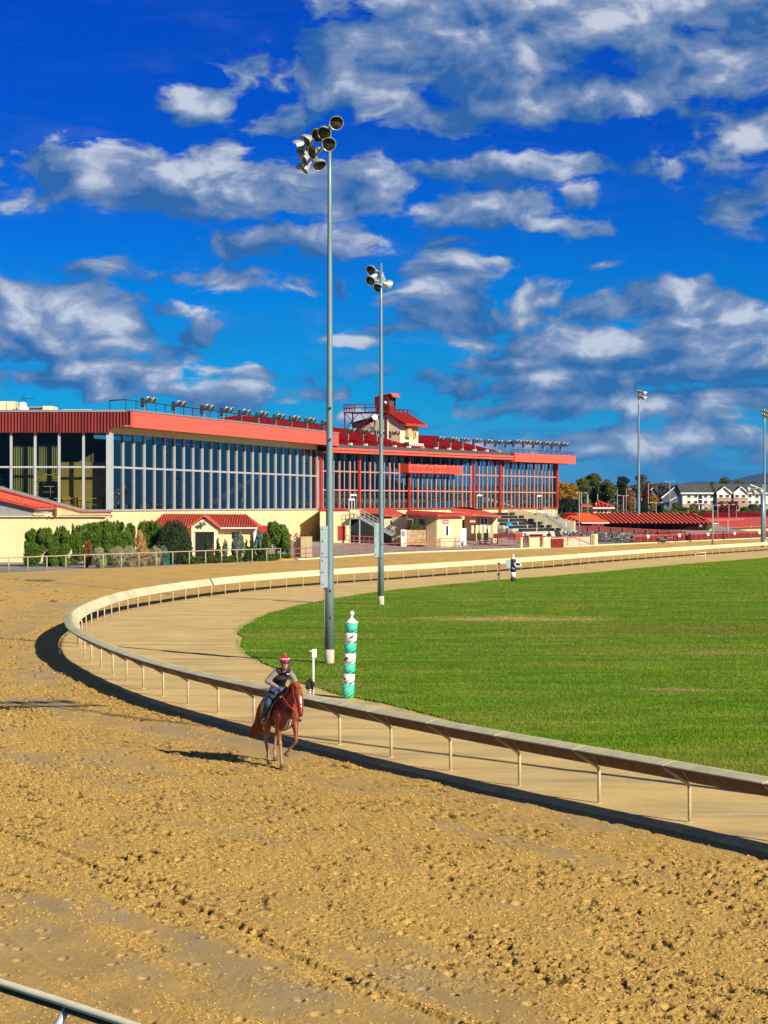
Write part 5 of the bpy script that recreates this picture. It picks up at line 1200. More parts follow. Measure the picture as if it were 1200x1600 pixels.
# roof
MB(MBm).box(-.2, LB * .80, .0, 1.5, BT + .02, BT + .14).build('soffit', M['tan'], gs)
ue = solve_u(fb, 803, 1.8)
mb = MB(MBm); mb.box(-.3, ue, 1.5, 1.78, BT + .05, BT + .62); mb.build('gutter', M['coral'], gs)
MB(MBm).box(-.3, ue, 1.79, 1.82, BT + .28, BT + .36).build('gutter_line', M['maroon'], gs)
mb = MB(MBm); mb.box(-.3, ue, .5, 1.4, BT + .62, BT + 1.05); mb.build('roof_edge', M['darkgrey'], gs)
for k in range(15):
    u = 2 + k * 3.7
    if u < ue - 1: MB(MBm).box(u, u + .35, .9, 1.3, BT + 1.0, BT + 1.28).build('roof_fitting', M['white'] if k % 3 else M['tan'], gs)
def rz(px, py, D): return at(px, py, D)
e0 = fb.p(-.4, .6, BT + .95); e1 = fb.p(ue, .6, BT + .95)
rdg = [at(370, 648.5, 262), at(450, 655, 270), at(522, 667.5, 279), at(580, 674, 290), at(660, 680, 303), at(684, 681, 308), at(740, 695, 312), at(792, 708.5, 316)]
ev = [fb.p(-30, -1.5, 14.3), fb.p(-16, -1.5, 14.2), fb.p(-.4, .6, BT + .95), fb.p(11, .6, BT + .95), fb.p(27, .6, BT + .95), fb.p(33, .6, BT + .95), fb.p(43, .6, BT + .95), fb.p(ue, .6, BT + .95)]
mb = MB(); vs = []
for a_, b_ in zip(ev, rdg): vs += [a_, b_, b_ + fb.n * -14 + Vector((0, 0, -3))]
mb.add(vs, [f for i in range(len(ev) - 1) for f in ((3*i, 3*i+3, 3*i+4, 3*i+1), (3*i+1, 3*i+4, 3*i+5, 3*i+2))])
o = mb.build('roof', M['darkred'], gs)
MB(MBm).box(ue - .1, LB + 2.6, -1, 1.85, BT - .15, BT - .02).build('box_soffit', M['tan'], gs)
MB(MBm).box(ue - .1, LB + 2.6, 1.8, 2.0, BT - .2, BT + 1.0).build('end_fascia', M['coral'], gs)
MB(MBm).box(LB + 2.4, LB + 2.6, -12, 1.8, BT - .2, BT + 1.0).build('end_fascia_side', M['corr'], gs)
MB(MBm).box(ue - .1, ue + .1, -6, 1.8, BT - .1, BT + 1.0).build('end_fascia_side', M['corr'], gs)
mb = MB(MBm); mb.smooth = True; mb.tube([(ue, 1.5, BT + 1.5), (LB + 2.5, 1.5, BT + 1.5)], .04, 5)
for k in range(12): u = ue + (LB + 2.5 - ue) * k / 11; mb.tube([(u, 1.5, BT + 1), (u, 1.5, BT + 1.5)], .04, 4)
mb.build('end_railing', M['dark'], gs)
MB(MBm).box(0, LB * .62, -18, -17.7, 0, BT + .1).build('rear_wall', M['tan'], gs)
MB(MBm).box(LB * .62, LB, -18, -17.7, 0, BB + .6).build('rear_parapet', M['tan'], gs)
mb = MB(MBm)
for k in range(13): u = LB * .62 + LB * .38 * k / 12; mb.box(u - .12, u + .12, -17.9, -17.7, BB + .6, BT + .2)
mb.box(LB * .62, LB, -17.9, -17.75, R2 - .1, R2 + .1); mb.build('rear_frame', M['dark'], gs)
MB(MBm).box(LB - .3, LB, -18, -.6, 0, BB).build('end_wall', M['cream'], gs)
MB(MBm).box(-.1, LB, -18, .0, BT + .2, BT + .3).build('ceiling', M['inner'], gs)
for i, px in enumerate((544, 567.5, 589, 612)):
    u = solve_u(fb, px, -.6); put_lamp(fb.p(u, -.6, BT + 1.25 + (.5 if i < 4 else 0)), ordn[i] + ' roof floodlight right of the tallest pole, left of the announcer tower', .9)
for i, px in enumerate((684.5, 704, 723, 742, 760, 776, 792)):
    u = solve_u(fb, px, -.2); put_lamp(fb.p(u, -.2, BT + 1.35), ordn[i] + ' roof floodlight right of the announcer tower on the dark red roof edge', .88)
for i, px in enumerate((805, 820, 835.5, 850.5, 864.5, 878)):
    u = solve_u(fb, px, .9); put_lamp(fb.p(u, .9, BT + 1.35), ordn[i] + ' roof floodlight from the left on the coral box at the grandstand end', .95)

# announcer tower
tw = thing('announcer_tower', 'cream rooftop tower with a red gabled roof and a dark red lookout box on top', 'tower', at(640, 697, 285))
# local frame parallel to the far facade: corner where shaded and lit faces meet
Cc = at(625, 697, 285); ft = Fr((Cc.x, Cc.y), (Cc.x + fb.u.x, Cc.y + fb.u.y)); MT = ft.M(); z0 = Cc.z - .6
def tz(py): return azz(py, 285)
zt = tz(661); zp = tz(646); ze = tz(664); wt = 5.0; dt = 4.4
pf = [(0, 0, z0), (0, -dt, z0), (0, -dt, zt + .1), (0, -dt * .42, zp), (0, 0, zt)]
MB(MT).prism(pf, (wt, 0, 0)).build('tower_walls', M['cream2'], tw)
# shaded tan front gable is the same wall; roof planes
mb = MB(MT)
mb.prism([(-.35, .95, ze - .05), (-.35, .95, ze + .15), (-.35, -dt*.42, zp + .28), (-.35, -dt*.42, zp + .05)], (wt + .9, 0, 0)); mb.prism([(-.35, -dt*.42, zp + .05), (-.35, -dt*.42, zp + .28), (-.35, -dt - .5, zt + .12), (-.35, -dt - .5, zt - .08)], (wt + .9, 0, 0))
mb.build('tower_roof', M['darkred'], tw)
mb = MB(MT)
for k in range(14): u = -.3 + (wt + .75) * k / 13; mb.beam((u, .93, ze + .19), (u, -dt*.42, zp + .31), .05, .06)
mb.build('roof_seams', M['redframe'], tw)
MB(MT).box(-.36, wt + .55, .95, 1.1, ze - .12, ze + .2).build('eave_gutter', M['redframe'], tw)
mb = MB(MT); mb.box(1.35, 2.35, .0, .5, tz(683), tz(668)); mb.build('window_hood', M['tan'], tw)
MB(MT).box(1.3, 1.9, .02, .1, tz(684), tz(681)).build('window', M['black'], tw)
MB(MT).box(3.5, 4.2, .0, .15, tz(684), tz(671)).build('shutter', mat('tan_shutter', (.55, .36, .12), .7, .1, 3), tw); MB(MT).box(3.95, 4.1, .15, .2, tz(681), tz(673)).build('slot', M['black'], tw)
MB(MT).box(.0, .15, -.0, .06, z0, zt - .1).build('corner_trim', M['white'], tw)
MB(MT).box(-.06, 0, -2.2, -1.95, z0, zp - .5).build('drain_pipe', M['maroon'], tw); MB(MT).box(-.1, 0, -1.9, -1.75, z0, zp - .6).build('drain_pipe', M['white'], tw)
# lookout box
b0 = -3.0; zt2 = tz(634); bq = MB(MT)
bx = [(0, -3.6, tz(643)), (0, -1.75, tz(643)), (0, -1.75, tz(615)), (0, -3.6, tz(619))]
MB(MT).prism([(.1, -3.6, tz(646)), (.1, -1.6, tz(646)), (.1, -1.6, tz(633)), (.1, -3.6, tz(635))], (1.5, 0, 0)).build('lookout_base', M['maroon'], tw)
MB(MT).prism([(0, -3.8, tz(636)), (0, -1.75, tz(635)), (0, -1.75, tz(614.5)), (0, -3.8, tz(619.5))], (1.6, 0, 0)).build('lookout_box', mat('dark_red_boards', (.20, .012, .012), .7, .2, 4, stretch=(1,1,.1)), tw)
MB(MT).prism([(-.1, -3.85, tz(618.5)), (-.1, -1.3, tz(613.6)), (-.1, -.9, tz(620)), (-.1, -1.0, tz(620.8)), (-.1, -1.4, tz(614.6)), (-.1, -3.85, tz(619.6))], (1.9, 0, 0)).build('lookout_roof', M['coral'], tw)
MB(MT).box(.25, 1.35, -1.76, -1.70, tz(634), tz(618)).build('lookout_opening', M['darkgrey'], tw)
MB(MT).box(1.5, 1.66, -1.75, -1.55, tz(636), tz(616)).build('lookout_post', M['dark'], tw)
# platform
for (x0, x1, y0, y1) in ((-.9, 4.6, -3.9, -1.75), ): pass
mb = MB(MT); mb.box(-.1, .1, -7.2, -2.0, tz(645), tz(643)); mb.box(-2.2, .2, -7.2, -2.0, tz(644.6), tz(643.2)); mb.build('platform', M['maroon'], tw)
mb = MB(MT)
zr0, zr1, zm_ = tz(643), tz(631.5), tz(637)
for (a_, b_) in (((-2.1, -7.2), (-2.1, -2.4)), ((-2.1, -7.2), (0, -7.2)), ((1.7, -1.6), (5.0, -1.6)), ((5.0, -1.6), (5.0, -3.8))):
    dz = 0 if a_[0] < 1 else tz(637.5) - zr1
    for z_ in (zr1 + dz, zm_ + dz): mb.beam((a_[0], a_[1], z_), (b_[0], b_[1], z_), .1)
    for k in range(4): q = Vector(a_).lerp(Vector(b_), k / 3); mb.beam((q.x, q.y, zr0 + dz * 1.3), (q.x, q.y, zr1 + dz), .1)
mb.build('platform_railing', M['maroon'], tw)
mb = MB(MT)
for (u, n_) in ((-2.1, -7.1), (0, -7.1), (-2.1, -2.6)): mb.beam((u, n_, z0 - 1.5), (u, n_, zr0), .13)
for k in range(2): mb.beam((-2.1, -7.1 + 2.2*k, zr0 - .1), (-2.1, -4.9 + 2.2*k, zr0 - 2.3), .08); mb.beam((-2.1, -4.9 + 2.2*k, zr0 - .1), (-2.1, -7.1 + 2.2*k, zr0 - 2.3), .08)
mb.build('scaffold_legs', M['maroon'], tw)
# lower rear annex of the tower
MB(MT).prism([(-.1, -4.4, z0 - .5), (-.1, -7.0, z0 - .5), (-.1, -7.0, tz(661)), (-.1, -4.4, tz(653))], (4.4, 0, 0)).build('rear_annex', M['tan'], tw)
MB(MT).prism([(-.3, -4.3, tz(652.4)), (-.3, -7.3, tz(660.6)), (-.3, -7.3, tz(659.3)), (-.3, -4.3, tz(651.2))], (4.8, 0, 0)).build('annex_roof', M['darkred'], tw)
dsh = thing('satellite_dish', 'round white satellite dish on the scaffold left of the announcer tower', 'satellite dish', at(586, 652, 283))
mb = MB(); mb.smooth = True; c_ = at(586, 652, 281.5); mb.lathe(c_, [(.1, -.25), (.28, -.16), (.38, .0), (.36, .02), (.2, -.08)], 18, (.35, -.9, .2)); mb.build('dish', M['white'], dsh)
MB().beam(c_, c_ + Vector((.1, .3, -.8)), .06).build('arm', M['grey'], dsh)
bl = thing('white_globe', 'small white globe fitting beside the lookout box', 'globe lamp', at(602, 629, 284)); mb = MB(); mb.smooth = True; mb.ball(at(602, 629, 284), .2); mb.build('globe', M['white'], bl); MB().beam(at(602, 629, 284), at(602, 636, 284), .05).build('stem', M['dark'], bl)
aq = thing('wall_air_conditioner', 'grey box air conditioner on the rear annex of the tower', 'air conditioner', at(583, 675, 280)); MB().box(*(lambda p: (p.x - .5, p.x + .4, p.y - 1.6, p.y - .6, p.z - .45, p.z + .45))(at(582, 671.5, 281))).build('casing', M['grey'], aq)
MB().box(*(lambda p: (p.x - .4, p.x + .3, p.y - 1.62, p.y - 1.6, p.z - .35, p.z + .35))(at(582, 671.5, 281))).build('grille', M['darkgrey'], aq)
# roof sign: two rows of letter-like white strokes
sg = thing('roof_sign', 'small white lettered sign in two rows at the foot of the cream tower', 'sign', at(645, 702, 283))
fs_ = Fr((at(631, 700, 282).x, 282), (at(631, 700, 282).x + fb.u.x, 282 + fb.u.y)); Ms = fs_.M()
def sz(py): return azz(py, 283)
sgb = MB(Ms).box(1.1, 5.3, 0, .05, sz(695.8), sz(692.2)).build('white_board', M['white'], sg)
mb = MB(Ms); mb.smooth = True
for u in (.3, .95): mb.lathe((u, .05, sz(693.7)), [(.28, 0), (.28, .08)], 14, (0, 1, 0))
mb.build('round_letter', M['black'], sg)
mb = MB(Ms)
for k, u in enumerate((1.65, 2.15, 2.75, 3.4, 3.95, 4.55)): mb.box(u - .07, u + .07, .05, .08, sz(695.6), sz(693.0)); 
mb.build('dark_strokes', M['black'], sg)
mb = MB(Ms)
for k in range(8):
    u = .7 + k * .58; mb.prism([(u, .1, sz(700.6)), (u + .34, .1, sz(700.8)), (u + .30, .1, sz(700.0)), (u + .12, .1, sz(699.8)), (u + .10, .1, sz(697.4)), (u, .1, sz(697.2))], (0, .05, 0))
mb.build('white_letter_row', M['white'], sg)
MB(Ms).box(.6, 5.2, 0, .06, sz(700.9), sz(696.2)).build('red_board', M['redframe'], sg)

# ================================================================ SMALL BUILDINGS ON THE APRON
def face(mbm, x0, x1, n0, n1, z0, z1): return MB(mbm).box(x0, x1, n0, n1, z0, z1)
# 1 gabled hut in front of the near wing
HD_ = 205.0
hut = thing('gabled_hut', 'small cream hut with a coral tiled roof and a dark doorway among the conifers', 'hut', on(320, HD_))
def hx(px): return ax(px, HD_)
def hz(py): return azz(py, HD_)
MB().box(hx(248), hx(399), HD_ + .6, HD_ + 7, .2, hz(824)).build('walls', M['cream'], hut)
# hip roof
mb = MB(); yb = HD_ + 8
A_, B2, C2, D2_ = (hx(231), HD_ - .1, hz(824)), (hx(404), HD_ - .1, hz(824)), (hx(404), yb, hz(824)), (hx(231), yb, hz(824)); r0, r1 = (hx(249), HD_ + 3.8, hz(803.3)), (hx(381), HD_ + 3.8, hz(804.2))
mb.add([A_, B2, C2, D2_, r0, r1], [(0, 1, 5, 4), (1, 2, 5), (2, 3, 4, 5), (3, 0, 4), (3, 2, 1, 0)]); rf_ = mb.build('roof', M['coralroof'], hut)
mb = MB()
for k in range(44):
    t_ = k / 43; xa = A_[0] + (B2[0] - A_[0]) * t_; 
    x_top = min(max(xa, r0[0]), r1[0]); f_ = 1.0
    if xa < r0[0]: f_ = (xa - A_[0]) / (r0[0] - A_[0])
    if xa > r1[0]: f_ = (B2[0] - xa) / (B2[0] - r1[0])
    if f_ > .05: mb.beam((xa, HD_ - .1, A_[2] + .05), (xa, HD_ - .1 + 3.9 * f_, A_[2] + .05 + (r0[2] - A_[2]) * f_), .07, .05)
mb.build('roof_ridges', M['corr'], rf_)
MB().box(hx(336), hx(403), HD_ - .22, HD_ - .1, hz(826), hz(824)).build('gutter', M['white'], hut)
gy = HD_ - 1.2
gx = lambda px: ax(px, gy); gz = lambda py: azz(py, gy)
MB().prism([(gx(299), gy, 0), (gx(339), gy, 0), (gx(339), gy, gz(823)), (gx(319), gy, gz(809)), (gx(299), gy, gz(823))], (0, 3.5, 0)).build('porch_gable', M['cream2'], hut)
mb = MB(); mb.prism([(gx(295), gy - .3, gz(825)), (gx(319), gy - .3, gz(806.8)), (gx(319), gy - .3, gz(804.8)), (gx(293), gy - .3, gz(824))], (0, 4.6, 0)); mb.prism([(gx(343), gy - .3, gz(825)), (gx(319), gy - .3, gz(806.8)), (gx(319), gy - .3, gz(804.8)), (gx(345), gy - .3, gz(824))], (0, 4.6, 0)); mb.build('porch_roof', M['coralroof'], hut)
MB().box(gx(305), gx(334), gy - .03, gy, .3, gz(832)).build('doorway', M['black'], hut)
MB().box(gx(304), gx(335), gy - .08, gy, gz(832), gz(831)).build('lintel', M['dark'], hut)
for px in (303.7, 334.6): MB().box(gx(px), gx(px + 1.2), gy - .06, gy, .3, gz(832)).build('door_frame', M['white'], hut)
MB().box(hx(362), hx(370), HD_ + .55, HD_ + .6, hz(842), hz(832)).build('window', M['glassdark'], hut)
MB().box(hx(396), hx(400), HD_ + .2, HD_ + .7, .2, hz(825)).build('corner_post', M['white'], hut)
mb = MB(); mb.smooth = True
for dx in (315, 320): mb.lathe((gx(dx), gy - .5, gz(818)), [(.05, -.2), (.16, -.05), (.2, .05)], 10, (-.3, -1, -.4))
mb.build('spotlights', M['grey'], hut)
MB().box(hx(400), hx(414), HD_ + 3, HD_ + 6, .5, hz(822)).build('red_shed_wall', M['redframe'], hut)
# planter wall right of the hut
pl = thing('planter_wall', 'tan planter box with small red flowers at the corner of the pavement', 'planter', on(475, 214)); q = 214.0
MB().box(ax(470, q), ax(487, q), q, q + 1.6, T(ax(478, q), q) - .2, azz(838.5, q)).build('box', M['tan'], pl)
MB().box(ax(458, q), ax(470, q), q + 1, q + 1.6, T(ax(460, q), q) - .2, azz(838.5, q)).build('side_box', M['cream'], pl)
rr = random.Random(4)
for px in (453, 462, 471, 477):
    mb = MB(); 
    for k in range(30): mb.ball((ax(px, q + .5) + rr.gauss(0, .12), q + .5 + rr.gauss(0, .1), azz(836.8, q) + rr.gauss(0, .1)), .05, 5, 3)
    mb.build('flowers', M['redframe'] if rr.random() < .6 else M['maroon'], pl)
# 2 cream annex with the white upper door and steel stair
def gxz(D): return (lambda px: ax(px, D)), (lambda py: azz(py, D))
D_ = 252.0; X_, Z_ = gxz(D_)
an = thing('cream_annex', 'low cream annex with red double doors below the glass corner', 'annex', on(523, D_))
MB().prism([(X_(500), D_, 1.2), (X_(546.5), D_, 1.2), (X_(545), D_, Z_(798)), (X_(500), D_, Z_(797.5))], (0, 14, 0)).build('walls', M['cream'], an)
MB().box(X_(498), X_(547), D_ - .2, D_ + 14, Z_(797.4), Z_(796.2)).build('red_trim', M['redframe'], an)
d_ = MB().box(X_(528), X_(540), D_ - .06, D_, 1.9, Z_(821.5)).build('red_doors', M['redframe'], an)
for k in (530.5, 533.5, 536.5): MB().box(X_(k), X_(k + .5), D_ - .08, D_ - .06, 1.95, Z_(822)).build('door_gap', M['black'], d_)
MB().box(X_(540), X_(542), D_ - .05, D_, 1.9, Z_(821.5)).build('door_jamb', M['tan'], an)
def steelstair(name, label, pts, D, hw, landing):
    """pts: top and bottom of the flight in photo pixels at depth D"""
    (xa, ya), (xb, yb_) = pts; r = thing(name, label, 'stair', on(xb, D)); a = at(xa, ya, D); b_ = at(xb, yb_, D); n_ = 16
    for dy in (0, hw): MB().beam(a + Vector((0, dy, 0)), b_ + Vector((0, dy, 0)), .09, .34).build('stringer', M['grey'], r)
    for k in range(n_):
        p = a.lerp(b_, (k + .5) / n_); MB().box(p.x - .17, p.x + .17, p.y, p.y + hw, p.z + .08, p.z + .13).build('tread', M['greyframe'], r)
    for dy in (-.02, hw + .02):
        mb = MB()
        for h in (.35, .65, 1.0): mb.beam(a + Vector((0, dy, h)), b_ + Vector((0, dy, h)), .045)
        for k in range(9): p = a.lerp(b_, k / 8) + Vector((0, dy, 0)); mb.beam(p, p + Vector((0, 0, 1.0)), .05)
        mb.build('hand_rail', M['greyframe'], r)
    lx0, lx1 = landing; MB().box(ax(lx0, D), ax(lx1, D), D - .1, D + hw + 3, a.z - .15, a.z + .05).build('landing', M['grey'], r)
    for px in (lx0 + 1, lx1 - 1): MB().box(ax(px, D) - .07, ax(px, D) + .07, D, D + .15, T(ax(px, D), D), a.z - .1).build('support', M['greyframe'], r)
    mb = MB()
    for h in (.5, 1.0): mb.beam((ax(lx0, D), D, a.z + h), (ax(lx1, D), D, a.z + h), .045)
    for k in range(4): x = ax(lx0 + (lx1 - lx0) * k / 3, D); mb.beam((x, D, a.z), (x, D, a.z + 1), .045)
    mb.build('landing_rail', M['redframe'] if lx0 > 800 else M['greyframe'], r)
    return r
steelstair('steel_stair', 'grey steel stair descending to the right beside the annex with the orange roof', ((563, 809), (617, 838)), 251.0, 1.6, (546, 563))
MB().box(X_(547), X_(562), D_ - .15, D_ - .05, Z_(808.5), Z_(796.5)).build('landing_wall', M['cream'], an)
dd = MB().box(X_(545), X_(554.5), D_ + .0, D_ + .08, Z_(806), Z_(779)).build('upper_door', M['white'], an)
for k in (546.2, 550.6): MB().box(X_(k), X_(k + 3.0), D_ - .03, D_ - .0, Z_(803), Z_(782)).build('door_glass', M['glassdark'], dd)
MB().box(X_(546), X_(600), D_ + 3.5, D_ + 14, 1.2, Z_(803)).build('shade_block', M['black'], an)  # black block stands in for the shaded space under the landing
rfn = thing('red_ramp_railing', 'short red pipe railing under the steel stair', 'railing', on(560, 248)); mb = MB()
for h in (.5, 1.0): mb.beam(on(541, 248) + Vector((0, 0, h)), on(585, 248) + Vector((0, 0, h)), .06)
for px in (545, 553, 561, 569, 577, 585): mb.beam(on(px, 248), on(px, 248) + Vector((0, 0, 1.0)), .06)
mb.build('pipes', M['redfence'], rfn)
# 3 annex with orange roof, 4 flat concession block, 5 second concession block
D_ = 258.0; X_, Z_ = gxz(D_)
o3 = thing('orange_roofed_annex', 'cream annex under a bright coral lean-to roof behind the steel stair', 'annex', on(600, D_))
MB().box(X_(565), X_(634), D_, D_ + 8, 1.3, Z_(807)).build('walls', M['cream2'], o3)
mb = MB(); mb.add([(X_(562), D_ - .4, Z_(807)), (X_(636), D_ - .4, Z_(807)), (X_(612), D_ + 8, Z_(795.3)), (X_(556), D_ + 8, Z_(795.3)), (X_(562), D_ - .4, Z_(805)), (X_(636), D_ - .4, Z_(804.5)), (X_(612), D_ + 8, Z_(794.7)), (X_(556), D_ + 8, Z_(794.7))], [(0, 1, 5, 4), (4, 5, 6, 7), (1, 2, 6, 5), (3, 0, 4, 7)]); mb.build('roof', M['coralroof'], o3)
MB().box(X_(610), X_(615), D_ - .04, D_, Z_(819), Z_(813)).build('window', M['glassdark'], o3)
st = thing('stone_planter', 'tan stone planter with a clipped hedge by the foot of the steel stair', 'planter', on(650, 250))
MB().box(ax(634.5, 250), ax(666, 250), 250, 252.5, 1.4, azz(828, 250)).build('stone_wall', M['stone'], st)
vb = thing('vending_cabinet', 'white vending cabinet between the steel stair and the stone planter', 'cabinet', on(631, 249)); MB().box(ax(626.5, 249), ax(635, 249), 249, 250, T(ax(630, 249), 249) - .05, azz(827.5, 249)).build('casing', M['white'], vb)
MB().box(ax(628, 249), ax(632.5, 249), 248.96, 249, azz(838, 249), azz(830, 249)).build('display', M['grey'], vb)
D_ = 256.0; X_, Z_ = gxz(D_)
o4 = thing('concession_stand', 'cream concession stand with a thin dark red flat roof and a serving window', 'concession stand', on(700, D_))
u4 = Fr((X_(682), 251.5), (X_(682) + fb.u.x, 251.5 + fb.u.y)); M4 = u4.M()
g4 = T(X_(690), 252) - .1
uu = solve_u(u4, 722, 0); uu0 = solve_u(u4, 690, 0)
# the left face looks at the camera; its shade is painted as tan
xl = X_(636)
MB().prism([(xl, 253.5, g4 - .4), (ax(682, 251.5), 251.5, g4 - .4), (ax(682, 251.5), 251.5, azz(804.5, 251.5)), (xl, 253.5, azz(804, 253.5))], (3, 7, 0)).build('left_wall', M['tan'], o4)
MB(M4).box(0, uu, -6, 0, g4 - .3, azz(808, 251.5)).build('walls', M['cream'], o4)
MB(M4).box(uu, uu + 1.3, -6, -.1, g4 - .2, azz(825, 262)).build('side_screen', M['white'], o4)
mb = MB(); za = azz(804, 253); mb.prism([(ax(634, 252.5), 252.5, za), (ax(684, 250.5), 250.5, azz(807.5, 250.5)), (ax(688, 250.8), 250.8, azz(807.5, 250.5)), tuple(u4.p(uu + 1.6, .6, azz(807.0, 251.5))), tuple(u4.p(uu + 1.6, -7, azz(802, 251.5))), (ax(640, 262), 262, azz(801, 256))], (0, 0, .28)); mb.build('roof', M['redframe'], o4)
w4 = MB(M4).box(1.6, 2.9, .0, .08, g4 + 1.3, g4 + 2.6).build('serving_window', M['white'], o4); MB(M4).box(2.0, 2.5, .08, .1, g4 + 1.4, g4 + 2.5).build('window_glass', M['glassdark'], w4)
MB(M4).box(.3, 3.4, .0, .5, g4 + 1.05, g4 + 1.15).build('counter', M['tan'], o4); MB(M4).box(.0, 3.4, .0, .45, g4 - .2, g4 + 1.05).build('counter_front', M['cream'], o4)
for u in (1.2, 8.0): 
    q_ = MB(M4).box(u, u + 1.6, .02, .06, g4 + 2.8, g4 + 3.2).build('menu_plate', M['redframe'], o4)
    mb = MB(M4)
    for k in range(4): mb.box(u + .15 + k * .36, u + .38 + k * .36, .06, .075, g4 + 2.92, g4 + 3.08)
    mb.build('white_marks', M['white'], q_)
for k in range(5): MB(M4).box(8.6 + k * 1.1, 9.2 + k * 1.1, .0, .03, g4 + 1.6, g4 + 2.5).build('shuttered_window', M['cream2'], o4)
for px in (636.5, 654): 
    w_ = MB().box(ax(px, 252.7), ax(px + 9, 252.7), 252.3, 252.9, azz(822, 252.7), azz(811, 252.7)).build('window', M['grey'], o4); MB().box(ax(px + 1, 252.7), ax(px + 8, 252.7), 252.2, 252.3, azz(821, 252.7), azz(812, 252.7)).build('window_glass', M['glassdark'], w_)
bn = thing('white_drinks_cooler', 'white upright cooler standing against the concession stand', 'cooler', u4.p(4.2, .8, g4)); MB(M4).box(3.9, 4.7, .3, 1.0, g4 - .1, g4 + 1.3).build('casing', M['white'], bn); MB(M4).box(4.0, 4.6, 1.0, 1.03, g4 + .1, g4 + .6).build('panel', M['darkgrey'], bn)
D_ = 272.0; X_, Z_ = gxz(D_); g5 = T(X_(760), D_) - .1
o5 = thing('gabled_concession_stand', 'cream concession stand with a coral gabled roof and a double window', 'concession stand', on(760, D_))
u5 = Fr((X_(769.5), 271), (X_(769.5) + fb.u.x, 271 + fb.u.y)); M5 = u5.M()
MB().box(X_(743), X_(769.4), 271, 279, g5 - .3, Z_(806)).build('walls', M['tan'], o5)  # cream wall with its shade painted in as tan; lit side separate
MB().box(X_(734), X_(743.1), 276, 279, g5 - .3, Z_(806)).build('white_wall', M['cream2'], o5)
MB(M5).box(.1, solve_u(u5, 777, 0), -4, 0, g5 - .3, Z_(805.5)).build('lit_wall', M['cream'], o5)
mb = MB(); mb.prism([(X_(706), 268, Z_(801)), (X_(742), 269.5, Z_(806.2)), (X_(782), 269.5, Z_(808.5)), (X_(766), 284, Z_(801.5)), (X_(738), 284, Z_(795.5)), (X_(706), 284, Z_(795.5))], (0, 0, .22)); mb.build('roof', M['coralroof'], o5)
w5 = MB().box(X_(750), X_(762), 270.9, 271, Z_(820.5), Z_(808.6)).build('window', M['white'], o5)
for px in (751.6, 757): MB().box(X_(px), X_(px + 3.2), 270.85, 270.9, Z_(819), Z_(810)).build('window_glass', M['glassdark'], w5)
MB().box(X_(756), X_(762.5), 270.9, 271, g5, Z_(826.2)).build('low_door', M['black'], o5)
MB().prism([(X_(723), 281, g5 - .2), (X_(742), 281, g5 - .2), (X_(742), 281, Z_(819)), (X_(733), 281, Z_(811)), (X_(723), 281, Z_(818))], (0, 3, 0)).build('shed_gable', M['wood'], o5)
MB().box(X_(729), X_(739), 280.9, 281, g5, Z_(824)).build('shed_opening', M['black'], o5)
# bleacher steps between the stands and the end stair
bs = thing('concrete_bleachers', 'concrete bleacher steps with dark benches and cream parapets below the grandstand end', 'bleachers', on(815, 296))
ub = fb; mb = MB(MBm); ua = solve_u(fb, 779, 6); ubx = solve_u(fb, 866, 6)
for k in range(6): mb.box(ua, ubx, 1.0, 9.5 - k * 1.4, 1.4, 2.45 + k * .42)
mb.build('steps', M['concrete'], bs)
mb = MB(MBm)
for k in range(6):
    for j in range(3):
        u0_ = ua + (ubx - ua) * (j + .08) / 3 ; mb.box(u0_, u0_ + (ubx - ua) / 3 * .8, 9.3 - k * 1.4 - .6, 9.3 - k * 1.4 - .2, 2.45 + k * .42, 2.85 + k * .42)
mb.build('benches', M['dark'], bs)
for px in (824, 838):
    u = solve_u(fb, px, 4); mb = MB(MBm); mb.prism([(u, 1, 2), (u, 9.8, 2), (u, 9.8, 3.7), (u, 1, 5.4)], (.3, 0, 0)); mb.build('parapet', M['cream2'], bs)
steelstair('end_steel_stair', 'grey steel stair at the far end of the grandstand above the dark benches', ((852, 803), (893, 832)), 296.0, 1.6, (838, 852))
und = thing('stair_undercroft', 'dark recess beneath the landing of the far steel stair', 'recess wall', on(850, 303)); MB().box(ax(839, 303), ax(872, 303), 303, 304, 1.5, azz(807, 303)).build('wall', M['black'], und)
# red table stand with the blue parasol
rs = thing('red_counter_stand', 'maroon wooden counter stand with bright red end panels on the pavement', 'counter stand', on(790, 262)); D_ = 262.0; X_, Z_ = gxz(D_)
MB().box(X_(772), X_(805), D_, D_ + 2, Z_(840), Z_(834)).build('counter', M['maroon'], rs); MB().box(X_(805), X_(816), D_ - .1, D_ + 1.5, Z_(841), Z_(834)).build('end_panel', M['redframe'], rs)
for px in (774, 783, 796, 804.5, 814): MB().box(X_(px), X_(px + 1), D_ + .2, D_ + .5, Z_(848), Z_(840)).build('leg', M['redframe'], rs)
MB().prism([(X_(790), D_ + 1, Z_(834)), (X_(797), D_ + 1, Z_(834)), (X_(796), D_ + 1, Z_(827)), (X_(792), D_ + 1, Z_(827))], (0, .5, 0)).build('hood', M['maroon'], rs)
pa = thing('blue_parasol', 'folded bright blue parasol above the maroon counter stand', 'parasol', at(795, 834, 262)); mb = MB(); mb.smooth = True; mb.lathe(at(795, 820, 262), [(.55, -.15), (.5, .0), (.3, .18), (.05, .3)], 10); mb.build('canopy', M['blue'], pa); MB().beam(at(795, 834, 262), at(795, 818, 262), .06).build('pole', M['alu'], pa)
r2 = thing('red_counter', 'plain red counter box left of the black planters', 'counter', on(838, 270)); MB().box(ax(829, 270), ax(848, 270), 270, 271.5, azz(845, 270), azz(836, 270)).build('box', M['redframe'], r2); MB().box(ax(828, 270), ax(849, 270), 269.8, 271.7, azz(836, 270), azz(835, 270)).build('top', M['maroon'], r2)
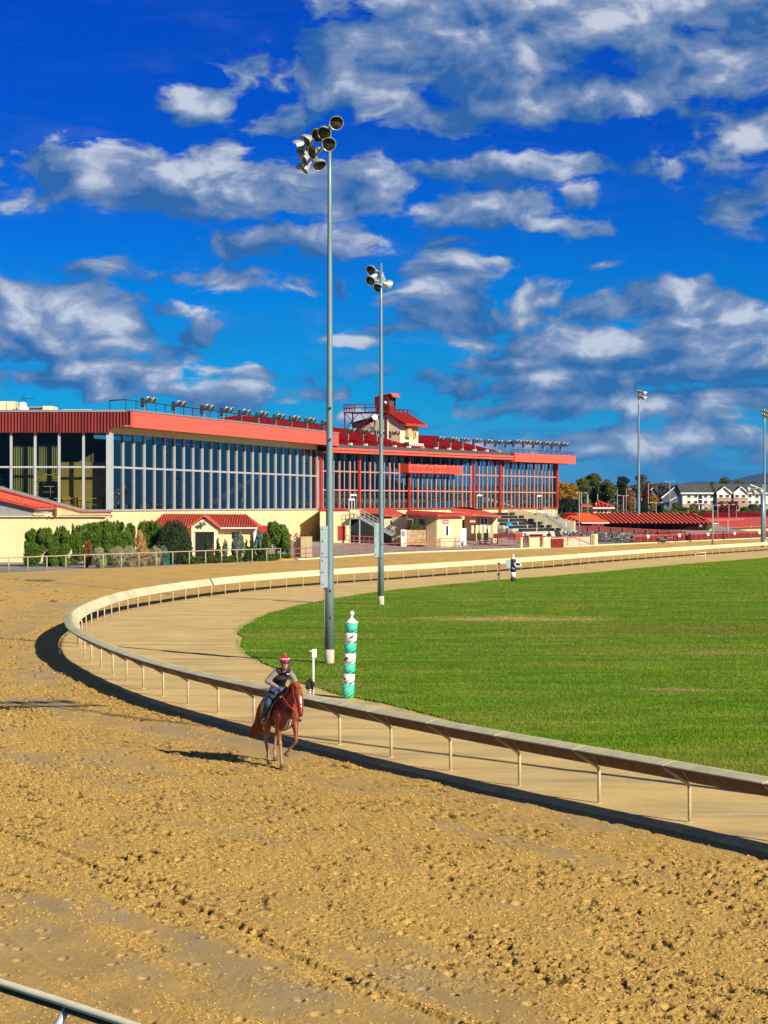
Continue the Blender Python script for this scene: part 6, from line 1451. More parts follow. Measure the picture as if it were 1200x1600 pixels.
# planters / bins: black rounded heap with a standing figure-like statue
def person(px, D, h, label, top, leg, turn=0):
    r = thing('person', label, 'person', on(px, D)); b_ = on(px, D); mb = MB(Matrix.Translation(b_) @ Matrix.Rotation(turn, 4, 'Z')); s = h / 1.75
    mb.blobtube([(0, 0, .92*s), (0, 0, 1.15*s), (0, 0, 1.4*s)], [(.17*s, .12*s), (.15*s, .11*s), (.2*s, .11*s)], 10)
    for q in (-1, 1):
        mb.blobtube([(q*.09*s, 0, .9*s), (q*.10*s, .02, .48*s), (q*.11*s, 0, .08*s)], [.085*s, .06*s, .045*s], 8); mb.blobtube([(q*.11*s, 0, .05*s), (q*.12*s, -.15*s, .04*s)], [.045*s, .04*s], 6)
        mb.blobtube([(q*.2*s, 0, 1.4*s), (q*.27*s, .02, 1.12*s), (q*.24*s, -.12*s, .9*s)], [.055*s, .045*s, .035*s], 8)
    mb.blobtube([(0, 0, 1.42*s), (0, 0, 1.52*s)], [.05*s, .05*s], 6); mb.blobtube([(0, -.01, 1.58*s), (0, 0, 1.68*s)], [.08*s, .09*s], 10)
    link(fused(mb, .03 * s, 2), 'body', top, r)
    lg = MB(Matrix.Translation(b_) @ Matrix.Rotation(turn, 4, 'Z'))
    for q in (-1, 1): lg.blobtube([(q*.08*s, 0, .93*s), (q*.10*s, .02, .48*s), (q*.11*s, 0, .12*s)], [.105*s, .08*s, .06*s], 8)
    link(fused(lg, .03 * s, 1), 'trousers', leg, r); return r
person(858, 268, 1.85, 'person in dark clothing standing on the terrace beside the black planters', M['dark'], M['tan'])
for i, (px, w_) in enumerate(((851, 5), (866, 7), (873, 6))):
    r = thing('black_planter', ['black rounded planter left of the standing person', 'large black rounded planter right of the standing person', 'black rounded planter farthest right by the cafe tables'][i], 'planter', on(px, 270), 0, 'black planters on the terrace'); q = on(px, 270)
    mb = MB(); mb.smooth = True; mb.lathe(q, [(.25, -.1), (.4, .2), (.45, .5), (.4, .52)], 12); mb.build('pot', M['black'], r)
    mb = MB(); mb.smooth = True
    for k in range(40): mb.ball(q + Vector((rr.gauss(0, .22), rr.gauss(0, .2), .75 + rr.gauss(0, .16))), rr.uniform(.06, .15), 6, 4)
    mb.build('foliage', M['dark'], r)
# cream gate walls at the fence line
def fencewall(name, label, px0, px1, z1, col, D=None, zt=1.35, th=.25):
    lo = 204.0
    def dat(px):
        a_, b_ = 204.0, 430.0
        for _ in range(50):
            m_ = (a_ + b_) / 2
            if 600 + F * float(xo(m_)) / m_ < px: a_ = m_
            else: b_ = m_
        return a_
    a_ = dat(px0); b_ = dat(px1); pa_ = Vector((float(xo(a_)), a_, 0)); pb = Vector((float(xo(b_)), b_, 0)); r = thing(name, label, 'wall', (pa_.x, pa_.y, T(pa_.x, pa_.y)))
    za_, zb_ = T(pa_.x, pa_.y), T(pb.x, pb.y); n_ = Vector((-.92, .4, 0)) * th
    mb = MB(); mb.add([pa_ + Vector((0,0,za_-.2)), pb + Vector((0,0,zb_-.2)), pb + Vector((0,0,zb_-.2)) + n_, pa_ + Vector((0,0,za_-.2)) + n_, pa_ + Vector((0,0,za_+zt)), pb + Vector((0,0,zb_+zt)), pb + Vector((0,0,zb_+zt)) + n_, pa_ + Vector((0,0,za_+zt)) + n_], [(0,1,5,4),(1,2,6,5),(2,3,7,6),(3,0,4,7),(4,5,6,7)])
    mb.build('wall', col, r); return r, pa_, pb, za_, zb_
fencewall('cream_gate_wall', 'cream gate wall panel right of the crossed timber gate', 829, 843, 0, M['cream'], zt=1.3)
fencewall('cream_barrier_wall', 'cream barrier wall with a dark barred opening', 850, 886, 0, M['cream'], zt=1.3)
r, pa_, pb, za_, zb_ = fencewall('dark_barred_opening', 'dark red barred opening set in the cream barrier wall', 860, 880, 0, M['maroon'], zt=1.1, th=-.08)
fencewall('grey_gate_panel', 'weathered pale grey gate panel between two cream posts', 888, 922, 0, M['concrete'], zt=1.25)
fencewall('cream_gate_pillar', 'narrow cream gate pillar where the red terrace fence begins', 929.5, 934, 0, M['cream'], zt=1.5, th=.5)
gt_ = thing('timber_gate', 'wooden track gate with red crossed braces', 'gate', (float(xo(266)), 266, 1.2))
a_, b_ = Vector((float(xo(262.5)), 262.5, 0)), Vector((float(xo(275)), 275, 0)); z_ = T(a_.x, a_.y); mb = MB()
for h in (.15, 1.25): mb.beam(a_ + Vector((0, 0, z_ + h)), b_ + Vector((0, 0, z_ + h)), .1)
for k in range(4): q = a_.lerp(b_, k / 3); mb.beam(q + Vector((0, 0, z_)), q + Vector((0, 0, z_ + 1.35)), .12)
mb.beam(a_ + Vector((0, 0, z_ + .15)), a_.lerp(b_, .5) + Vector((0, 0, z_ + 1.2)), .09); mb.beam(a_.lerp(b_, .5) + Vector((0, 0, z_ + 1.2)), b_ + Vector((0, 0, z_ + .15)), .09); mb.build('frame', M['redfence'], gt_)
for i, px in enumerate((780, 784, 789)): 
    D_ = 254.5 + i * 2.2; x = float(xo(D_)); tag(MB().box(x - .12, x + .12, D_ - .1, D_ + .1, T(x, D_) - .1, T(x, D_) + 1.35).build('gate_post', M['cream'] if i != 1 else M['railc']), ['cream gate post nearest the long red pipe fence', 'middle one of three cream posts left of the timber gate', 'cream post directly left of the timber gate'][i], 'gate post')

# ================================================================ TILED PAVILIONS AND KIOSK AT THE RIGHT
def tileroof(root, P, ridge, over=.0, m_=None, rib=.7, w_=.16, under='darkred', skew=0):
    """hip or shed roof: P front-left, front-right, back-right, back-left eaves, ridge two points; raised tile rows on the two visible planes"""
    m_ = m_ or M['coralroof']; mb = MB(); mb.add(list(P) + list(ridge), [(0, 1, 5, 4), (1, 2, 5), (2, 3, 4, 5), (3, 0, 4), (3, 2, 1, 0)]); r = mb.build('roof', M[under], root)  # dark red base paints the shadow between the tile rows
    mb = MB(); a, b_ = Vector(P[0]), Vector(P[1]); c_, d_ = Vector(ridge[0]), Vector(ridge[1]); L = (b_ - a).length; n_ = int(L / rib); e = (b_ - a).normalized()
    t0 = (c_ - a).dot(e) / L; t1 = (d_ - a).dot(e) / L
    for k in range(1, n_):
        t_ = k / n_; f_ = min(1, t_ / max(t0, .01), (1 - t_) / max(1 - t1, .01)); up = (c_ - a) - e * (c_ - a).dot(e)
        if f_ > .06: mb.beam(a + e * L * t_ + Vector((0, 0, .04)), a + e * (L * t_ + skew * f_) + up * f_ + Vector((0, 0, .04)), w_, .10)
    a, b_ = Vector(P[1]), Vector(P[2]); L = (b_ - a).length; n_ = int(L / rib); e = (b_ - a).normalized(); t0 = (d_ - a).dot(e) / L
    for k in range(1, n_):
        t_ = k / n_; f_ = min(t_ / max(t0, .01), (1 - t_) / (1 - t0)) if t0 < .95 else 0; up = (d_ - a) - e * (d_ - a).dot(e)
        if f_ > .05: mb.beam(a + e * L * t_ + Vector((0, 0, .06)), a + e * L * t_ + up * f_ + Vector((0, 0, .06)), w_, .12)
    mb.build('tile_rows', m_, r); return r
D_ = 325.0; X_, Z_ = gxz(D_)
pv = thing('long_pavilion', 'long open pavilion with a ribbed coral tile roof and a cream end pillar', 'pavilion', on(1020, D_))
tileroof(pv, [(X_(925), D_, Z_(817)), (X_(1112), D_ - 1, Z_(817.6)), (X_(1119), D_ + 12, Z_(816)), (X_(935), D_ + 12, Z_(816))], [(X_(930), D_ + 6, Z_(801.8)), (X_(1091), D_ + 5.5, Z_(802.2))], rib=.62, w_=.27, skew=-1.6)
MB().box(X_(925), X_(1112), D_ + .3, D_ + .7, Z_(819.5), Z_(817)).build('eave_board', M['black'], pv)
MB().box(X_(930), X_(1106), D_ + 9, D_ + 9.3, 2.2, Z_(817)).build('back_wall', M['maroon'], pv)
MB().box(X_(1106.5), X_(1115), D_ + .2, D_ + 6, 2.2, Z_(817)).build('end_pillar', M['cream'], pv)
MB().box(X_(1111), X_(1121), D_ - 1.3, D_ + 8, Z_(818.4), Z_(817.2)).build('gutter', M['white'], pv)
MB().box(X_(1077), X_(1101), D_ + 2, D_ + 3, 2.2, Z_(824)).build('red_counter', M['redframe'], pv); MB().box(X_(1081), X_(1096), D_ + 1.95, D_ + 2, 2.5, Z_(826)).build('counter_opening', M['maroon'], pv)
for px in (945, 985, 1025, 1065): MB().box(X_(px), X_(px + 1.2), D_ + 1, D_ + 1.2, 2.2, Z_(819)).build('post', M['maroon'], pv)
D_ = 312.0; X_, Z_ = gxz(D_)
op_ = thing('orange_canopy', 'bright orange hipped canopy beside the long ribbed pavilion', 'canopy', on(915, D_))
mb = MB(); mb.add([(X_(890), D_ + 9, Z_(801.8)), (X_(909), D_, Z_(816.5)), (X_(952), D_, Z_(816)), (X_(930), D_ + 9, Z_(801.8)), (X_(909), D_, Z_(818)), (X_(952), D_, Z_(817.5)), (X_(880), D_ + 7, Z_(806))], [(1, 2, 3, 0), (1, 4, 5, 2)]); mb.build('canopy', M['orangeroof'], op_)
MB().box(X_(909), X_(952), D_ - .15, D_, Z_(818), Z_(816.4)).build('white_edge', M['white'], op_)
tileroof(op_, [(X_(876), D_ + 1, Z_(813)), (X_(908.5), D_ + .3, Z_(818)), (X_(909), D_ + 8, Z_(803)), (X_(884), D_ + 9, Z_(806))], [(X_(889), D_ + 8, Z_(802.2)), (X_(891), D_ + 8.4, Z_(802.2))], rib=.6)
for px in (905, 917, 930, 944): MB().box(X_(px), X_(px + 1), D_ + .3, D_ + .5, 2.2, Z_(817)).build('post', M['maroon'], op_)
MB().box(X_(905), X_(950), D_ + 5, D_ + 5.2, 2.2, Z_(818)).build('back_wall', M['maroon'], op_)
D_ = 345.0; X_, Z_ = gxz(D_)
ks = thing('cream_kiosk', 'small cream kiosk with three windows under a red hip roof behind the pavilion', 'kiosk', on(940, D_))
MB().box(X_(928), X_(954), D_, D_ + 5, 3, Z_(795)).build('walls', M['cream'], ks)
for px in (934, 939, 945): MB().box(X_(px), X_(px + 3), D_ - .05, D_, Z_(801), Z_(797)).build('window', M['glassdark'], ks)
tileroof(ks, [(X_(926), D_ - .6, Z_(793)), (X_(959.5), D_ - .6, Z_(793)), (X_(957), D_ + 6, Z_(792)), (X_(928), D_ + 6, Z_(792))], [(X_(934.5), D_ + 2.5, Z_(782.3)), (X_(936.5), D_ + 2.5, Z_(782.3))], rib=.55)
MB().box(X_(925.5), X_(960), D_ - .75, D_ - .6, Z_(794.8), Z_(792.8)).build('white_gutter', M['white'], ks)
MB().prism([(X_(909), D_ - .2, Z_(792)), (X_(926), D_ - .2, Z_(792)), (X_(926), D_ + 4, Z_(789)), (X_(911), D_ + 4, Z_(789))], (0, 0, .15)).build('side_roof', M['coralroof'], ks)
for px in (910, 918): MB().box(X_(px), X_(px + .8), D_, D_ + .1, 3, Z_(792)).build('post', M['maroon'], ks)
MB().prism([(X_(931), D_ + .8, Z_(789)), (X_(934), D_ + .8, Z_(789)), (X_(933), D_ + .8, Z_(785))], (0, .5, 0)).build('dormer', M['cream2'], ks)
# low red roofs at the far right
for nm, lb, D_, pts, wl in (('red_roofed_barn', 'long low building with a bright coral metal roof and cream wall at the right edge', 378.0, ((1109, 826.5), (1300, 819), (1300, 808), (1096, 810.5)), True),
                            ('maroon_roofed_barn', 'low building with a dark crimson roof behind the bright coral roof', 430.0, ((1098, 812), (1300, 807), (1300, 801.8), (1098, 802.2)), False)):
    X_, Z_ = gxz(D_); r = thing(nm, lb, 'barn', on(1150, D_)); a_, b_, c_, d_ = pts
    mb = MB(); mb.prism([(X_(a_[0]), D_, Z_(a_[1])), (X_(b_[0]), D_, Z_(b_[1])), (ax(c_[0], D_ + 22), D_ + 22, azz(c_[1], D_ + 22)), (ax(d_[0], D_ + 22), D_ + 22, azz(d_[1], D_ + 22))], (0, 0, .2)); mb.build('roof', M['coralroof'] if wl else M['darkred'], r)
    MB().prism([(X_(a_[0] + 1), D_ + .5, 1.5), (X_(b_[0]), D_ + .5, 1.5), (X_(b_[0]), D_ + .5, Z_(b_[1])), (X_(a_[0] + 1), D_ + .5, Z_(a_[1]))], (0, 20, 0)).build('walls', M['cream'], r)
    if wl:
        MB().box(X_(1164), X_(1166.5), D_ + .3, D_ + .45, 2, Z_(824.5)).build('door', M['black'], r)
        mb = MB(); mb.beam((X_(1110), D_ + 9, azz(813.2, D_ + 9)), (X_(1176), D_ + 9, azz(811.4, D_ + 9)), .3, .25); mb.build('ridge_cap', M['coral'], r)
# dark red terrace screens behind the tables
sc = thing('maroon_terrace_screen', 'long maroon screen wall behind the cafe tables, sloping down to the right', 'screen wall', on(960, 312)); D_ = 306.0; X_, Z_ = gxz(D_)
mb = MB(); mb.prism([(X_(898), D_, 2.2), (X_(1078), D_ + 4, 2.0), (X_(1078), D_ + 4, azz(829.5, D_ + 4)), (X_(898), D_, Z_(820.5))], (0, .2, 0)); mb.build('panel', M['maroon'], sc)
for k in range(10): px = 900 + k * 19; MB().box(X_(px), X_(px + .8), D_ - .15 + k * .4, D_ + k * .4, 2.1, Z_(821 + k * .95)).build('post', M['redfence'], sc)
sc2 = thing('far_red_fence', 'far red slatted fence in front of the cream barn wall at the right edge', 'fence', on(1150, 352)); D_ = 352.0; X_, Z_ = gxz(D_)
mb = MB()
for k in range(60): px = 1117 + k * 2.2; mb.box(X_(px), X_(px + 1.6), D_, D_ + .1, 1.8, Z_(833 - k * .05))
mb.build('slat_panel', M['maroon'], sc2)
# cafe tables and chairs
def table():
    r = thing('cafe_table', '', 'table', (0, 0, 0), 0, 'tables on the terrace'); mb = MB(); mb.smooth = True; mb.lathe((0, 0, .72), [(.55, 0), (.56, .02), (.55, .04)], 16); mb.build('table_top', M['alu'], r)
    mb = MB(); mb.beam((0, 0, 0), (0, 0, .72), .08); mb.beam((-.3, 0, .03), (.3, 0, .03), .07); mb.beam((0, -.3, .03), (0, .3, .03), .07); mb.build('pedestal', M['darkgrey'], r); return r
def chair():
    r = thing('cafe_chair', '', 'chair', (0, 0, 0), 0, 'chairs on the terrace'); MB().box(-.24, .24, -.24, .24, .43, .47).build('seat', M['greyframe'], r); MB().prism([(-.24, .22, .47), (.24, .22, .47), (.24, .30, .95), (-.24, .30, .95)], (0, .03, 0)).build('backrest', M['darkgrey'], r)
    for sx_ in (-.21, .21):
        for sy_ in (-.21, .21): MB().box(sx_ - .02, sx_ + .02, sy_ - .02, sy_ + .02, 0, .43).build('leg', M['dark'], r)
    return r
t0_, c0_ = table(), chair(); ft_, fc_ = [True], [True]; rr = random.Random(12)
rowsn = ['front', 'second', 'third', 'back']
for j, Dj in enumerate((285, 289.5, 294.5, 300)):
    n_ = (11, 13, 12, 10)[j]
    for k in range(n_):
        px = 882 + j * 3 + k * (178 - 6 * j) / n_ + rr.uniform(-2, 2); Dk = Dj + (px - 880) * .085
        if px > 1058: continue
        p = on(px, Dk); o = t0_ if ft_[0] else copy_tree(t0_); ft_[0] = False; o.location = p
        o['label'] = 'round grey table, %s row of the cafe terrace, %s from the steel stair' % (rowsn[j], ordn[k] if k < 12 else 'last')
        for q in range(2 if j % 2 else 3):
            c = c0_ if fc_[0] else copy_tree(c0_); fc_[0] = False; a_ = rr.uniform(0, 6.28) ; c.location = p + Vector((.85 * math.cos(a_), .85 * math.sin(a_), 0)); c.rotation_euler = (0, 0, a_ - math.pi / 2)
            c['label'] = 'dark chair at the %s table in the %s row of the cafe terrace' % (ordn[k] if k < 12 else 'last', rowsn[j])
# picnic tables by the stand
def picnic(px, D, lab):
    r = thing('picnic_table', lab, 'picnic table', on(px, D), 0, 'dark picnic tables'); p = on(px, D)
    MB().cbox(p + Vector((0, 0, .76)), (1.9, .8, .07)).build('top', M['dark'], r)
    for s_ in (-1, 1): MB().cbox(p + Vector((0, s_ * .75, .45)), (1.9, .3, .06)).build('bench', M['dark'], r); MB().cbox(p + Vector((s_ * .7, 0, .38)), (.1, 1.3, .7)).build('leg', M['dark'], r)
for i, (px, D) in enumerate(((759, 262), (768, 266), (824, 276), (833, 280), (812, 282))): picnic(px, D, ['dark picnic table standing alone left of the maroon counter stand', 'dark picnic table touching the left end of the maroon counter stand', 'dark picnic table right of the blue parasol', 'dark picnic table behind the plain red counter', 'dark picnic table in front of the bleacher steps'][i])
# green bin
gb_ = thing('green_bin', 'dark green litter bin at the grey pipe fence', 'bin', on(260, 178)); p = gt(260, 876)
p = on(260, 188); gb_.location = p; MB().cbox(p + Vector((0, 0, .48)), (.55, .5, .95)).build('body', M['green'], gb_); MB().cbox(p + Vector((0, 0, .98)), (.6, .55, .06)).build('lid', M['green'], gb_)

# ================================================================ APARTMENTS AND LAMP POSTS
D_ = 620.0; X_, Z_ = gxz(D_)
def apartment(name, label, px0, px1, gables, balcs, wins, entr):
    r = thing(name, label, 'apartment block', (X_(px0), D_, azz(808, D_))); zb_ = azz(808, D_); ze_ = Z_(770.5); zr_ = Z_(760.5)
    MB().box(X_(px0), X_(px1), D_, D_ + 16, zb_, ze_).build('walls', mat('white_siding', (.74, .74, .70), .8, .04, .5), r)
    MB().box(X_(px0) - .05, X_(px1) + .05, D_ - .12, D_ + .1, zb_, Z_(787.5)).build('brick_base', M['brick'], r)
    mb = MB(); mb.add([(X_(px0) - .6, D_ - .6, ze_), (X_(px1) + .6, D_ - .6, ze_), (X_(px1) + .6, D_ + 17, ze_), (X_(px0) - .6, D_ + 17, ze_), (X_(px0) - .6, D_ + 8, zr_ + .9), (X_(px1) + .6, D_ + 8, zr_ + .9)], [(0, 1, 5, 4), (1, 2, 5), (2, 3, 4, 5), (3, 0, 4), (3, 2, 1, 0)]); mb.build('roof', M['roofgrey'], r)
    MB().box(X_(px0) - .6, X_(px1) + .6, D_ - .75, D_ - .6, ze_ - .25, ze_ + .15).build('white_eave', M['white'], r)
    for (a_, b_) in gables:
        m_ = (a_ + b_) / 2; MB().prism([(X_(a_), D_ - 1.2, zb_), (X_(b_), D_ - 1.2, zb_), (X_(b_), D_ - 1.2, ze_), (X_(m_), D_ - 1.2, Z_(762.3)), (X_(a_), D_ - 1.2, ze_)], (0, 1.2, 0)).build('gable', mat('white_siding', (.74, .74, .70), .8, .04, .5), r)
        MB().box(X_(a_) - .05, X_(b_) + .05, D_ - 1.35, D_ - 1.2, zb_, Z_(778)).build('brick_front', M['brick'], r)
        for s_, e_ in (((a_ - 1.5), m_), ((b_ + 1.5), m_)): MB().prism([(X_(s_), D_ - 1.8, ze_ - .3), (X_(e_), D_ - 1.8, Z_(761.6)), (X_(e_), D_ - 1.8, Z_(760)), (X_(s_), D_ - 1.8, ze_ + .2)], (0, .3, 0)).build('verge', M['white'], r); MB().prism([(X_(s_), D_ - 1.4, ze_), (X_(e_), D_ - 1.4, Z_(760.8)), (X_(e_), D_ - 1.4, Z_(760.2)), (X_(s_), D_ - 1.4, ze_ + .2)], (0, 9, 0)).build('gable_roof', M['roofgrey'], r)
    for px in wins:
        fr_ = D_ - (1.36 if any(a_ <= px <= b_ for a_, b_ in gables) else .13)
        for y0, y1 in ((777, 773.2), (786.4, 782.5), (796.5, 792.5)):
            w_ = MB().box(X_(px - 2.3), X_(px + 2.3), fr_ - .06, fr_ + .1, Z_(y0) - .1, Z_(y1) + .1).build('window', M['white'], r)
            for s_ in (-1.95, .15): MB().box(X_(px + s_), X_(px + s_ + 1.8), fr_ - .1, fr_ - .06, Z_(y0), Z_(y1)).build('pane', M['glassdark'], w_)
    for (a_, b_) in balcs:
        for y0, y1 in ((779.5, 774), (786, 781)): MB().box(X_(a_), X_(b_), D_ - .16, D_ - .1, Z_(y0), Z_(y1)).build('balcony_recess', M['black'], r)
        MB().box(X_(a_), X_(b_), D_ - .22, D_ - .16, Z_(781), Z_(779.6)).build('balcony_rail', M['white'], r)
    for (a_, b_) in entr:
        MB().box(X_(a_), X_(b_), D_ - 2, D_ - .2, Z_(789.5), Z_(787.5)).build('porch_roof', M['roofgrey'], r)
        for px in (a_ + .5, b_ - 1.8): MB().box(X_(px), X_(px + 1.3), D_ - 1.9, D_ - 1.7, zb_, Z_(789.5)).build('porch_column', M['white'], r)
        MB().box(X_(a_ + 2), X_(b_ - 2), D_ - .25, D_ - .15, zb_, Z_(790)).build('doorway', M['black'], r)
    return r
apartment('apartment_block', 'white three storey apartment block on the left with a plain grey roof', 1066.5, 1116, [], [(1092, 1097)], (1077, 1087.5, 1103, 1113.5), [(1090, 1098)])
apartment('apartment_block', 'white three storey apartment block on the right with two brick fronted gables', 1118, 1290, [(1119.5, 1141), (1146, 1167)], [(1141.5, 1145.5), (1189, 1193.5)], (1126, 1136, 1151, 1161, 1172, 1183, 1205, 1215, 1225), [(1188, 1196)])
D_ = 600.0; X_, Z_ = gxz(D_)
gh = thing('grey_house_row', 'row of dark grey houses with white gable trims left of the apartments', 'house', (X_(1040), D_, azz(806, D_)))
dkw = mat('slate_siding', (.10, .12, .15), .85, .1, .5)
for (a_, b_, yt, ye, dd) in ((1010, 1036, 762.5, 772, 14), (1036, 1064, 762, 774, 6)):
    mb = MB(); mb.prism([(X_(a_), D_ + dd, azz(808, D_)), (X_(b_), D_ + dd, azz(808, D_)), (X_(b_), D_ + dd, Z_(ye)), (X_(b_ - 7), D_ + dd, Z_(yt)), (X_(a_ + 4), D_ + dd, Z_(ye + 3))], (0, 10, 0)); mb.build('walls', dkw, gh)
    MB().prism([(X_(a_ + 2), D_ + dd - .6, Z_(ye + 5)), (X_(b_ - 6), D_ + dd - .6, Z_(yt)), (X_(b_ - 6), D_ + dd - .6, Z_(yt - 1.4)), (X_(a_ + 1), D_ + dd - .6, Z_(ye + 3.2))], (0, .5, 0)).build('verge', M['white'], gh)
    MB().prism([(X_(b_ - 6), D_ + dd - .5, Z_(yt - 1.2)), (X_(b_ + 3), D_ + dd - .5, Z_(ye + 1)), (X_(b_ + 3), D_ + dd - .5, Z_(ye)), (X_(b_ - 6), D_ + dd - .5, Z_(yt - 1.6))], (0, 11, 0)).build('roof', M['roofgrey'], gh)
MB().prism([(X_(1050), D_ + 4, Z_(783)), (X_(1060), D_ + 4, Z_(777)), (X_(1060), D_ + 4, Z_(775.6)), (X_(1050), D_ + 4, Z_(781.6))], (0, .4, 0)).build('verge', M['white'], gh)
for px in (1018, 1026, 1042, 1049): MB().box(X_(px), X_(px + 2.2), D_ + 5.4, D_ + 5.6, Z_(789), Z_(784)).build('window', M['glassdark'], gh)
# street lamps and service poles in front of the trees
def lamp_post(px, D, ytop, label, w=.12, arms=1, ybase=None, head=M['housing'], arm=.8):
    b_ = on(px, D); r = thing('lamp_post', label, 'lamp post', b_, 0, 'thin poles and lamps beyond the terrace'); zt_ = azz(ytop, D)
    mb = MB(); mb.smooth = True; mb.tube([b_ - Vector((0, 0, .3)), (b_.x, b_.y, zt_)], [w, w * .7], 8); mb.build('pole', M['grey'], r)
    for k in range(arms):
        s_ = -1 if k % 2 else 1; MB().beam((b_.x, b_.y, zt_ - .05), (b_.x + s_ * arm, b_.y, zt_), .07).build('arm', M['grey'], r); MB().cbox((b_.x + s_ * arm, b_.y, zt_ - .02), (.5, .3, .14)).build('lamp', head, r)
    return r
LP = [(905, 300, 773, 'lamp post rising in front of the orange canopy', .10, 0), (908.5, 400, 770, 'lamp post with a double head left of the kiosk', .13, 2), (918, 395, 772, 'thick pale pole directly left of the kiosk', .18, 0), (933.8, 400, 771.5, 'short brown pole behind the kiosk roof', .12, 0), (964.5, 410, 765, 'thin pole right of the kiosk with a small white box', .09, 0), (974, 420, 774, 'pale pole with a cross head among the rust coloured trees', .14, 2), (978.5, 430, 764, 'tall thin pole with a flat lamp head left of the tall floodlight', .1, 1), (992, 440, 778, 'low lamp post left of the tall floodlight pole', .1, 2), (1002.5, 440, 778, 'pale bare pole right of the tall floodlight pole', .14, 0), (1013, 450, 755, 'tall lamp post in front of the grey houses', .12, 1), (1025, 335, 785, 'lamp post with two box heads above the tiled roof', .09, 2), (1046.5, 480, 752, 'tall wooden utility pole with a crossarm between the grey houses', .14, 2), (1075, 380, 797, 'short thin pole at the left end of the white apartments', .08, 0), (1091, 500, 768, 'thin pole in front of the white apartment block', .08, 0), (1113.5, 300, 789, 'black lamp post with a cluster of shaded heads near the pavilion end', .14, 2), (1121.5, 390, 788, 'pale pole with a white box right of the pavilion end', .1, 0), (1137, 330, 814, 'short thick tan post before the cream barn wall', .17, 0), (1138.8, 390, 788, 'lamp post with low twin heads before the red maple', .1, 2), (1150.5, 390, 790, 'thin dark pole right of the red maple', .06, 0), (1185, 500, 776, 'lamp post with a black head at the right apartment block', .08, 1), (1174, 335, 818, 'thin dark post beside the barn door', .05, 0), (885, 430, 784, 'pale post with a white lamp left of the orange canopy', .14, 0), (900, 450, 778, 'thin grey pole rising from the dark hedge', .1, 0)]
for px, D, yt, lb, w_, ar in LP: lamp_post(px, D, yt, lb, w_, ar)
fl = thing('low_floodlight', 'white twin floodlight on a bracket at the right edge of the picture', 'floodlight', on(1192, 300)); p = on(1192, 300)
mb = MB(); mb.smooth = True; mb.tube([p, (p.x, p.y, azz(757, 300))], .3, 14); mb.build('pole', M['steel'], fl)
for (px, py) in ((1168, 765), (1178, 770), (1188, 768)):
    c_ = at(px, py, 299); mb = MB(); mb.smooth = True; mb.lathe(c_, [(.1, -.5), (.3, -.35), (.42, -.1), (.45, .05)], 14, (-.9, -.3, -.35)); mb.build('lamp_head', M['housing'], fl); MB().beam(c_, (p.x, p.y, c_.z + .3), .07).build('bracket', M['grey'], fl)
MB().beam(at(1172, 757, 299.5), (p.x, p.y, azz(765, 300)), .15).build('arm', M['alu'], fl)
# ================================================================ TREES AND SHRUBS
def leafmat(name, c1, c2, sc=.8):
    m, t, b, n, nz, rng, mix, bump = nodemat(name)
    c = mix(rng(nz(sc, 5), .32, .68), c1, c2); c = mix(rng(nz(sc * 9, 3), .4, .7, 0, .5), c, tuple(min(1, q * 1.5) for q in c2))
    t.links.new(c, b.inputs['Base Color']); b.inputs['Roughness'].default_value = .75
    return m
LM = dict(
 olive=leafmat('olive_leaves', (.045, .06, .012), (.105, .12, .02)), green=leafmat('green_leaves', (.03, .06, .012), (.07, .11, .02)),
 gold=leafmat('golden_leaves', (.16, .085, .01), (.36, .19, .02)), rust=leafmat('rust_leaves', (.12, .035, .012), (.26, .075, .02)),
 wine=leafmat('wine_leaves', (.07, .008, .012), (.17, .02, .02)), dark=leafmat('dark_leaves', (.008, .016, .010), (.02, .035, .018)), drab=leafmat('drab_twigs', (.07, .05, .035), (.13, .10, .07)),
 juniper=leafmat('juniper_needles', (.020, .055, .006), (.10, .17, .012), 2), conifer=leafmat('conifer_needles', (.012, .035, .008), (.045, .08, .012), 2), deep=leafmat('holly_leaves', (.010, .024, .010), (.035, .06, .022), 2),
 straw=leafmat('straw_grass', (.26, .15, .05), (.46, .28, .10), 2), silver=leafmat('silver_grass', (.20, .19, .10), (.36, .33, .20), 2), bluegreen=leafmat('blue_green_foliage', (.07, .11, .09), (.14, .20, .17), 2), rusty=leafmat('rusty_foliage', (.10, .06, .015), (.22, .11, .03), 2))
def leaves(P, Nn, size, rg, asp=.5, dirb=None):
    """one small quad per point, tilted at random, roughly facing Nn"""
    k = len(P); a = rg.normal(size=(k, 3)); 
    if dirb is not None: a = a * .35 + dirb
    a /= np.linalg.norm(a, axis=1)[:, None]; b_ = np.cross(a, Nn + rg.normal(size=(k, 3)) * .7); b_ /= np.linalg.norm(b_, axis=1)[:, None] + 1e-9
    s = (size * (.6 + .8 * rg.random(k)))[:, None]
    A = a * s; B2 = b_ * s * asp
    V = np.stack([P - A, P + B2, P + A, P - B2], 1).reshape(-1, 3); return V, np.arange(4 * k).reshape(-1, 4)
def crown(clumps, n_, size, rg, asp=.5, dirb=None, shell=.55):
    vol = np.array([c[3] * c[4] for c in clumps]); pr = vol / vol.sum(); ci = rg.choice(len(clumps), n_, p=pr); cl = np.array(clumps)[ci]
    d = rg.normal(size=(n_, 3)); d /= np.linalg.norm(d, axis=1)[:, None]; r = shell + (1 - shell) * rg.random(n_) ** .6; r *= 1 + .12 * rg.normal(size=n_)
    P = cl[:, :3] + d * r[:, None] * np.stack([cl[:, 3], cl[:, 3], cl[:, 4]], -1)
    return leaves(P, d, np.full(n_, size), rg, asp, dirb)
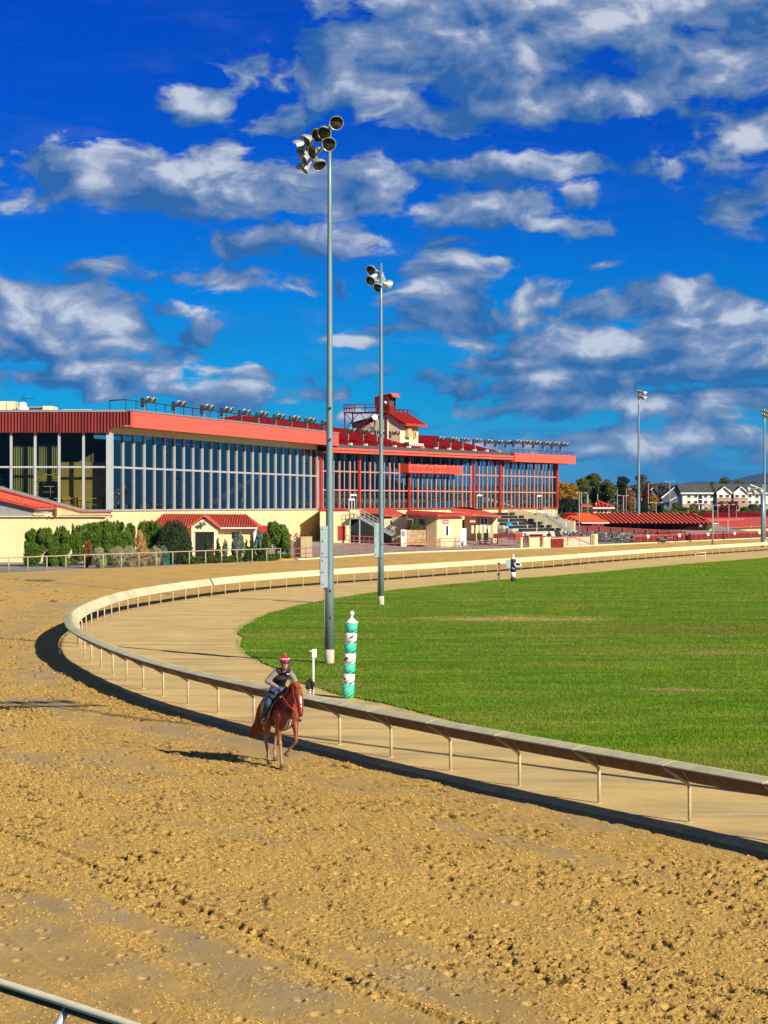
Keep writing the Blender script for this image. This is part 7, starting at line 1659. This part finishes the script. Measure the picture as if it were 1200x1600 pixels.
def tree(label, px, D, ytop, wpx, m_, seed=0, n_=2600, leaf=.34, name='tree', ybase=None, group=None, lowcrown=.22, dens=1.0, trunkw=.22, cat='tree', x=None):
    rg = np.random.default_rng(seed + 100); b_ = on(px, D); H = azz(ytop, D) - b_.z; Wd = wpx * D / F / 2
    r = thing(name, label, cat, b_, 0, group); cl = []
    nc = 16 + int(rg.integers(0, 8))
    for k in range(nc):
        h = lowcrown + (1 - lowcrown) * rg.random() ** .8; w = Wd * (math.sin(math.pi * min(1, max(.08, (h - lowcrown) / (1 - lowcrown) * .86 + .12))) ** .6); a_ = rg.random() * 6.28; rr_ = rg.random() ** .5 * .75
        s = Wd * (.26 + .22 * rg.random()); cl.append((b_.x + math.cos(a_) * rr_ * w, b_.y + math.sin(a_) * rr_ * w, b_.z + min(h * H, H - s * .8), s, s * (.62 + .3 * rg.random())))
    cl.append((b_.x, b_.y, b_.z + H * .62, Wd * .55, H * .27))
    V, Fq = crown(cl, int(n_ * dens), leaf, rg); link(npmesh('crown', V, Fq), 'crown', LM[m_], r)
    mb = MB(); mb.smooth = True; mb.tube([b_ - Vector((0, 0, .4)), b_ + Vector((0, 0, H * .3)), b_ + Vector((rg.normal() * .3, 0, H * .75))], [trunkw * 1.3, trunkw, trunkw * .3], 7)
    for c in cl[:9]: mb.tube([b_ + Vector((0, 0, H * (.2 + .3 * rg.random()))), (b_ + Vector(c[:3]) + Vector((0, 0, H*.3))) / 2, Vector(c[:3])], [trunkw * .5, trunkw * .35, trunkw * .12], 5)
    mb.build('trunk', M['bark'], r); return r
TR = [('golden yellow tree directly right of the grandstand', 874, 430, 752, 32, 'gold'), ('golden orange tree with a spreading crown near the grandstand end', 892, 445, 757, 34, 'gold'),
 ('large olive tree left of the tallest rounded crown', 911, 480, 748, 34, 'olive'), ('tallest broad olive tree with a rounded crown', 930, 490, 740, 44, 'olive'), ('olive green tree right of the tallest crown', 950, 485, 749, 30, 'olive'),
 ('dark green pointed tree left of the tall floodlight pole', 973, 520, 744, 26, 'dark'), ('rust orange small tree in front of the dark tree', 981, 440, 763, 20, 'rust'), ('reddish tree behind the tall floodlight pole', 1003, 500, 742, 30, 'drab'),
 ('wine red tree right of the tall floodlight pole', 1010, 470, 756, 18, 'wine'), ('small golden tree before the grey houses', 1021, 470, 775, 18, 'gold'), ('dark green hedge like tree below the tall floodlight pole', 1004, 420, 783, 20, 'dark'), ('dark green tree behind the pavilion before the grey houses', 1030, 430, 788, 16, 'dark'),
 ('small yellow green tree at the left apartment block', 1083, 560, 787, 12, 'gold'), ('rust and orange tree between the two apartment blocks', 1126, 470, 784, 22, 'rust'), ('round wine red maple before the right apartment block', 1144, 460, 784, 24, 'wine'),
 ('low wine coloured shrub tree left of the round maple', 1132, 455, 792, 22, 'wine'), ('low dark green tree before the brick fronted gable', 1163, 480, 793, 20, 'green'), ('drab autumn tree before the right apartment entrance', 1176, 490, 788, 22, 'drab'), ('dark green tree at the foot of the left apartment block', 1068, 480, 793, 18, 'green'),
 ('dense green tree below the golden trees', 886, 425, 779, 24, 'dark'), ('dark round tree left of the pale kiosk poles', 900, 430, 781, 24, 'dark'), ('dark shrubby tree by the end of the grandstand', 873, 420, 785, 16, 'dark'),
 ('dark evergreen behind the left apartment roof', 1113, 900, 753, 22, 'dark'), ('tall olive tree rising behind the right apartment roof', 1133, 900, 745, 30, 'olive'), ('olive tree right of the tall one behind the apartment roof', 1153, 920, 749, 26, 'drab'), ('brown autumn tree behind the right gable', 1178, 930, 751, 28, 'drab'), ('brown tree far behind the right apartment roof end', 1198, 930, 752, 26, 'drab'), ('bare brown tree behind the left apartment roof', 1092, 940, 756, 24, 'drab'), ('drab tree behind the grey houses', 1060, 930, 757, 26, 'drab'), ('drab brown tree left behind the grey houses', 1035, 900, 756, 26, 'drab'), ('slim bare brown tree in the gap behind the grey houses', 1047, 880, 760, 20, 'drab'), ('low olive tree between the grey houses and the left apartments', 1056, 560, 786, 14, 'olive'), ('olive tree behind the middle of the left apartment roof', 1104, 960, 757, 22, 'olive'), ('low brown tree behind the right apartment roof end', 1164, 940, 755, 24, 'rust'), ('reddish brown tree behind the wine red tree', 1015, 700, 753, 22, 'drab')]
for i, (lb, px, D, yt, w_, m_) in enumerate(TR): tree(lb, px, D, yt, w_, m_, i, n_=8000 if D < 700 else 3500, leaf=.20 * (D / 450) ** .6)
# low dark hedge line and far wood: uncountable mass
rg = np.random.default_rng(8); cl = []
for k in range(420):
    px = -300 + 1900 * rg.random(); D = 1050 + 250 * rg.random(); z = 5 ; s = 9 + 6 * rg.random(); cl.append((ax(px, D), D, T(ax(px, D), D) + 3 + 3 * rg.random(), s, 4 + 4 * rg.random()))
V, Fq = crown(cl, 70000, .75, rg); tag(link(npmesh('distant_wood', V, Fq), 'distant_wood', LM['drab'], rel=False), 'distant brown and green woodland beyond the apartments', 'woodland', kind='stuff')
cl = []
for k in range(90):
    px = 868 + 340 * rg.random(); D = 450 + 60 * rg.random(); cl.append((ax(px, D), D, T(ax(px, D), D) + .6, 1.5 + rg.random(), .7 + .5 * rg.random()))
V, Fq = crown(cl, 12000, .28, rg); tag(link(npmesh('undergrowth', V, Fq), 'undergrowth', LM['green'], rel=False), 'low tangled green undergrowth behind the pavilions', 'undergrowth', kind='stuff')
# shrubs by the near wing
def fD(px): return float(np.interp(px, [2, 80, 150, 256, 350, 465], [166, 171.5, 177, 185.5, 193.5, 204]))
def shrub(label, px, D, y0, y1, wpx, m_, seed, shape='column', n_=5000, leaf=.10, name='juniper_shrub', group=None, cat='shrub', up=.8, asp=.35):
    rg = np.random.default_rng(seed + 500); D = max(D, fD(px) + 1.6) if px < 450 else D; x = ax(px, D); zb_ = T(x, D); zt_ = azz(y0, D); H = zt_ - zb_; Wd = wpx * D / F / 2; r = thing(name, label, cat, (x, D, zb_), 0, group); cl = []
    if shape == 'cone':
        for k in range(14): f_ = k / 13; cl.append((x + rg.normal() * .05, D + rg.normal() * .05, zb_ + H * (.06 + .88 * f_), Wd * (1.02 - .93 * f_), H * .07))
    elif shape == 'round':
        for k in range(26): d = rg.normal(size=3); d /= np.linalg.norm(d); cl.append((x + d[0] * Wd * .62, D + d[1] * Wd * .62, zb_ + H * .5 + d[2] * H * .33, Wd * .36, H * .2))
        cl.append((x, D, zb_ + H * .48, Wd * .8, H * .42))
    elif shape == 'weep':
        for k in range(22): a_ = rg.random() * 6.28; q = rg.random() ** .5; cl.append((x + math.cos(a_) * q * Wd * .8, D + math.sin(a_) * q * Wd * .6, zb_ + H * (.93 - .5 * q ** 2 - .12 * rg.random()), Wd * .24, H * (.10 + .12 * q)))
    else:
        for k in range(30): a_ = rg.random() * 6.28; q = rg.random() ** .5 * .7; h = rg.random(); cl.append((x + math.cos(a_) * q * Wd, D + math.sin(a_) * q * Wd * .8, zb_ + H * (.08 + .78 * h), Wd * (.30 + .1 * rg.random()), H * .13))
        for k in range(9): a_ = rg.random() * 6.28; cl.append((x + math.cos(a_) * Wd * .55 * rg.random(), D + rg.normal() * Wd * .2, zb_ + H * (.82 + .12 * rg.random()), Wd * .13, H * .09))
    dv = np.array([[0, 0, up if shape != 'weep' else -.8]])
    V, Fq = crown(cl, n_, leaf, rg, asp, dv); link(npmesh('foliage', V, Fq), 'foliage', LM[m_], r)
    mb = MB(); mb.smooth = True; mb.tube([(x, D, zb_ - .2), (x, D, zb_ + H * .6)], [.07, .03], 6)
    for k in range(5): a_ = rg.random() * 6.28; mb.tube([(x, D, zb_ + H * .1), (x + math.cos(a_) * Wd * .4, D + math.sin(a_) * Wd * .3, zb_ + H * .55)], [.04, .015], 5)
    mb.build('stem', M['bark'], r); return r
J = [(56, 180, 826, 38, 'leftmost juniper of the clipped row, beside the bare cream wall'), (76, 180.5, 824, 36, 'second juniper from the left end of the row'), (98, 181, 822, 38, 'third juniper from the left end of the row'), (120, 182.5, 820, 26, 'slim juniper with rusty lower twigs in the middle of the row'), (143, 183, 815, 36, 'tall juniper right of the rusty twigs'), (164, 183.5, 813, 36, 'tallest juniper of the row'), (187, 184, 814, 36, 'juniper with a split top near the right end of the row'), (203, 185, 818, 18, 'narrow juniper at the right end of the row')]
for i, (px, D, y0, w_, lb) in enumerate(J): shrub(lb, px, D + 4, y0, 870, w_, 'juniper', i, n_=15000, leaf=.085, group='junipers in front of the cream wall')
shrub('rusty brown leaved bush among the junipers', 137, 180.5, 843, 870, 18, 'rusty', 20, 'round', 1600, .10, 'rusty_bush')
shrub('dark spreading juniper left of the round holly', 234, 191, 813, 866, 42, 'juniper', 21, n_=15000, leaf=.085)
shrub('large round dark holly bush beside the hut porch', 272, 190, 812, 866, 56, 'deep', 22, 'round', 16000, .09, 'holly_bush')
shrub('tall straw coloured ornamental grass clump', 219, 181, 831, 868, 22, 'straw', 23, 'column', 3500, .22, 'grass_clump', cat='grass clump', up=2.2, asp=.09)
for i, (px, w_, y0, lb) in enumerate(((156, 26, 855, 'leftmost pale silver grass clump under the junipers'), (183, 30, 854, 'second pale silver grass clump from the left'), (202, 30, 854, 'pale silver grass clump before the narrow juniper'), (222, 30, 854, 'pale silver grass clump below the straw coloured one'), (241, 26, 853, 'rightmost pale silver grass clump beside the blue green shrub'))): shrub(lb, px, 178.5, y0, 872, w_, 'silver', 30 + i, 'round', 3500, .12, 'silver_grass_clump', 'pale grass clumps', 'grass clump', 1.6, .1)
shrub('low blue green shrub behind the green bin', 254, 180, 853, 872, 18, 'bluegreen', 40, 'round', 1500, .09, 'blue_green_shrub')
CN = [(297, 842, 14, 'small cone shaped conifer at the left of the hut porch'), (323.5, 838, 15, 'cone shaped conifer in front of the hut doorway'), (341, 840, 14, 'cone shaped conifer right of the hut doorway'), (371, 836, 15, 'dark cone shaped conifer below the blue green weeping one'), (386, 843, 10, 'slim conifer left of the tall one'), (393.5, 837, 14, 'tall cone shaped conifer at the right end of the hut'), (412, 838, 14, 'cone shaped conifer under the large weeping tree')]
for i, (px, y0, w_, lb) in enumerate(CN): shrub(lb, px, fD(px) + 2.5 + (i % 2), y0, 870, w_, 'conifer', 50 + i, 'cone', 3200, .085, 'cone_conifer', 'cone shaped conifers before the hut')
shrub('blue green weeping conifer in front of the hut window', 372, 199, 829, 866, 22, 'bluegreen', 61, 'weep', 2600, .12, 'weeping_conifer', cat='shrub')
shrub('blue green weeping conifer at the corner of the hut', 405, 203, 829, 866, 18, 'bluegreen', 62, 'weep', 2200, .12, 'weeping_conifer')
shrub('large bright green weeping tree at the end of the shrub bed', 432, 206, 812, 866, 48, 'juniper', 63, 'weep', 7000, .14, 'weeping_tree', cat='tree')
shrub('dark small bush between the conifers and the hut', 352, 199, 842, 866, 10, 'bluegreen', 64, 'round', 1000, .08, 'small_bush')
shrub('small rusty bush beside the hut doorway', 331.5, 198, 849, 866, 8, 'rusty', 65, 'round', 900, .07, 'small_rusty_bush')
rg = np.random.default_rng(77); cl = []
for k in range(60): px = 285 + 170 * rg.random(); D = fD(px) + 1.2 + rg.random() * 3; cl.append((ax(px, D), D, T(ax(px, D), D) + .25, .5, .3))
V, Fq = crown(cl, 9000, .1, rg); tag(link(npmesh('ground_cover', V, Fq), 'ground_cover', LM['green'], rel=False), 'low green ground cover under the conifers behind the grey fence', 'ground cover', kind='stuff')
shrub('clipped green and wine hedge in the stone planter', 650, 251.2, 815, 832, 30, 'green', 70, 'round', 2600, .1, 'planter_hedge'); shrub('wine red bush at the left end of the stone planter', 637, 251.2, 817, 832, 14, 'wine', 71, 'round', 1200, .1, 'red_bush'); shrub('wine red bush at the right end of the stone planter', 663, 251.2, 820, 832, 9, 'wine', 72, 'round', 900, .1, 'red_bush')
shrub('small dry bush against the gabled concession stand', 749, 270, 829, 836, 9, 'olive', 73, 'round', 500, .08, 'dry_bush')
# step gap in the inner rail
gp_ = thing('rail_step', 'small cream step rail beside a joint of the inside rail at the right', 'rail step', (ax(1094, 236), 236, .05)); D_ = 236.0
mb = MB(); mb.smooth = True
for px in (1087, 1102): mb.tube([(ax(px, D_), D_, .0), (ax(px, D_), D_, azz(864, D_))], .05, 6)
for y_ in (864, 868.5): mb.tube([(ax(1086, D_), D_, azz(y_, D_)), (ax(1103, D_), D_, azz(y_ - .5, D_))], .05, 6)
mb.build('bars', M['railc'], gp_)
# ================================================================ AIR
hz_ = MB(); hz_.box(-13000, 15000, -7000, 16000, -75, 270); ho_ = hz_.build('haze', [], None, rel=False)
hm = bpy.data.materials.new('haze_air'); hm.use_nodes = True; hm.node_tree.nodes.clear(); pv_ = hm.node_tree.nodes.new('ShaderNodeVolumePrincipled'); hoo = hm.node_tree.nodes.new('ShaderNodeOutputMaterial')
pv_.inputs['Color'].default_value = (.06, .40, 1.0, 1); pv_.inputs['Density'].default_value = 3.0e-5; hm.node_tree.links.new(pv_.outputs[0], hoo.inputs['Volume'])
ho_.data.materials.append(hm); tag(ho_, kind='stuff', label='thin blue air between the camera and the far hills')
# ================================================================ RENDER SETTINGS
S.render.engine = 'CYCLES'
S.cycles.max_bounces = 6; S.cycles.transparent_max_bounces = 12; S.cycles.caustics_reflective = False; S.cycles.caustics_refractive = False
S.cycles.use_denoising = True
